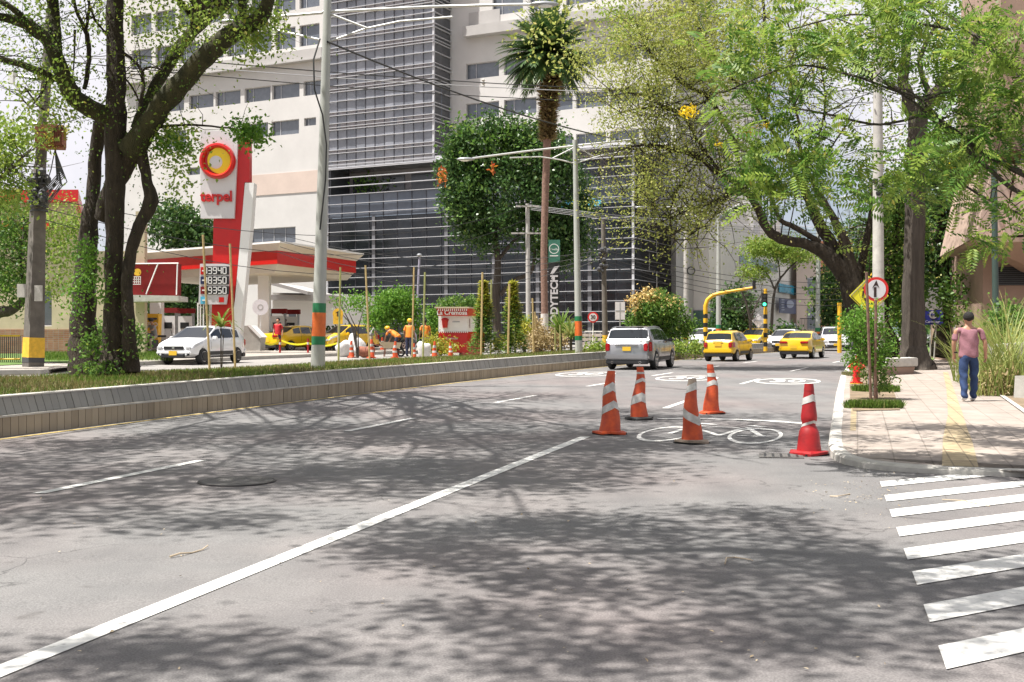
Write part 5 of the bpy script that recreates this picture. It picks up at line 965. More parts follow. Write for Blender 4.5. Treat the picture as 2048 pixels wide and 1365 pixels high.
def car(kind, label, loc, head, paint, cat='car', name='parked_car', group=None, taxi=False, plate=True, facing_detail=True):
    k = CT[kind]; L,W = k['L'],k['W']; hl = L/2; wr_ = k['wr']; r0 = wr_
    def sec(y):
        t = max(0,(abs(y)-(hl-.6))/.6); w = W/2*(1-.16*t*t); zt = interp(k['top'],y); bl = min(k['belt'][0]+(k['belt'][1]-k['belt'][0])*(y+hl)/L, zt-.03)
        arch = 0
        for a in k['ax']:
            q = (r0+.055)**2-(y-a)**2
            if q > 0: arch = max(arch, r0+math.sqrt(q))
        zb = .24+.10*t; z2 = max(zb+.10,arch); z3 = max(.60,arch+.03); tb = .36*(zt-bl)
        x4 = w*.965; x5 = x4-tb*.9
        return [(0,zb),(w*.70,zb+.0),(w*.975,z2),(w,z3),(w*.99,max(z3+.01,bl-.09)),(x4,bl),(x5,zt-.055 if zt-bl>.12 else zt-.02),(x5*.82,zt-.012),(0,zt)]
    def pt(y,s,side,off=0.):
        P_ = sec(y); i = min(int(s),7); u = s-i; a,c = P_[i],P_[i+1]; x,z = a[0]+(c[0]-a[0])*u, a[1]+(c[1]-a[1])*u
        dx,dz = c[0]-a[0],c[1]-a[1]; n_ = math.hypot(dx,dz) or 1
        e = .02; za,zc = sec(y-e)[8][1],sec(y+e)[8][1]; ny = -(zc-za)/(2*e) if s>5.9 else 0; m_ = math.sqrt(1+ny*ny)
        return (side*(x+dz/n_*off/m_), y+ny/m_*off, z-dx/n_*off/m_)
    def patch(b,y0,y1,s0,s1,side,off=.006,ny=6,nsx=3):
        ys = np.linspace(y0,y1,ny+1); ss = np.linspace(s0,s1,nsx+1); v = [pt(y,s,side,off) for y in ys for s in ss]; n = nsx+1
        b.add(v,[(i*n+j,i*n+j+1,(i+1)*n+j+1,(i+1)*n+j) if side>0 else (i*n+j,(i+1)*n+j,(i+1)*n+j+1,i*n+j+1) for i in range(ny) for j in range(nsx)])
    rz = -R(head); t_ = thing(name,label,cat,loc,rz,group)
    ys = sorted(set(list(np.round(np.linspace(-hl,hl,int(L/.07)),3))+[round(a,3) for a,_ in k['top']])); b = B().use(paint); n = 17; rows = []
    for y in ys:
        P_ = sec(y); rows.append([(x,y,z) for x,z in P_]+[(-x,y,z) for x,z in P_[7:0:-1]])
    n = len(rows[0]); b.add([p for r in rows for p in r],[(i*n+j,i*n+(j+1)%n,(i+1)*n+(j+1)%n,(i+1)*n+j) for i in range(len(rows)-1) for j in range(n)]+[tuple(range(n))[::-1],tuple(range((len(rows)-1)*n,len(rows)*n))])
    b.build('body',parent=t_,smooth=32)
    def win(nm,f): b = B().use('car_glass'); f(b); return b.build(nm,parent=t_,smooth=40)
    a,c = k['ws']; win('windshield',lambda b:(patch(b,a,c,6.25,8,1,.008,8,4),patch(b,a,c,6.25,8,-1,.008,8,4)))
    a,c = k['rw']; win('rear_window',lambda b:(patch(b,a,c,6.25,8,1,.008,6,4),patch(b,a,c,6.25,8,-1,.008,6,4)))
    for a,c in k['side']:
        for s_ in (1,-1): win('side_window',lambda b:patch(b,a,c,5.10,5.88,s_,.006,6,2))
    for s_ in (1,-1):
        b = B().use('car_trim')
        for a in [k['side'][0][1]+.03,k['side'][1][1]+.03,k['side'][2][1]+.12]: patch(b,a-.008,a+.008,2.9,5.0,s_,.003,1,4)
        b.build('door_seam',parent=t_); b = B().use('car_trim' if kind!='sedan' else paint); patch(b,k['ax'][0]+r0+.1,k['ax'][1]-r0-.1,2.05,2.6,s_,.012,6,2); b.build('side_skirt',parent=t_)
        for a in (k['side'][1][0]+.15,k['side'][2][0]+.12): b = B().use(paint); p = pt(a,4.75,s_,.02); b.box(p,(.03,.17,.03)); b.build('door_handle',parent=t_)
        p = pt(k['side'][2][1]-.02,5.1,s_,.12); b = B().use('car_trim' if kind=='suv' else paint); b.box(p,(.22,.10,.15)); b.build('mirror',parent=t_,bevel=.03)
        # wheels
        for a in k['ax']:
            x = s_*(W/2-.115); b = B().use('rubber'); b.lathe([(r0*.62,-.10),(r0*.93,-.105),(r0,-.07),(r0,.07),(r0*.93,.105),(r0*.62,.10)],(x,a,r0),28,'X'); wh = b.build('wheel',parent=t_,smooth=40)
            b = B().use('alloy'); xo = x+s_*.10; b.lathe([(r0*.54,-.02),(r0*.64,-.02),(r0*.64,.012),(r0*.54,.012)],(xo,a,r0),24,'X')
            for q in range(5):
                an = 2*PI*q/5+.3; d = Vector((0,math.cos(an),math.sin(an))); e = Vector((0,-math.sin(an),math.cos(an))); c0 = Vector((xo-s_*.01,a,r0))
                b.prism([c0+d*.04+e*.03,c0+d*r0*.58+e*.045,c0+d*r0*.58-e*.045,c0+d*.04-e*.03],(s_*.02,0,0))
            b.lathe([(.001,-.02),(.06,-.02),(.06,.02),(.001,.02)],(xo,a,r0),12,'X'); b.use('black').lathe([(.001,-.05),(r0*.55,-.05),(r0*.55,-.04),(.001,-.04)],(xo,a,r0),20,'X'); b.build('rim',parent=wh,smooth=40)
    # rear details
    y_ = -hl; zt = sec(y_)[8][1]; wE = sec(y_)[3][0]
    if kind in ('suv','van'): lz,lh,lw = .88,.30,.17
    elif kind == 'sedan': lz,lh,lw = .86,.12,.42
    else: lz,lh,lw = .80,.26,.18
    for s_ in (1,-1):
        b = B().use('tail_red'); x = wE-lw/2+.03; b.box((s_*x,y_+.05,lz),(lw,.20,lh)); b.build('taillight',parent=t_,bevel=.03)
        if kind in('suv','mini'): b = B().use('tail_red'); patch(b,y_+.10,y_+.30,3.3,4.6,s_,.01,3,3); b.build('taillight_wrap',parent=t_)
    b = B().use(paint); b.box((0,y_+.02,.50),(W*.90,.20,.20)); b.build('rear_bumper',parent=t_,bevel=.05)
    b = B().use('car_trim'); b.box((0,y_+.08,.32),(W*.86,.28,.18)); b.build('lower_bumper',parent=t_,bevel=.03)
    pz = .82 if kind!='sedan' else .62
    b = B().use('plate_yellow'); b.box((0,y_-.012 if kind!='sedan' else y_-.085,pz),(.33,.02,.16)); pl = b.build('number_plate',parent=t_)
    if kind in ('suv','mini','hatch'): b = B().use('chrome' if kind=='suv' else 'car_trim'); b.box((0,y_-.012,pz+.14),(.9 if kind=='suv' else .5,.03,.035)); b.build('hatch_handle',parent=t_)
    if kind in ('suv','hatch'): b = B().use('car_trim'); b.box((0,y_+.50,k['top'][4][1]-.03),(W*.56,.14,.03)); b.build('spoiler',parent=t_)
    if kind in ('suv','hatch'):
        for s_ in (1,-1):
            b = B().use('grey_metal' if kind=='suv' else 'car_trim'); b.tube([pt(y,6.35,s_,.03) for y in np.linspace(k['side'][0][0],k['side'][2][0]+.2,6)],.014,5); b.build('roof_rail',parent=t_)
    if kind == 'suv':
        for x in (-.55,.55): b = B().use('chrome'); b.lathe([(.035,-.1),(.05,-.1),(.05,.02),(.035,.02)],(x,y_-.02,.30),12,'Y'); b.build('exhaust_pipe',parent=t_)
    # front details
    yf = hl; wF = sec(yf)[3][0]
    for s_ in (1,-1):
        b = B().use('lens'); patch(b,yf-.62,yf-.04,4.05,5.6,s_,.008,5,3); b.build('headlight',parent=t_)
        b = B().use('lens'); b.box((s_*(wF-.12),yf-.01,.66),(.22,.08,.10)); b.build('headlight_front',parent=t_,bevel=.02)
        b = B().use('car_trim'); b.box((s_*(wF-.18),yf+.0,.40),(.24,.10,.10)); fl = b.build('fog_light_recess',parent=t_,bevel=.02); b = B().use('lens'); b.lathe([(.001,0),(.04,0),(.04,.06),(.001,.06)],(s_*(wF-.18),yf,.40),10,'Y'); b.build('fog_light',parent=fl)
    b = B().use('car_trim'); b.box((0,yf+.005,.64),(W*.50,.05,.13)); gr = b.build('grille',parent=t_,bevel=.02)
    b = B().use('chrome'); b.box((0,yf+.03,.70),(W*.52,.02,.02)); b.box((0,yf+.035,.64),(.10,.02,.045)); b.build('grille_trim',parent=gr)
    b = B().use(paint); b.box((0,yf-.04,.47),(W*.86,.20,.16)); b.build('front_bumper',parent=t_,bevel=.05)
    b = B().use('car_trim'); b.box((0,yf+.03,.34),(W*.55,.10,.12)); b.build('lower_grille',parent=t_,bevel=.02)
    b = B().use('plate_yellow'); b.box((0,yf+.075,.45),(.33,.02,.16)); b.build('number_plate',parent=t_)
    if taxi:
        b = B().use('white'); b.box((0,.05,interp(k['top'],.05)+.06),(.5,.16,.12)); b.build('roof_sign',parent=t_,bevel=.02)
        for s_ in (1,-1): p = pt(.1,3.6,s_,.008); b = B().use('sign_grey'); patch(b,-.25,.3,3.1,4.2,s_,.006,3,2); b.build('door_number_panel',parent=t_)
    return t_
def carat(kind,label,px,Y,head,paint,ax=None,lvl=0.,**kw):
    p = base(px,Y,lvl); h = R(head); d = Vector((math.sin(h),math.cos(h),0)); a = 0 if ax is None else CT[kind]['ax'][ax]; c_ = p-d*a; c_.z = gz(c_.y,lvl)
    t_ = car(kind,label,c_,head,paint,**kw); t_.rotation_euler[0] = math.atan(SL)*math.cos(h); return t_
carat('suv','silver sport utility car seen from behind in the left lane beside the barrier',1266,46.4,20.2,'paint_silver',0,name='silver_car')
carat('mini','yellow hatchback taxi seen from behind, ahead of the silver car',1444,57.4,27.0,'paint_taxi',0,name='taxi',taxi=False,cat='taxi')
carat('sedan','yellow saloon taxi seen from behind in the right lane, ahead of the hatchback taxi',1595,62.4,25.5,'paint_taxi',0,name='taxi',cat='taxi')
carat('hatch','white hatchback driving towards the camera in front of the fuel station',369,44.6,196.3,'paint_car_white',1,.24,name='white_car')
carat('sedan','yellow taxi with its red tail light left of the nearest banded lamp',600,66,40,'paint_taxi',None,.3,name='taxi',cat='taxi')
carat('mini','yellow taxi with open view of its side windows right of the nearest banded lamp',692,65,222,'paint_taxi',None,.3,name='taxi',cat='taxi')
carat('hatch','dark grey car behind the cones and the debris sacks',758,68,62,'paint_dark',None,.3,name='dark_car')
carat('sedan','white saloon partly hidden behind the yellow hatchback taxi',1412,79,212,'paint_car_white',None,.15,name='white_car')
carat('hatch','yellow taxi half hidden behind the striped traffic light post',1512,84,210,'paint_taxi',None,.1,name='taxi',cat='taxi')
carat('hatch','white hatchback partly hidden behind the yellow saloon taxi',1572,80,208,'paint_car_white',None,.05,name='white_car')
carat('van','white minivan with a wide windshield behind the saloon taxi',1577,104,196,'paint_car_white',None,.1,cat='van',name='white_van')
carat('suv','white car facing the camera at the right end of the street beside the young tree',1668,84,192,'paint_car_white',None,0,name='white_car')
carat('sedan','pale silver car parked far away between the trunks behind the blue sign',1880,88,250,'paint_silver',None,.1,name='silver_car')
# motorcycle
def motorcycle(label,px,Y,head,lvl):
    t_ = thing('motorcycle',label,'motorcycle',base(px,Y,lvl),-R(head))
    for y in (-.65,.65): b = B().use('rubber'); b.lathe([(.22,-.05),(.30,-.05),(.31,0),(.30,.05),(.22,.05)],(0,y,.31),20,'X'); w_ = b.build('wheel',parent=t_); b = B().use('alloy'); b.lathe([(.001,-.03),(.06,-.03),(.06,.03),(.001,.03)],(0,y,.31),10,'X'); [b.box((0,y,.31),(.02,.04,.44),rot=Euler((a,0,0))) for a in (0,PI/3,2*PI/3)]; b.build('rim',parent=w_)
    b = B().use('paint_dark'); b.ball((0,.18,.82),.2,12,8,(.8,1.6,.8)); b.build('fuel_tank',parent=t_,smooth=50); b = B().use('rubber'); b.box((0,-.35,.82),(.26,.75,.1)); b.build('seat',parent=t_,bevel=.03)
    b = B().use('dark_metal'); b.box((0,.0,.45),(.26,.5,.38)); b.build('engine',parent=t_,bevel=.03); b = B().use('grey_metal'); b.tube([(0,.65,.31),(0,.42,.98)],.03,8); b.tube([(-.35,.3,1.08),(0,.42,1.0),(.35,.3,1.08)],.018,6); b.tube([(0,-.65,.31),(0,0,.4)],.03,6); b.build('frame',parent=t_)
    b = B().use('lens'); b.ball((0,.52,.92),.09,10,8); b.build('headlight',parent=t_)
    return t_
motorcycle('black motorcycle with a rider beside the yellow box on the station lawn',306,57,215,.4)
motorcycle('small black motorcycle behind the young roadside tree near the far white car',1706,80,200,.05)
# ================================================================ people
mat('skin',(.42,.22,.14),.55,20,.08); mat('skin_dark',(.25,.13,.08),.55,20,.1); mat('shirt_pink',(.27,.125,.15),.85,14,.12,.25); mat('jeans',(.018,.04,.11),.85,10,.25,.3); mat('hair',(.008,.006,.005),.8,60,.4,.8)
mat('vest_orange',(.70,.22,.02),.7,8,.1); mat('navy_cloth',(.03,.035,.07),.85,8,.2); mat('shirt_red',(.50,.02,.03),.8,8,.1); mat('shirt_grey',(.30,.29,.30),.8,8,.1); mat('beige_cloth',(.45,.38,.28),.85,8,.1); mat('shoe_white',(.6,.6,.6),.5,0,0); mat('helmet_yellow',(.75,.45,.02),.35,0,0)
def skinmesh(name, verts, edges, m_, parent, sub=2, roots=(0,)):
    me = bpy.data.meshes.new(name); me.from_pydata([v[0] for v in verts],[],[]); 
    me = bpy.data.meshes.new(name); me.from_pydata([tuple(v[0]) for v in verts],edges,[]); o = bpy.data.objects.new(name,me); C.objects.link(o)
    sk = o.modifiers.new('skin','SKIN'); sk.use_smooth_shade = True; sk.branch_smoothing = .4
    if not me.skin_vertices: bpy.context.view_layer.objects.active = o
    L = me.skin_vertices[0].data
    for i,v in enumerate(verts): L[i].radius = v[1] if hasattr(v[1],'__len__') else (v[1],v[1]); L[i].use_root = i in roots
    ss = o.modifiers.new('ss','SUBSURF'); ss.levels = ss.render_levels = sub
    dg = bpy.context.evaluated_depsgraph_get(); dg.update(); m2 = bpy.data.meshes.new_from_object(o.evaluated_get(dg)); bpy.data.objects.remove(o)
    m2.name = name; m2.materials.clear(); m2.materials.append(M[m_]); m2.polygons.foreach_set('use_smooth',[True]*len(m2.polygons)); return link(name,m2,parent)
def V(*a): return Vector(a)
def fold(o,a,k=0):                   # cloth creases
    me=o.data; ns=[v.normal.copy() for v in me.vertices]
    for v,n in zip(me.vertices,ns):
        x,y,z=v.co; f=math.sin(z*(34 if k else 22)+x*26+math.sin(y*17+x*9)*1.6)*.6+math.sin(x*31-z*13+y*21)*.4
        if k: f*=.5+1.3*math.exp(-((z-.12)/.16)**2)+.9*math.exp(-((z-.50)/.07)**2)
        v.co+=n*f*a

def person(label, loc, head, shirt, trousers, bend=0., legs=((.02,0.),(-.02,0.)), arms=None, skin='skin', scale=1., hairm='hair', helmet=None, fine=False, seated=False, shoes='shoe_white', belt=None):
    """legs: (thigh angle, knee bend) per side, arms: (elbow offset, wrist offset) from the shoulder"""
    t_ = thing('person',label,'person',loc,-R(head)); t_.scale = (scale,)*3
    hipz = .93 if not seated else .88; hip = V(0,0,hipz)
    def up(d,x=0,y=0): return hip+V(x, math.sin(bend)*d+math.cos(bend)*y, math.cos(bend)*d-math.sin(bend)*y)
    sh = {s:up(.50,s*.205) for s in (1,-1)}
    if arms is None: arms = {1:((.05,-.04,-.28),(.06,.06,-.53)),-1:((.05,-.06,-.28),(.07,.02,-.53))}
    hj = {}; J = {}
    for s,(th,kn) in zip((1,-1),legs):
        h = hip+V(s*.095,0,-.02); k_ = h+V(s*.01,math.sin(th)*.43,-math.cos(th)*.43); an = k_+V(0,math.sin(th-kn)*.43,-math.cos(th-kn)*.43); J[s] = (h,k_,an)
    low = min(J[1][2].z,J[-1][2].z)
    dz = .075-low if not seated else 0
    hip.z += dz; sh = {s:up(.50,s*.205) for s in (1,-1)}
    for s in J: J[s] = tuple(p+V(0,0,dz) for p in J[s])
    vs = [(up(0),(.11,.09)),(up(.16),(.115,.085)),(up(.34),(.14,.10)),(up(.48),(.09,.07)),(up(.555),(.066,.062)),(up(.60,0,.01),(.060,.062)),(up(.665,0,.025),(.078,.092)),(up(.74,0,.02),(.088,.106)),(up(.81,0,.01),(.07,.085))]
    es = [(i,i+1) for i in range(8)]
    vs.append((up(.69,0,.112),.014)); es.append((7,9))          # nose
    for s in (1,-1): vs.append((up(.70,s*.084,.0),(.012,.022))); es.append((7,len(vs)-1))   # ears
    hands = {}
    for s in (1,-1):
        e = sh[s]+V(s*arms[s][0][0],arms[s][0][1],arms[s][0][2]); w_ = sh[s]+V(s*arms[s][1][0],arms[s][1][1],arms[s][1][2]); d = (w_-e).normalized(); i0 = len(vs)
        vs += [(sh[s],.058),(sh[s].lerp(e,.5),.047),(e,.039),(e.lerp(w_,.35),.040),(w_,.027),(w_+d*.05,(.024,.036)),(w_+d*.085,(.020,.038))]; es += [(3,i0)]+[(i0+q,i0+q+1) for q in range(6)]; hands[s] = (w_,d)
    for s in (1,-1):
        h,k_,an = J[s]; i0 = len(vs); vs += [(h,.070),(h.lerp(k_,.5),.070),(k_,.055),(k_.lerp(an,.35),.055),(an,.036),(an+V(0,.03,-.045),.034),(an+V(0,.14,-.055),.032)]; es += [(0,i0)]+[(i0+q,i0+q+1) for q in range(6)]
    roots = [0]
    for s in (1,-1):
        w_,d = hands[s]; side = V(0,1,0)-d*d.y; side.normalize(); inn = V(-s,0,0)
        if fine:
            for q,(o_,ln) in enumerate(((.030,.072),(.010,.080),(-.010,.075),(-.029,.060))):
                p0 = w_+d*.07+side*o_; i0 = len(vs); roots.append(i0); c1 = (d*.9+inn*.25).normalized(); c2 = (d*.6+inn*.7).normalized()
                vs += [(p0,.0095),(p0+d*.025,.009),(p0+d*.025+c1*ln*.45,.0085),(p0+d*.025+c1*ln*.45+c2*ln*.5,.007)]; es += [(i0,i0+1),(i0+1,i0+2),(i0+2,i0+3)]
            p0 = w_+d*.03+side*.02; i0 = len(vs); roots.append(i0); vs += [(p0,.011),(p0+side*.028+d*.025,.0105),(p0+side*.035+d*.06+inn*.012,.008)]; es += [(i0,i0+1),(i0+1,i0+2)]
        else:
            for o_ in (.024,.008,-.008,-.024):
                p0 = w_+d*.07+side*o_; i0 = len(vs); roots.append(i0); vs += [(p0,.010),(p0+d*.06,.009),(p0+d*.1+inn*.02,.007)]; es += [(i0,i0+1),(i0+1,i0+2)]
            p0 = w_+d*.03+side*.02; i0 = len(vs); roots.append(i0); vs += [(p0,.011),(p0+side*.03+d*.04,.009)]; es += [(i0,i0+1)]
    skinmesh('body',vs,es,skin,t_,2,roots)
    # shirt
    sv = [(up(-.10),(.185,.135)),(up(-.03),(.190,.138)),(up(.10),(.185,.134)),(up(.22),(.192,.138)),(up(.36),(.205,.142)),(up(.46),(.165,.10)),(up(.54),(.075,.07))]; se = [(i,i+1) for i in range(6)]
    for s in (1,-1):
        e = sh[s]+V(s*arms[s][0][0],arms[s][0][1],arms[s][0][2]); i0 = len(sv); sv += [(sh[s]+V(0,0,-.01),(.060,.060)),(sh[s].lerp(e,.40),.056),(sh[s].lerp(e,.85),.060)]; se += [(5,i0),(i0,i0+1),(i0+1,i0+2)]
    fold(skinmesh('shirt',sv,se,shirt,t_,3 if fine else 2),.009 if fine else .005)
    tv = [(up(.16),(.15,.11)),(up(.05),(.182,.135)),(up(-.05),(.182,.14))]; te = [(0,1),(1,2)]
    for s in (1,-1):
        h,k_,an = J[s]; i0 = len(tv); tv += [(h+V(s*.005,-.01,-.03),.112),(h.lerp(k_,.5),.098),(k_,.076),(k_.lerp(an,.4),.074),(k_.lerp(an,.85),.062),(an+V(0,0,-.045),.060)]; te += [(2,i0)]+[(i0+q,i0+q+1) for q in range(5)]
    fold(skinmesh('trousers',tv,te,trousers,t_,3 if fine else 2),.010 if fine else .005,1)
    for s in (1,-1):
        an = J[s][2]; skinmesh('shoe',[(an+V(0,-.03,-.02),.046),(an+V(0,.04,-.035),(.046,.040)),(an+V(0,.17,-.045),(.042,.028))],[(0,1),(1,2)],shoes,t_,1)
    hc = up(.745,0,.0)
    if helmet: b = B().use(helmet); b.ball(hc+V(0,.01,.02),.125,16,10,(.95,1.12,.85)); b.build('helmet',parent=t_,smooth=60)
    else:
        b = B().use(hairm); vs_=[]; b.ball(hc+V(0,-.022,.008),.112,18,12,(.86,1.0,1.0)); hb = b.build('hair',parent=t_,smooth=60)
        for v in hb.data.vertices:
            q = v.co-hc
            if q.y > .055 and q.z < .055: v.co.y -= (q.y-.055)*1.3
            if q.z < -.055: v.co = hc+V(q.x*.75,q.y*.9-.005,q.z*.8)
    return t_
ped = person('man in a pink polo shirt and blue jeans walking away along the sidewalk',Vector((9.25,23.9,gz(23.9,.155))),8,'shirt_pink','jeans',bend=.03,
    legs=((.10,.02),(-.12,.16)),arms={1:((.085,-.02,-.27),(.105,.04,-.52)),-1:((.055,.01,-.28),(.035,.06,-.53))},fine=True,scale=1.0); ped.scale = (1.10,1.10,1.0)
b = B().use('black'); b.tube([V(-.185-.035,.045,1.0),V(-.185-.037,.05,.975)],.036,12); b.build('wristwatch',parent=ped)

hw = {1:((.10,.22,-.20),(.02,.42,-.28)),-1:((.10,.20,-.22),(.02,.40,-.32))}
def worker(label,px,Y,head,shirt,tr,**kw): return person(label,base(px,Y,kw.pop('lvl',.26)),head,shirt,tr,**kw)
worker('worker in orange vest and yellow helmet stooping over the wheelbarrow',796,57,300,'vest_orange','navy_cloth',bend=1.0,legs=((.35,.5),(.2,.4)),arms={1:((.05,.15,-.25),(.02,.25,-.48)),-1:((.05,.12,-.25),(.02,.2,-.5))},helmet='helmet_yellow',skin='skin_dark',shoes='rubber')
worker('worker in orange vest and yellow cap standing behind the thick bamboo stake',818,56.5,20,'vest_orange','navy_cloth',bend=.1,helmet='helmet_yellow',skin='skin_dark',shoes='rubber')
worker('worker in orange vest seen from behind right of the stakes',851,58,340,'vest_orange','shirt_grey',bend=.15,skin='skin_dark',shoes='rubber')
worker('person in pale clothes bending behind the dark grey car beside a bamboo stake',742,64,90,'shirt_grey','beige_cloth',bend=.6,lvl=.3)
worker('fuel attendant in a red shirt standing left of the first taxi',556,64,200,'shirt_red','navy_cloth',lvl=.35)
worker('person in dark clothes with black hair behind the left rear of the first taxi',570,70,190,'navy_cloth','navy_cloth',lvl=.35,skin='skin_dark')
worker('person in white shirt standing behind the first taxi roof',582,73,210,'white','beige_cloth',lvl=.35)
worker('rider with black helmet and grey jacket sitting on the black motorcycle beside the yellow box',309,57.1,215,'shirt_grey','beige_cloth',bend=.25,legs=((1.0,1.2),(1.0,1.2)),arms=hw,helmet='black',seated=True,lvl=.38)
worker('person walking far away between the trunks left of the thin grey post',1900,80,180,'navy_cloth','navy_cloth',lvl=.1)
# ================================================================ trees and plants
mat('bark_dark',(.022,.016,.010),.95,6,.35,.8,bs=26,col2=(.055,.042,.028)); mat('bark_moss',(.020,.022,.007),.95,3,.3,.8,bs=26,col2=(.06,.055,.022)); mat('bark_grey',(.045,.036,.028),.95,5,.3,.9,bs=20,col2=(.095,.078,.062)); mat('bark_palm',(.20,.12,.09),.95,9,.3,.5); mat('whitewash',(.55,.5,.46),.8,6,.12)
for n_ in ('bark_dark','bark_moss','bark_grey'):
    t=M[n_].node_tree; tcn=t.nodes['Texture Coordinate']; mp=t.nodes.new('ShaderNodeMapping'); mp.inputs['Scale'].default_value=(1.6,1.6,.16 if n_=='bark_grey' else .5)
    for l in list(tcn.outputs['Object'].links): s_=l.to_socket; t.links.remove(l); t.links.new(mp.outputs[0],s_)
    t.links.new(tcn.outputs['Object'],mp.inputs['Vector']); t.nodes['Bump'].inputs['Distance'].default_value=.06
leafmat('leaf_light',(.13,.22,.03),(.32,.42,.08),(.42,.38,.08),.5); leafmat('leaf_bright',(.07,.19,.02),(.20,.36,.05),None,.45); leafmat('leaf_dark',(.024,.068,.018),(.09,.17,.04),(.18,.24,.06),.25,.35)
leafmat('leaf_olive',(.22,.28,.05),(.46,.48,.13),(.55,.48,.17),.5); leafmat('leaf_mid',(.05,.13,.02),(.17,.29,.05),(.30,.34,.07),.42); leafmat('leaf_yellow',(.25,.28,.03),(.50,.46,.06),None,.4)
leafmat('flower_yellow',(.75,.50,.01),(.85,.68,.04),None,.3); leafmat('flower_cream',(.50,.40,.16),(.62,.42,.14),(.45,.22,.08),.2); leafmat('palm_leaf',(.03,.075,.022),(.11,.18,.05),(.20,.19,.06),.2,.4); leafmat('leaf_dry',(.28,.19,.09),(.45,.36,.18),None,.2)
leafmat('blade_green',(.07,.15,.02),(.20,.30,.05),(.42,.36,.16),.35); leafmat('blade_dry',(.13,.15,.045),(.27,.23,.10),(.38,.30,.16),.2); leafmat('reed',(.14,.22,.04),(.36,.38,.12),(.50,.40,.18),.4); leafmat('leaf_red',(.45,.06,.03),(.5,.25,.03),None,.3)
def w2(px,py,Y): return np.array(P(px,py,Y))
def cl(px,py,rx,ry,Y,n,dr=None): return (w2(px,py,Y),(rx/F*Y,dr or (rx+ry)/2/F*Y,ry/F*Y),n)
def branch(b,pts,Y,n=8,wob=0.):
    q,r_=[],[]
    for p in pts: q.append(P(p[0],p[1],Y+(p[3] if len(p)>3 else 0))); r_.append(max(.006,p[2]/2/F*(Y+(p[3] if len(p)>3 else 0))))
    # smooth resample with slight wobble
    Q,R2=[],[]
    for i in range(len(q)-1):
        a0,a1,a2,a3=q[max(i-1,0)],q[i],q[i+1],q[min(i+2,len(q)-1)]; m=4
        for k in range(m):
            u=k/m; Q.append(.5*((2*a1)+(a2-a0)*u+(2*a0-5*a1+4*a2-a3)*u*u+(-a0+3*a1-3*a2+a3)*u**3)+Vector((random.uniform(-1,1),random.uniform(-1,1),random.uniform(-1,1)))*wob*r_[i]); R2.append((r_[i]*(1-u)+r_[i+1]*u)*random.uniform(.96,1.05))
    Q.append(q[-1]); R2.append(r_[-1]); b.tube(Q,R2,n); return Q,R2
def twigs(b,starts,n,L,r,up=.3,n2=3,bend=.5):
    ends=[]
    for s_ in range(n):
        p=Vector(random.choice(starts)); d=Vector((random.gauss(0,1),random.gauss(0,1),random.gauss(up,.6))).normalized(); ln=L*random.uniform(.5,1.3); pts=[p]
        for k in range(n2): d=(d+Vector((random.gauss(0,bend),random.gauss(0,bend),random.gauss(0,bend)))*.5).normalized(); pts.append(pts[-1]+d*ln/n2)
        b.tube(pts,[r*(1-.8*i/n2) for i in range(n2+1)],5,cap=False); ends+=pts[1:]
    return ends
def leaves(name,spec,m_,par,size,tm=LEAF,clump=60,spread=.25,o=None,jit=.35,kind=None):
    c_=blobs(spec,clump,spread); n=len(c_); return scatter(name,tm,c_,size*rng.uniform(1-jit,1+jit,n),rots(n),m_,par,o if o is not None else (par.location if par else (0,0,0)),kind)
def around(pts,n,sp,size,m_,par,name='foliage',tm=LEAF):
    pts=np.array([tuple(p) for p in pts]); c_=pts[rng.integers(0,len(pts),n)]+rng.normal(size=(n,3))*sp
    return scatter(name,tm,c_,size*rng.uniform(.6,1.4,n),rots(n),m_,par,par.location)
# ---- big old tree on the median
Y=27.; t_=thing('old_tree','huge dark mossy tree with several twisting trunks on the grass median','tree',P(215,740,Y)); q0=t_.location
b=B().use('bark_dark'); TR=[]
for pts in ([(236,752,110),(234,700,72),(230,620,48),(228,500,42),(229,400,44),(232,300,52),(232,200,46),(230,100,42),(229,0,40),(232,-160,34)],
            [(178,748,95,.5),(168,700,70,.5),(166,640,58,.5),(170,560,52,.5),(176,470,44,.6),(186,390,32,.7),(192,310,30,.7),(200,250,32,.5),(225,215,30,0)],
            [(205,440,44,.3),(225,380,46,.2),(255,320,50,.1),(280,280,44,0)],
            [(262,745,44,-.3),(258,660,30,-.3),(254,580,28,-.2),(262,500,28,-.1),(285,440,30,0),(303,400,36,0),(294,360,24,0),(283,310,28,0),(275,270,34,0)]): TR+=branch(b,[(p_[0],p_[1],p_[2]*.84,*p_[3:]) for p_ in pts],Y,12,.10)[0]
b.build('trunk',parent=t_,origin=q0,smooth=60)
b=B().use('bark_moss'); BR=[]
for pts in ([(262,300,60,0),(300,245,48,-.2),(345,185,50,-.5),(400,125,46,-1),(450,80,42,-1.5),(500,48,38,-2),(528,28,32,-2.3),(545,-40,24,-2.8),(560,-120,18,-3)],
            [(278,260,34,.2),(295,205,26,.3),(330,140,26,.6),(375,75,26,.9),(420,30,30,1.2),(455,0,30,1.4),(480,-90,22,1.8)],
            [(470,60,22,-1.6),(485,20,20,-1.5),(478,-40,16,-1.5)],
            [(228,240,40,0),(190,222,40,-.2),(150,195,40,-.4),(125,150,36,-.6),(105,95,30,-.8),(65,55,28,-1),(20,38,20,-1.3),(-60,25,14,-2)],
            [(112,110,30,-.8),(108,50,27,-.6),(104,-30,24,-.5),(100,-120,20,-.3)],
            [(60,60,20,-1),(30,20,14,-1.4),(-30,-10,10,-1.6)],
            [(110,160,16,-.6),(70,140,18,-.8),(25,125,14,-1),(-40,108,10,-1.2)]): BR+=branch(b,[(p_[0],p_[1],p_[2]*.9,*p_[3:]) for p_ in pts],Y,10,.12)[0]
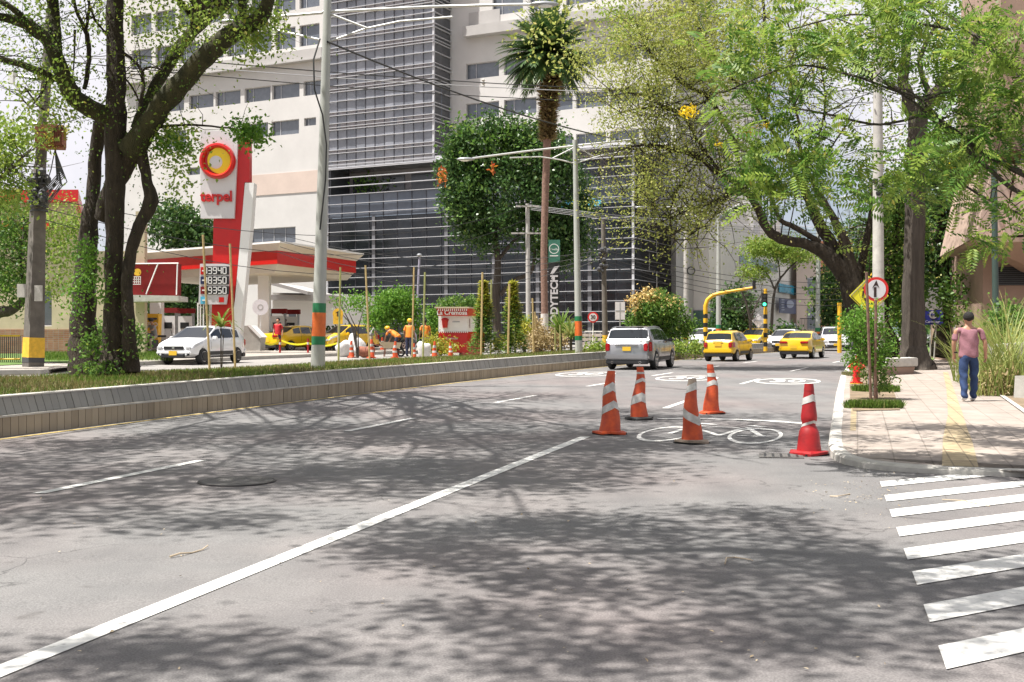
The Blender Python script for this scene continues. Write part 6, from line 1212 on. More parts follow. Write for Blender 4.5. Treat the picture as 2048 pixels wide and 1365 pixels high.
b.build('limbs',parent=t_,origin=q0,smooth=60)
b=B().use('bark_dark'); TW=[]
for pts in ([(170,180,9),(178,120,9),(176,80,10),(160,40,7),(148,0,6),(140,-60,4)],[(172,60,6),(178,20,5),(176,-20,4)],[(212,66,5),(190,40,5),(176,0,4)],[(282,215,9),(286,170,7),(283,143,7),(265,120,6),(245,105,8)],[(283,143,5),(300,135,4),(325,140,4)],[(95,145,6),(88,180,4),(60,215,3)],[(60,215,3),(40,190,4),(60,180,6)],[(50,175,4),(80,215,4),(110,235,3),(125,260,2)],[(150,60,5),(148,120,3),(140,200,2)],[(310,255,8),(370,250,5),(440,255,4),(500,262,3)],[(225,140,5),(265,175,4),(300,260,3)]): TW+=branch(b,pts,Y,6,.3)[0]
UP=[Vector((rng.uniform(-13,-3),rng.uniform(12,30),rng.uniform(11.5,15))) for _ in range(70)]
for p in UP[:60]:
    s_=random.choice([q for q in BR+TR if q.z>9.2] or BR); 
    m1=s_.lerp(p,.5)+Vector((random.gauss(0,.5),random.gauss(0,.5),.6)); b.tube([s_,s_.lerp(m1,.5),m1,m1.lerp(p,.5)+Vector((0,0,.15)),p],[.07,.055,.042,.028,.012],6,cap=False)
for p_ in [(-3.6,8.2,10.4),(-5.5,10,11),(-8,9.5,11.2),(-1.6,13.5,11.4),(-4,15,11.8),(-7,12.5,11.6),(-10,14,11.8)]:
    s_=random.choice([q for q in BR if q.z>9.]); p=Vector(p_); k_=[s_.lerp(p,i/7)+Vector((random.gauss(0,.28),random.gauss(0,.28),.5*math.sin(i/7*PI)+random.gauss(0,.1)))*(0 if i==0 else 1) for i in range(8)]
    b.tube(k_,[.09-.010*i for i in range(8)],7,cap=False); twigs(b,k_[2:],26,2.0,.02,n2=4)
EN=twigs(b,BR+TW,150,1.3,.012); b.build('twigs',parent=t_,origin=q0,fix=False)
leaves('foliage',[cl(60,40,130,60,Y,420),cl(330,50,60,70,Y,900),cl(440,50,120,60,Y-1,900),cl(200,40,80,60,Y+1,500),cl(90,190,70,90,Y-1,700),cl(360,285,55,40,Y,520),cl(340,350,60,70,Y,350),cl(520,60,50,40,Y-2,900)],'leaf_light',t_,.10,clump=45,spread=.22)
leaves('foliage',[cl(505,265,28,18,Y-1,420),cl(480,258,26,10,Y-1,220),cl(345,285,50,18,Y,420)],'leaf_bright',t_,.11,clump=40,spread=.14)
around(BR,5200,.17,.055,'leaf_mid',t_); around(EN,2600,.30,.075,'leaf_light',t_); around([p for p in TR if p.z<8],900,.33,.06,'leaf_mid',t_)
leaves('ivy',[cl(165,510,18,36,Y-.6,420,.4),cl(190,570,30,30,Y-.7,420,.3),cl(150,600,14,40,Y-.6,260,.3)],'leaf_bright',t_,.09,clump=30,spread=.14)
leaves('ivy',[cl(178,690,22,26,Y-.9,260,.3),cl(262,690,10,50,Y-.3,200,.3),cl(200,742,50,8,Y-.8,300,.4)],'leaf_mid',t_,.10,clump=30,spread=.12)
# crown over the road, above the frame
leaves('crown',[((-6.5,14.5,11.8),(5.4,4.8,1.4),19000),((-12.,20,12.8),(5,6,1.8),7000),((-3.4,18.5,12.6),(4.4,4.5,1.3),10500),((-9.5,10.5,11.5),(3.4,2.4,1.0),5200),((-5.2,11.8,11.6),(2.2,1.5,.9),4200),((-8.5,26,13.6),(6,5,1.8),6000)],'leaf_light',t_,.16,clump=190,spread=.45)
# ---- flowering tree whose trunk stands outside the right edge
t_=thing('flowering_tree','overhanging tree with feathery leaves and yellow blossom reaching in from the upper right','tree',(9.2,8.6,gz(8.6,.1))); q0=t_.location; Y=12.5
b=B().use('bark_grey'); FB=[]
tk=[Vector((9.2,8.6,0)),Vector((9.1,8.7,2)),Vector((8.6,9.2,3.6)),Vector((7.9,9.8,4.9)),Vector((6.8,10.2,6.6)),Vector((5.2,9.2,8.4)),Vector((2.8,7.6,9.8)),Vector((-.2,6.6,10.2)),Vector((-2.2,7.4,9.9)),Vector((-4.,7.2,9.8))]
b.tube(tk,[.30,.27,.22,.19,.18,.16,.14,.12,.09,.04],12); b.build('trunk',parent=t_,origin=q0,smooth=60)
b=B().use('bark_grey')
for pts in ([(2300,520,26,-1),(2150,400,20,-.5),(2048,348,13,0),(1960,300,12,.2),(1880,240,10,.4),(1840,195,9,.6)],[(2250,470,18,-1),(2048,390,10,0),(1980,340,9,0),(1900,270,8,.3),(1850,225,7,.4),(1800,180,5,.6)],[(1850,200,7,.4),(1780,178,5,.5),(1700,150,5,.7),(1600,131,4,.9),(1530,150,4,1),(1450,185,3,1.2)],[(1850,230,6,.4),(1760,250,5,.6),(1680,235,5,.8),(1620,222,4,1),(1560,215,3,1.2)],
            [(2200,300,16,-1),(2048,160,9,0),(1960,80,8,.3),(1880,20,6,.6),(1800,-30,5,.8)],[(2120,430,10,-.5),(2048,430,6,0),(1960,390,5,0),(1900,350,4,.3)],[(1900,60,6,.5),(1800,40,5,.7),(1700,30,4,.9),(1580,60,3,1)],[(1700,240,4,.8),(1660,300,3,.9),(1640,350,3,1)]): FB+=branch(b,pts,Y,7,.25)[0]
for p_ in [(-1.5,6.5,9.6),(0,4.6,9.4),(2.2,5.4,9.2),(-3,5.2,9.9),(1,8,10),(3.8,6.2,9.6)]:
    s_=tk[6]; p=Vector(p_); FB2=[s_,s_.lerp(p,.35)+Vector((0,0,.4)),s_.lerp(p,.7)+Vector((.1,.2,.3)),p]; b.tube(FB2,[.10,.075,.05,.02],6,cap=False); twigs(b,FB2[1:],16,1.5,.022,n2=4)
EN=twigs(b,FB,70,.8,.008); b.build('limbs',parent=t_,origin=q0,fix=False)
fs=[cl(1470,120,70,70,Y+1,80,.8),cl(1600,120,80,80,Y+.8,110,.8),cl(1560,60,130,60,Y+.9,110,.8),cl(1480,235,80,45,Y+1,110,.5),cl(1600,320,100,60,Y+.6,300,.7),cl(1530,340,70,60,Y+1,130,.5),cl(1700,350,60,60,Y+.5,110,.6),cl(1720,120,80,80,Y+.5,120,.8),cl(1860,330,90,60,Y,210,.8),cl(1850,90,110,80,Y+.4,240,.8),cl(1970,150,90,140,Y,300,.8),cl(1990,430,60,55,Y-.3,120,.5),cl(1960,230,90,50,Y,130,.6),cl(1760,30,130,40,Y+.5,160,.8),cl(2030,300,40,80,Y,90,.5)]
c_=blobs(fs,7,.16)[::5]; n=len(c_); scatter('foliage',FROND,c_,.33*rng.uniform(.7,1.3,n),rotz(n,.9)@np.array([[1,0,0],[0,1,0],[0,0,1]],float),'leaf_mid',t_,q0)
c_=blobs(fs,8,.2)[::3]; n=len(c_); scatter('foliage',FROND,c_,.30*rng.uniform(.7,1.3,n),rotz(n,.9),'leaf_light',t_,q0)
for x,y,rx,ry,nn in ((1378,222,20,17,150),(1500,263,18,8,50),(1530,250,16,8,45),(1438,290,8,7,20),(1640,310,8,5,14),(1880,65,6,20,14),(1840,315,16,5,16),(1900,335,12,5,14)):
    leaves('blossom',[cl(x,y,rx,ry,Y+1.1,nn,.1)],'flower_yellow',t_,.035,clump=0)
leaves('crown',[((-2.5,6.9,9.4),(2.3,2.8,.8),10500),((.6,5.6,9.4),(1.6,2.2,.8),3600),((-5.0,4.3,9.7),(1.6,.7,.5),1500),((-5.6,8.4,10.4),(2.2,.7,.5),1500),((2.6,7.6,9.2),(1.8,1.6,.8),3200),((2.2,16.0,8.6),(2.4,1.3,.6),4600),((4.6,14.8,8.4),(1.9,1.5,.6),3000)],'leaf_mid',t_,.12,clump=210,spread=.27)
# ---- leaning yellow-green tree
Y=46.; t_=thing('leaning_tree','wide leaning tree with fine yellow green leaves spreading over the road from the right','tree',base(1735,Y,.1)); q0=t_.location
b=B().use('bark_dark'); L1=[]
for pts in ([(1750,745,74),(1735,690,64),(1722,640,60),(1704,575,54),(1668,522,44),(1620,492,28),(1560,478,24),(1532,455,22),(1512,410,19),(1480,372,16),(1435,346,13),(1402,318,10),(1372,295,7)],
            [(1704,575,44,.3),(1670,505,34,.4),(1640,450,27,.5),(1618,400,24,.6),(1600,360,18,.7),(1570,300,13,.8),(1530,240,9,1),(1500,190,7,1)],
            [(1722,620,40,-.2),(1700,520,30,-.3),(1668,440,20,-.4),(1640,390,14,-.5),(1610,330,10,-.6),(1590,250,8,-.7)],
            [(1640,485,14),(1590,455,14),(1560,440,11),(1545,400,9),(1530,365,8),(1500,340,6)],
            [(1715,570,24,.5),(1735,470,18,.6),(1750,380,14,.7),(1755,280,10,.8)]): L1+=branch(b,[(p_[0],p_[1],p_[2]*.8,*p_[3:]) for p_ in pts],Y,10,.15)[0]
b.build('trunk',parent=t_,origin=q0,smooth=60)
b=B().use('bark_dark'); L2=[]
for pts in ([(1402,318,9),(1350,300,7),(1290,290,5),(1240,300,3)],[(1440,345,8),(1400,290,6),(1370,240,5),(1320,215,4),(1240,225,3)],[(1480,372,8),(1440,400,5),(1380,420,4),(1310,450,3)],[(1480,300,8,1),(1420,200,9,.6),(1370,170,7,.3),(1330,140,5),(1290,90,4),(1270,40,3)],[(1500,190,7,1),(1440,130,6,.8),(1400,60,5,.5),(1380,-20,4)],[(1530,240,8,1),(1540,150,7,1),(1530,60,6,1),(1525,-40,5,1)],[(1390,330,5),(1360,370,4),(1340,430,3),(1350,480,2)],[(1350,300,4),(1290,340,3),(1240,390,2)],[(1420,200,5,.6),(1350,220,4),(1280,190,3),(1210,180,2)],[(1460,380,4),(1420,440,3),(1380,470,2)],[(1600,250,6,-.7),(1580,150,5,-.5),(1600,60,4,-.5)],[(1620,330,5),(1650,220,4),(1640,120,3)]): L2+=branch(b,pts,Y,6,.35)[0]
EN=twigs(b,L2+L1[-14:],620,2.6,.022,up=.1,n2=4,bend=.6)
for i in range(34):                                    # upright water shoots at the base of the crown
    s_=random.choice([p for p in L1[:40]]); b.tube([s_,s_+Vector((random.gauss(0,.25),0,1.6)),s_+Vector((random.gauss(.1,.5),random.gauss(0,.3),3.6))],[.03,.02,.006],5,cap=False)
b.build('limbs',parent=t_,origin=q0,fix=False)
around(EN,21000,.26,.105,'leaf_olive',t_)
leaves('foliage',[cl(1320,120,100,100,Y,6400,4),cl(1420,90,110,90,Y,7600,4),cl(1260,210,90,90,Y,2200,3),cl(1330,330,90,70,Y,1300,3),cl(1250,400,70,80,Y,1000,3),cl(1210,120,60,70,Y,800,2),cl(1500,60,60,80,Y,1800,3),cl(1390,430,60,50,Y,900,2)],'leaf_olive',t_,.10,clump=80,spread=.33)
leaves('foliage',[cl(1480,330,70,60,Y,700,2),cl(1560,400,60,60,Y,350,2),cl(1640,330,60,90,Y,600,2),cl(1240,30,50,40,Y-2,500,1)],'leaf_light',t_,.12,clump=45,spread=.35)
leaves('foliage',[((9,47,14.5),(9,6,1.8),5000)],'leaf_olive',t_,.17,clump=130,spread=.55)
# ---- straight trunk and trees behind
def bigtree(name,label,Y,px,trunks,lims,fol,bark='bark_grey',lvl=.1,tw=60,twL=1.6,n=12,grp=None,twr=.02):
    t_=thing(name,label,'tree',base(px,Y,lvl),0,grp); q0=t_.location; b=B().use(bark); A=[]
    for p in trunks: A+=branch(b,p,Y,n,.06)[0]
    b.build('trunk',parent=t_,origin=q0,smooth=60)
    if lims or tw:
        b=B().use(bark); A2=[]
        for p in lims: A2+=branch(b,p,Y,7,.25)[0]
        if tw: twigs(b,A2 or A[-8:],tw,twL,twr)
        b.build('limbs',parent=t_,origin=q0,fix=False)
    for sp,m_,sz,cp,sd in fol: leaves('foliage',[cl(*s_[:4],Y+(s_[6] if len(s_)>6 else 0),s_[4],s_[5] if len(s_)>5 else None) for s_ in sp],m_,t_,sz,clump=cp,spread=sd)
    return t_
bigtree('street_tree','tall straight ridged grey trunk rising behind the concrete bench',42.,1830,[[(1832,754,96),(1829,735,70),(1827,700,54),(1826,640,46),(1827,540,42),(1829,450,40),(1831,350,38),(1834,270,37),(1838,215,38)]],
    [[(1830,230,30),(1808,180,24),(1812,110,20),(1822,40,18),(1835,-60,16)],[(1842,230,34),(1870,185,30),(1905,150,24),(1930,120,16),(1960,60,12)],[(1820,190,10),(1760,160,8),(1700,120,6),(1650,60,4)],[(1815,100,8),(1770,40,7),(1740,-20,5)],[(1860,190,12),(1840,120,10),(1880,40,8)]],
    [([(1920,40,110,70,1300),(1780,50,80,60,700),(1960,220,80,90,1100),(1870,330,60,50,500)],'leaf_mid',.15,45,.34),([(1860,130,110,90,1300),(1700,80,70,60,500),(1740,240,50,70,350),(1960,120,80,70,700)],'leaf_light',.14,45,.4)])
bigtree('street_tree','dark forked tree behind the straight trunk, left of the blue shop sign',52.,1884,[[(1880,712,44),(1886,660,32),(1890,600,28),(1884,540,26),(1896,495,30),(1925,462,22),(1960,440,16)],[(1890,560,22),(1880,480,20),(1882,400,16),(1870,330,12),(1875,250,10)],[(1897,500,18),(1915,430,14),(1925,360,12),(1930,280,9)]],[],
    [([(1880,470,80,70,2200),(1900,380,70,70,2000),(1850,550,50,60,1400),(1930,500,40,50,900)],'leaf_dark',.22,50,.4),([(1880,300,80,70,1500)],'leaf_mid',.2,50,.4)],'bark_dark')
bigtree('street_tree','dark trunk right of the blue shop sign beside the lawn',56.,1908,[[(1912,702,40),(1906,655,28),(1900,600,26),(1898,540,20),(1905,480,14)]],[],[([(1930,580,40,50,1500),(1920,520,50,40,1200)],'leaf_dark',.2,45,.35)],'bark_dark')
bigtree('street_tree','thin upright trunk in front of the brown building corner',47.,1958,[[(1962,700,24),(1960,600,22),(1958,500,20),(1957,420,18),(1950,340,14),(1945,250,10)]],[],[([(1935,330,60,70,1000),(1900,600,30,50,700)],'leaf_mid',.18,45,.35)],'bark_grey')
bigtree('street_tree','dark leaning trunk between the concrete pole and the straight trunk',47.5,1775,[[(1792,725,40),(1780,680,30),(1765,640,24),(1772,560,20),(1790,480,16),(1800,400,12)]],[],[([(1790,560,40,60,1800),(1800,470,50,60,1800),(1770,400,50,70,1300)],'leaf_mid',.19,45,.36)],'bark_dark')
for i,(px,Y,sp,l_) in enumerate([(1720,100,[(1700,570,70,60,3200),(1740,500,60,70,2600),(1690,640,50,40,2000)],'dark green tree filling the gap behind the leaning trunk'),(1810,92,[(1810,600,60,70,3600),(1790,500,60,70,2600),(1830,440,60,60,2200)],'dark green tree behind the straight trunk'),(1930,80,[(1930,600,50,60,2600),(1960,540,40,60,1800),(1900,640,40,35,1500)],'leafy tree behind the tall grass and the walking man'),(1860,110,[(1850,650,60,30,1600),(1860,380,80,90,2600)],'distant tree seen between the right trunks')]):
    bigtree('background_tree',l_,float(Y),px,[[(px,705,14),(px,620,12),(px+5,540,8)]],[],[(sp,'leaf_dark' if i%2==0 else 'leaf_mid',.34,40,.5)],'bark_dark',tw=0,grp='trees at the far right end of the street')
# ---- dense tree before the clinic
Y=80.; bigtree('dense_tree','dense round dark green tree in front of the glass podium left of the palm',Y,995,[[(996,700,17),(992,600,16),(996,520,13),(985,450,10)],[(1000,590,10),(1030,560,9),(1062,545,7),(1070,500,5)]],[[(996,520,8),(1040,470,6),(1090,430,4)],[(990,480,8),(950,420,6),(920,350,4)],[(990,460,8),(1010,380,6),(1000,300,4)]],
    [([(930,285,36,30,1500),(985,262,34,26,1500),(1040,268,30,22,1300),(1085,280,34,28,1500),(960,320,66,44,4200),(1060,325,75,48,4600),(925,385,38,60,3200),(905,340,22,30,700),(1010,400,100,75,8600),(1110,390,60,70,4200),(1140,340,24,30,600),(940,455,38,34,1600),(985,485,30,20,700),(1085,468,70,44,3800),(1155,440,34,52,2000),(1170,500,20,30,500),(1120,510,40,20,900)],'leaf_dark',.25,75,.42),([(950,290,70,45,900),(1060,290,90,45,1200),(930,400,40,80,500)],'leaf_mid',.30,30,.5)],'bark_grey',.3,40,2.)
o=[x for x in C.objects if x.name=='dense_tree'][0]; leaves('red_leaves',[cl(884,352,10,24,Y-3,60,.6),cl(985,338,7,9,Y-4,18,.4)],'leaf_red',o,.28,clump=0)
# ---- palm
Y=72.; t_=thing('palm_tree','very tall palm with a slim trunk and a hanging skirt of dead fronds','palm',base(1090,Y,.4)); q0=t_.location
b=B().use('bark_palm'); branch(b,[(1089,668,15),(1089,620,14),(1088,500,13),(1091,380,14),(1094,290,15),(1097,200,18),(1096,120,20)],Y,12,.02)
b.build('trunk',parent=t_,origin=q0,smooth=50)
b=B().use('whitewash'); b.tube([P(1089,672,Y),P(1089,628,Y)],[.245,.235],14); b.build('whitewashed_foot',parent=t_,origin=q0,smooth=50)
n=3400; u=rng.uniform(0,1,n); th=rng.uniform(0,2*PI,n); rad_=(.52*(1-u)**2.2+.11)*rng.uniform(.7,1,n); zt=P(0,155,Y).z; zb=P(0,280,Y).z
c_=np.stack([P(1100,0,Y).x-.15*u+rad_*np.cos(th),Y+rad_*np.sin(th),zt+(zb-zt)*u],1); rr=rotz(n,.16)@np.diag([1.,1.,-1.]); scatter('dead_frond_skirt',LONG,c_,rng.uniform(.35,.7,n),rr,'leaf_dry',t_,q0)
cc=P(1096,120,Y); V_=[];S_=[];Rm=[]
vs,fs_=[],[]
for k in range(260):
    az=random.uniform(0,2*PI); el=random.uniform(-.6,1.5); L=random.uniform(2.4,3.3); d=Vector((math.cos(az)*math.cos(el),math.sin(az)*math.cos(el),math.sin(el))); p=Vector(cc)+Vector((0,0,.3)); side=d.cross(Vector((0,0,1))); side=side.normalized() if side.length>.05 else Vector((1,0,0)); pts=[p]
    for i in range(9): d=(d+Vector((0,0,-.10))).normalized(); p=p+d*L/9; pts.append(p)
    for i in range(9):
        a,c2=pts[i],pts[i+1]; ll=.62*math.sin(PI*(.15+.8*i/9)); dd=(c2-a)
        for s_ in (-1,1):
            for h_ in (0,.5):
                st_=a+dd*h_; tip=st_+side*s_*ll*.75+dd*1.3+Vector((0,0,-.18*ll)); o_=len(vs); vs+=[st_-dd*.12,st_+dd*.5,tip]; fs_.append((o_,o_+1,o_+2))
me=bpy.data.meshes.new('fronds'); me.from_pydata([tuple(v-q0) for v in vs],[],fs_); me.materials.append(M['palm_leaf']); link('fronds',me,t_)
# ---- small plants
def bush(name,label,px,Y,spec,m_,size,lvl=.4,stem=True,clump=30,spread=.18,tm=LEAF,extra=None,cat='plant',grp=None,sp_pts=None):
    t_=thing(name,label,cat,base(px,Y,lvl),0,grp)
    if stem:
        b=B().use('bark_grey'); q=t_.location; top=P(spec[0][0],spec[0][1],Y)
        for k in range(4): b.tube([q+Vector((random.gauss(0,.04),0,-.1)),q.lerp(top,.5)+Vector((random.gauss(0,.12),random.gauss(0,.1),0)),top+Vector((random.gauss(0,.4),random.gauss(0,.3),random.gauss(0,.2)))],[.04,.03,.012],6)
        b.build('stem',parent=t_,origin=t_.location,fix=False)
    leaves('foliage',[cl(*s_,Y,n_) for *s_,n_ in spec],m_,t_,size,clump=clump,spread=spread,tm=tm)
    if extra: leaves('blossom',[cl(*s_,Y-.4,n_) for *s_,n_ in extra[0]],extra[1],t_,extra[2],clump=extra[3] if len(extra)>3 else 25,spread=.15)
    return t_
bush('round_bush_tree','bright green round bushy tree behind the road works','' and 0 or 790,63,[(795,615,42,34,4200),(760,635,28,25,1500),(825,640,20,22,900)],'leaf_bright',.16,spread=.22,cat='tree')
bush('flat_topped_sapling','small spreading sapling left of the round bushy tree',716,52,[(700,600,40,10,420),(725,608,26,8,260)],'leaf_bright',.13,cat='tree')
bush('shrub','green shrub between the thin greenish stake and the kiosk',868,62,[(868,640,16,28,1200)],'leaf_bright',.15)
bush('shrub','leafy shrub top rising above the kiosk roof',918,66,[(918,612,42,14,1500),(945,625,16,18,500)],'leaf_mid',.16)
bush('shrub','low yellow green shrub left of the left column shaped shrub',870,57,[(868,690,20,14,800),(895,698,22,8,500)],'leaf_yellow',.12)
for px,x0,l_ in ((962,962,'column shaped drooping shrub beside the kiosk, left of the pair'),(1020,1020,'column shaped drooping shrub with yellowish top, right of the pair')):
    g_=G(px,714,.42); Yc=g_.y; t_=thing('column_shrub',l_,'shrub',g_,0,'column shaped shrubs on the median'); b=B().use('bark_grey'); b.tube([g_-Vector((0,0,.1)),P(px+6,570,Yc)],[.05,.015],6); b.build('stem',parent=t_,origin=g_)
    n=4400 if px<1000 else 3800; u=rng.uniform(0,1,n)**.8; th=rng.uniform(0,2*PI,n); H_=P(0,568,Yc).z-g_.z; r_=(.03+.56*(1-u)**.95)*rng.uniform(.25,1,n)**.5*(1+.35*np.sin(u*13+th*2))
    c_=np.stack([g_.x+.12+r_*np.cos(th),g_.y+r_*np.sin(th),g_.z+.1+u*H_],1); m1=u+rng.normal(size=n)*.15>.62
    for sel,m_ in ((m1,'leaf_yellow'),(~m1,'leaf_mid')): k=int(sel.sum()); scatter('foliage',LONG,c_[sel],rng.uniform(.14,.26,k),rotz(k,.35)@np.diag([1.,1.,-1.]),m_,t_,g_)
bush('flowering_bush','round bush with cream and orange blossom left of the coiled cable pole',1315,66,[(1320,618,48,36,3600),(1285,640,30,34,1800),(1355,650,30,30,1500),(1310,680,50,20,1300)],'leaf_mid',.17,extra=([(1295,592,22,14,420),(1335,605,28,14,300),(1270,612,14,22,360)],'flower_cream',.15),cat='bush')
bush('shrub','yellow green shrub behind the shortest stakes',1048,60,[(1045,668,22,22,1300),(1010,690,24,10,500)],'leaf_yellow',.13)
bush('dry_shrub','straw coloured dry shrub before the palm foot',1078,54,[(1078,685,20,22,1500)],'leaf_dry',.16,tm=LONG)
bush('shrub','reddish brown shrub between the dry shrub and the banded lamp',1105,60,[(1112,680,26,18,900),(1080,660,18,14,400)],'leaf_dry',.15)
bush('low_plants','strip of low leafy plants on the median right of the banded lamp',1190,54,[(1190,702,26,7,900)],'leaf_light',.13,stem=False,lvl=.5)
bush('low_plants','strip of low leafy plants on the median behind the silver car',1375,60,[(1375,697,38,8,1300)],'leaf_light',.13,stem=False,lvl=.5)
bush('dark_hedge','dark green hedge behind the white saloon and the hatchback taxi',1440,86,[(1400,672,60,12,2200),(1460,660,50,24,2600),(1470,610,45,30,2200),(1570,672,30,16,1300)],'leaf_dark',.26,lvl=.2,cat='hedge',spread=.35)
bush('dark_hedge','dark hedge below the glass podium left of the round bushy tree',700,74,[(700,672,60,14,1300),(840,672,30,18,900)],'leaf_dark',.24,cat='hedge')
bush('background_tree','tree beside the far railing behind the white sport car',1655,110,[(1660,600,30,50,1800),(1690,560,30,50,1500)],'leaf_mid',.34,cat='tree',spread=.5)
bigtree('canopy_tree','small open tree with flat yellowish leaf layers before the cream building',92.,1545,[[(1541,695,7),(1545,620,6),(1550,580,5),(1562,555,4)]],[[(1550,580,4),(1535,550,3),(1515,530,2)],[(1562,555,4),(1585,530,3),(1605,515,2)],[(1560,558,3),(1555,520,2),(1540,505,2)]],[([(1530,497,48,13,2400,2),(1590,510,44,11,1700,2),(1515,545,32,10,900,1.5),(1560,490,40,8,900,2)],'leaf_light',.22,40,.35)],'bark_grey',tw=20)
t_=thing('bare_tree','leafless small tree right of the coiled cable pole',"tree",base(1502,84,.1)); b=B().use('bark_grey'); A=branch(b,[(1502,690,7),(1500,640,6),(1490,600,4),(1480,575,2)],84,6)[0]+branch(b,[(1500,640,4),(1515,605,3),(1528,580,2)],84,6)[0]; twigs(b,A,60,1.8,.02); b.build('branches',parent=t_,origin=t_.location,fix=False)
# spiky plants
def spiky(label,px,py,Y,n,L,m_,lvl=.4,name='spiky_plant',droop=.8,lift=1.):
    c_=base(px,Y,lvl); t_=thing(name,label,'plant',c_); vs,fs_=[],[]
    hz_=P(px,py,Y).z
    for k in range(n):
        az=random.uniform(0,2*PI); el=random.uniform(.2,1.4); d=Vector((math.cos(az)*math.cos(el),math.sin(az)*math.cos(el),math.sin(el))); p=Vector((c_.x,c_.y,hz_)); sd=d.cross(Vector((0,0,1))).normalized()*.035; ln=L*random.uniform(.6,1.1); o_=len(vs)
        for i in range(6): w_=1-abs(i-1.5)/4.6; vs+=[p-sd*w_,p+sd*w_]; d=(d+Vector((0,0,-.10*droop*i))).normalized(); p=p+d*ln/5
        fs_+=[(o_+2*i,o_+2*i+1,o_+2*i+3,o_+2*i+2) for i in range(5)]
    me=bpy.data.meshes.new('blades'); me.from_pydata([tuple(v-c_) for v in vs],[],fs_); me.materials.append(M[m_]); link('blades',me,t_)
    b=B().use('bark_grey'); b.tube([c_-Vector((0,0,.1)),Vector((c_.x,c_.y,hz_+.05))],[.07,.05] if name!='palm_sapling' else [.02,.012],8); b.build('stem',parent=t_,origin=c_); return t_
spiky('large spiky strap leaved plant left of the banded lamp',1122,668,56,150,1.35,'blade_green'); spiky('drooping spiky plant touching the banded lamp foot',1142,676,53,90,.95,'reed'); spiky('spiky palm shrub between the column shrubs and the palm',1050,655,62,70,.9,'blade_green')
spiky('small palm sapling with drooping fronds in front of the white hatchback',442,655,31.,24,.75,'blade_green',.42,'palm_sapling',1.2)
b=B().use('bark_dark'); a=G(443,743,.42); b.tube([a-Vector((0,0,.2)),P(447,670,a.y)],.012,6); tag(b.build('sapling_stem',origin=a),'thin dark sapling stem before the white hatchback front door','sapling')
# trees at the left edge and behind the station
bigtree('edge_tree','bright light green tree foliage at the left edge above the olive bush',36.,-60,[[(-60,700,40),(-50,500,30),(-30,380,20)]],[[(-30,380,10),(20,340,8),(50,310,4)]],[([(20,300,48,55,1500,1.2),(15,380,40,40,800,1.2),(-40,300,60,90,1200,1.5)],'leaf_light',.14,40,.25)],tw=30)
bigtree('olive_tree','olive green small tree with low crooked branch left of the old pole',42.,10,[[(-40,640,30),(0,625,24),(25,620,18),(45,600,14),(48,570,10)]],[[(48,570,8),(40,500,6),(60,440,4)]],[([(30,500,55,70,2600,1.2),(20,430,50,40,1200,1.2),(40,570,50,45,1500,1.2)],'leaf_mid',.13,40,.25),([(120,440,38,45,800,1.2),(115,540,40,60,900,1.2),(135,470,30,40,700,1)],'leaf_light',.12,40,.25)],tw=40)
for px,sp,l_ in ((360,[(340,450,50,38,2600),(390,460,45,34,2200),(420,480,40,20,1200)],'dark green tree top above the fuel canopy'),(355,[(350,570,60,50,3400),(390,620,50,35,1800),(330,630,40,30,1200)],'dark tree seen under the left half of the fuel canopy'),(735,[(735,372,24,12,260),(760,375,20,8,120)],'green plant growing on the clinic terrace above the glass podium')):
    Yb=96. if px<700 else 106.; bush('background_tree' if px<700 else 'terrace_plant',l_,px,Yb,[(*s_[:4],s_[4]) for s_ in sp],'leaf_dark' if px<700 else 'leaf_bright',.34 if px<700 else .3,cat='tree' if px<700 else 'plant',stem=px<700,spread=.5)
bush('ivy_hedge','dark ivy hedge behind the foot of the big old tree',225,50,[(215,665,40,20,900),(270,675,25,16,500)],'leaf_mid',.14,cat='hedge')
bush('vine','yellow green vine climbing over the transformer',100,37.2,[(105,280,16,20,420),(125,268,12,18,260),(92,262,8,10,120)],'leaf_yellow',.075,stem=False,cat='vine',clump=0)
# young roadside tree with stakes
Y=24.4; t_=thing('young_tree','young bright green tree tied to a stake on the grassy strip beside the hydrant','tree',G(1750,806,.16)); q0=t_.location
b=B().use('bark_palm'); A=branch(b,[(1752,808,9),(1750,740,7),(1742,680,6),(1735,620,4)],Y,8)[0]+branch(b,[(1750,720,5),(1730,680,4),(1710,650,3)],Y,6)[0]+branch(b,[(1749,700,4),(1765,660,3)],Y,6)[0]; E2=twigs(b,A[4:],80,.45,.007); b.build('trunk',parent=t_,origin=q0,fix=False)
leaves('foliage',[cl(1720,655,40,42,Y,1500,.4),cl(1735,720,42,30,Y,800,.4),cl(1755,690,30,60,Y,700,.35),cl(1740,625,28,22,Y,300,.3),cl(1725,700,30,40,Y,500,.3)],'leaf_bright',t_,.065,clump=30,spread=.09)
leaves('foliage',[cl(1765,740,18,40,Y+.2,500,.3),cl(1770,690,14,40,Y+.2,300,.3),cl(1745,765,30,20,Y+.2,300,.3)],'leaf_mid',t_,.06,clump=25,spread=.09); around(E2,700,.07,.055,'leaf_bright',t_)
for x0,y0,x1,y1,l_ in ((1733,545,1742,806,'brown wooden stake crossing the left rim of the round arrow sign'),(1752,600,1750,800,'thin wooden stake below the round arrow sign')):
    a=G(x1,y1,.16); b=B().use('bark_palm'); b.tube([a-Vector((0,0,.1)),P(x0,y0,a.y-.3)],.028,7); tag(b.build('wooden_stake',origin=a),l_,'stake')
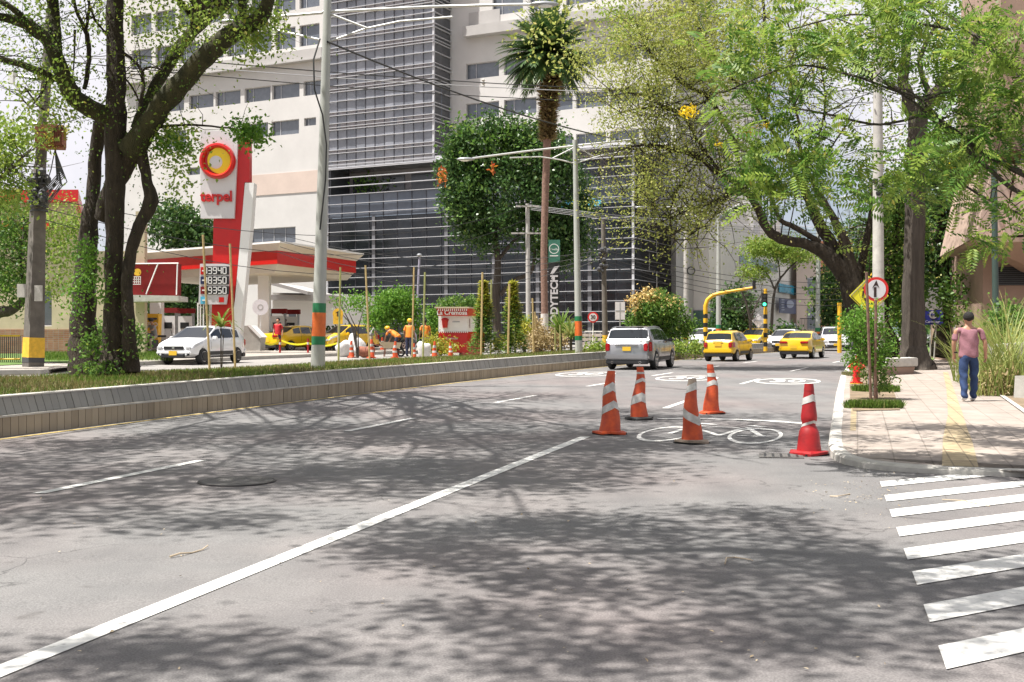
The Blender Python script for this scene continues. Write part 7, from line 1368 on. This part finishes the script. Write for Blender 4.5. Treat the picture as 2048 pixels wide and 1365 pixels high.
def blades(name,label,centres,n,sx,h,m_,cat='grass'):
    pts=[]; 
    for (px,py,lv,rx,ry,k) in centres:
        c_=G(px,py,lv); a=rng.uniform(0,2*PI,k); r_=np.sqrt(rng.uniform(0,1,k)); pts.append(np.stack([c_.x+rx*r_*np.cos(a),c_.y+ry*r_*np.sin(a),np.full(k,c_.z)],1))
    c_=np.concatenate(pts); c_[:,2]+=(c_[:,1]-np.array([G(centres[0][0],centres[0][1],centres[0][2]).y]*len(c_)))*SL; k=len(c_); rr=rotz(k,.4); rr=rr@np.array([[1,0,0],[0,1,0],[0,0,1]],float)
    o=scatter(name,BLADE,c_,h*rng.uniform(.5,1.3,k),rr,m_); tag(o,None,None,None,'stuff'); return o
blades('grass_tuft',None,[(1748,816,.155,.55,.28,2600)],0,0,.14,'blade_green'); blades('grass_tuft',None,[(1752,783,.155,.55,.45,2400)],0,0,.14,'blade_green'); blades('grass_tuft',None,[(1712,752,.155,.3,1.2,900)],0,0,.12,'blade_dry')
blades('grass_verge_blades',None,[(1868,712,.155,2.4,7,9000)],0,0,.16,'blade_green')
# median grass

wts=np.array([ (1 if 500<=0 else 1)/max(18,A_[i].y)**1.6*(A_[i+1]-A_[i]).length for i in range(len(A_)-1)]); wts/=wts.sum(); idx=rng.choice(len(wts),70000,p=wts); u=rng.uniform(0,1,70000)[:,None]; v_=rng.uniform(0,1,70000)[:,None]
AA,BBk=np.array([tuple(p) for p in A_]),np.array([tuple(p) for p in MBk]); a_=AA[idx]*(1-u)+AA[idx+1]*u; c2_=BBk[idx]*(1-u)+BBk[idx+1]*u; c_=a_*(1-v_)+c2_*v_; c_[:,2]+=.1*v_[:,0]*(1-v_[:,0])*2
pn=np.sin(c_[:,0]*1.7+c_[:,1]*.9)+np.sin(c_[:,0]*.6-c_[:,1]*1.3)+rng.normal(size=len(c_))*.8
for sel,m_ in ((pn>.2,'blade_green'),(pn<=.2,'blade_dry')): k=int(sel.sum()); scatter('median_grass',BLADE,c_[sel],.11*rng.uniform(.4,1.5,k),rotz(k,.55),m_,kind='stuff')
# station lawn
b=B(); b.add(regz([G(x,y,.40) for x,y in [(-300,745),(60,728),(95,724),(150,727),(250,719),(345,715),(345,704),(250,702),(-300,712)]],.40),[tuple(range(9))]); b.build('lawn','lawn',kind='structure',fix=False)
n=9000; px=rng.uniform(60,345,n); py=rng.uniform(704,722,n); c_=np.array([tuple(G(x,y,.4)) for x,y in zip(px,py)]); scatter('lawn_grass',BLADE,c_,.16*rng.uniform(.5,1.3,n),rotz(n,.4),'blade_green',kind='stuff')
# tall grass on the right
t_=thing('reed_clump','tall arching pale green grass clump beside the walking man','tall grass',base(1985,27.5,.16)); q0=t_.location; vs,fs_=[],[]
for k in range(2600):
    Yg=random.uniform(25.5,33); f_=(Yg-25.5)/7.5; pxl=1962-f_*48; px=random.uniform(pxl-8,2090); c_=base(px,Yg,.16); H_=random.uniform(1.3,2.8)*(.75+.4*math.sin(px*.05+1)); az=random.uniform(0,2*PI); d=Vector((math.cos(az)*.22-.05,math.sin(az)*.15,1)).normalized(); sd=Vector((-math.sin(az+.6),math.cos(az),0))*random.uniform(.008,.018); p=c_.copy(); o_=len(vs); m=7
    for i in range(m): w_=max(.12,1-i/m); vs+=[p-sd*w_,p+sd*w_]; d=(d+Vector((math.cos(az)*.10*i*.5,math.sin(az)*.06*i*.5,-.045*i))).normalized(); p=p+d*H_/m
    fs_+=[(o_+2*i,o_+2*i+1,o_+2*i+3,o_+2*i+2) for i in range(m-1)]
me=bpy.data.meshes.new('blades'); me.from_pydata([tuple(v-q0) for v in vs],[],fs_); me.materials.append(M['reed']); link('blades',me,t_)
bush('garden_shrub','green and yellow leafy shrub at the right edge above the pale wall block',2030,28.5,[(2040,650,40,24,1300),(2010,640,22,26,500)],'leaf_mid',.10,lvl=.2,extra=([(2035,668,18,10,160)],'leaf_yellow',.09))
bush('dry_ground_cover','brown dry grass stems under the tall grass at the kerb',2010,26,[(2000,775,36,24,1200),(2040,800,20,20,700)],'leaf_dry',.13,lvl=.16,stem=False,tm=LONG)

for nm_,lb_,ct_ in (('fallen_leaves','scattered dry leaves and grit on the asphalt before the crossing','fallen leaves'),('median_grass','short green and straw coloured grass on the raised median','grass'),('lawn_grass','bright green lawn grass before the cream shop','grass'),('grass_verge_blades','shaded green grass between the walkway and the far trunks','grass'),('grass_tuft','thick green grass tuft on the planting strip by the hydrant','grass')):
    for o in [x for x in C.objects if x.name.split('.')[0]==nm_]: tag(o,lb_,ct_,nm_.replace('_',' '))
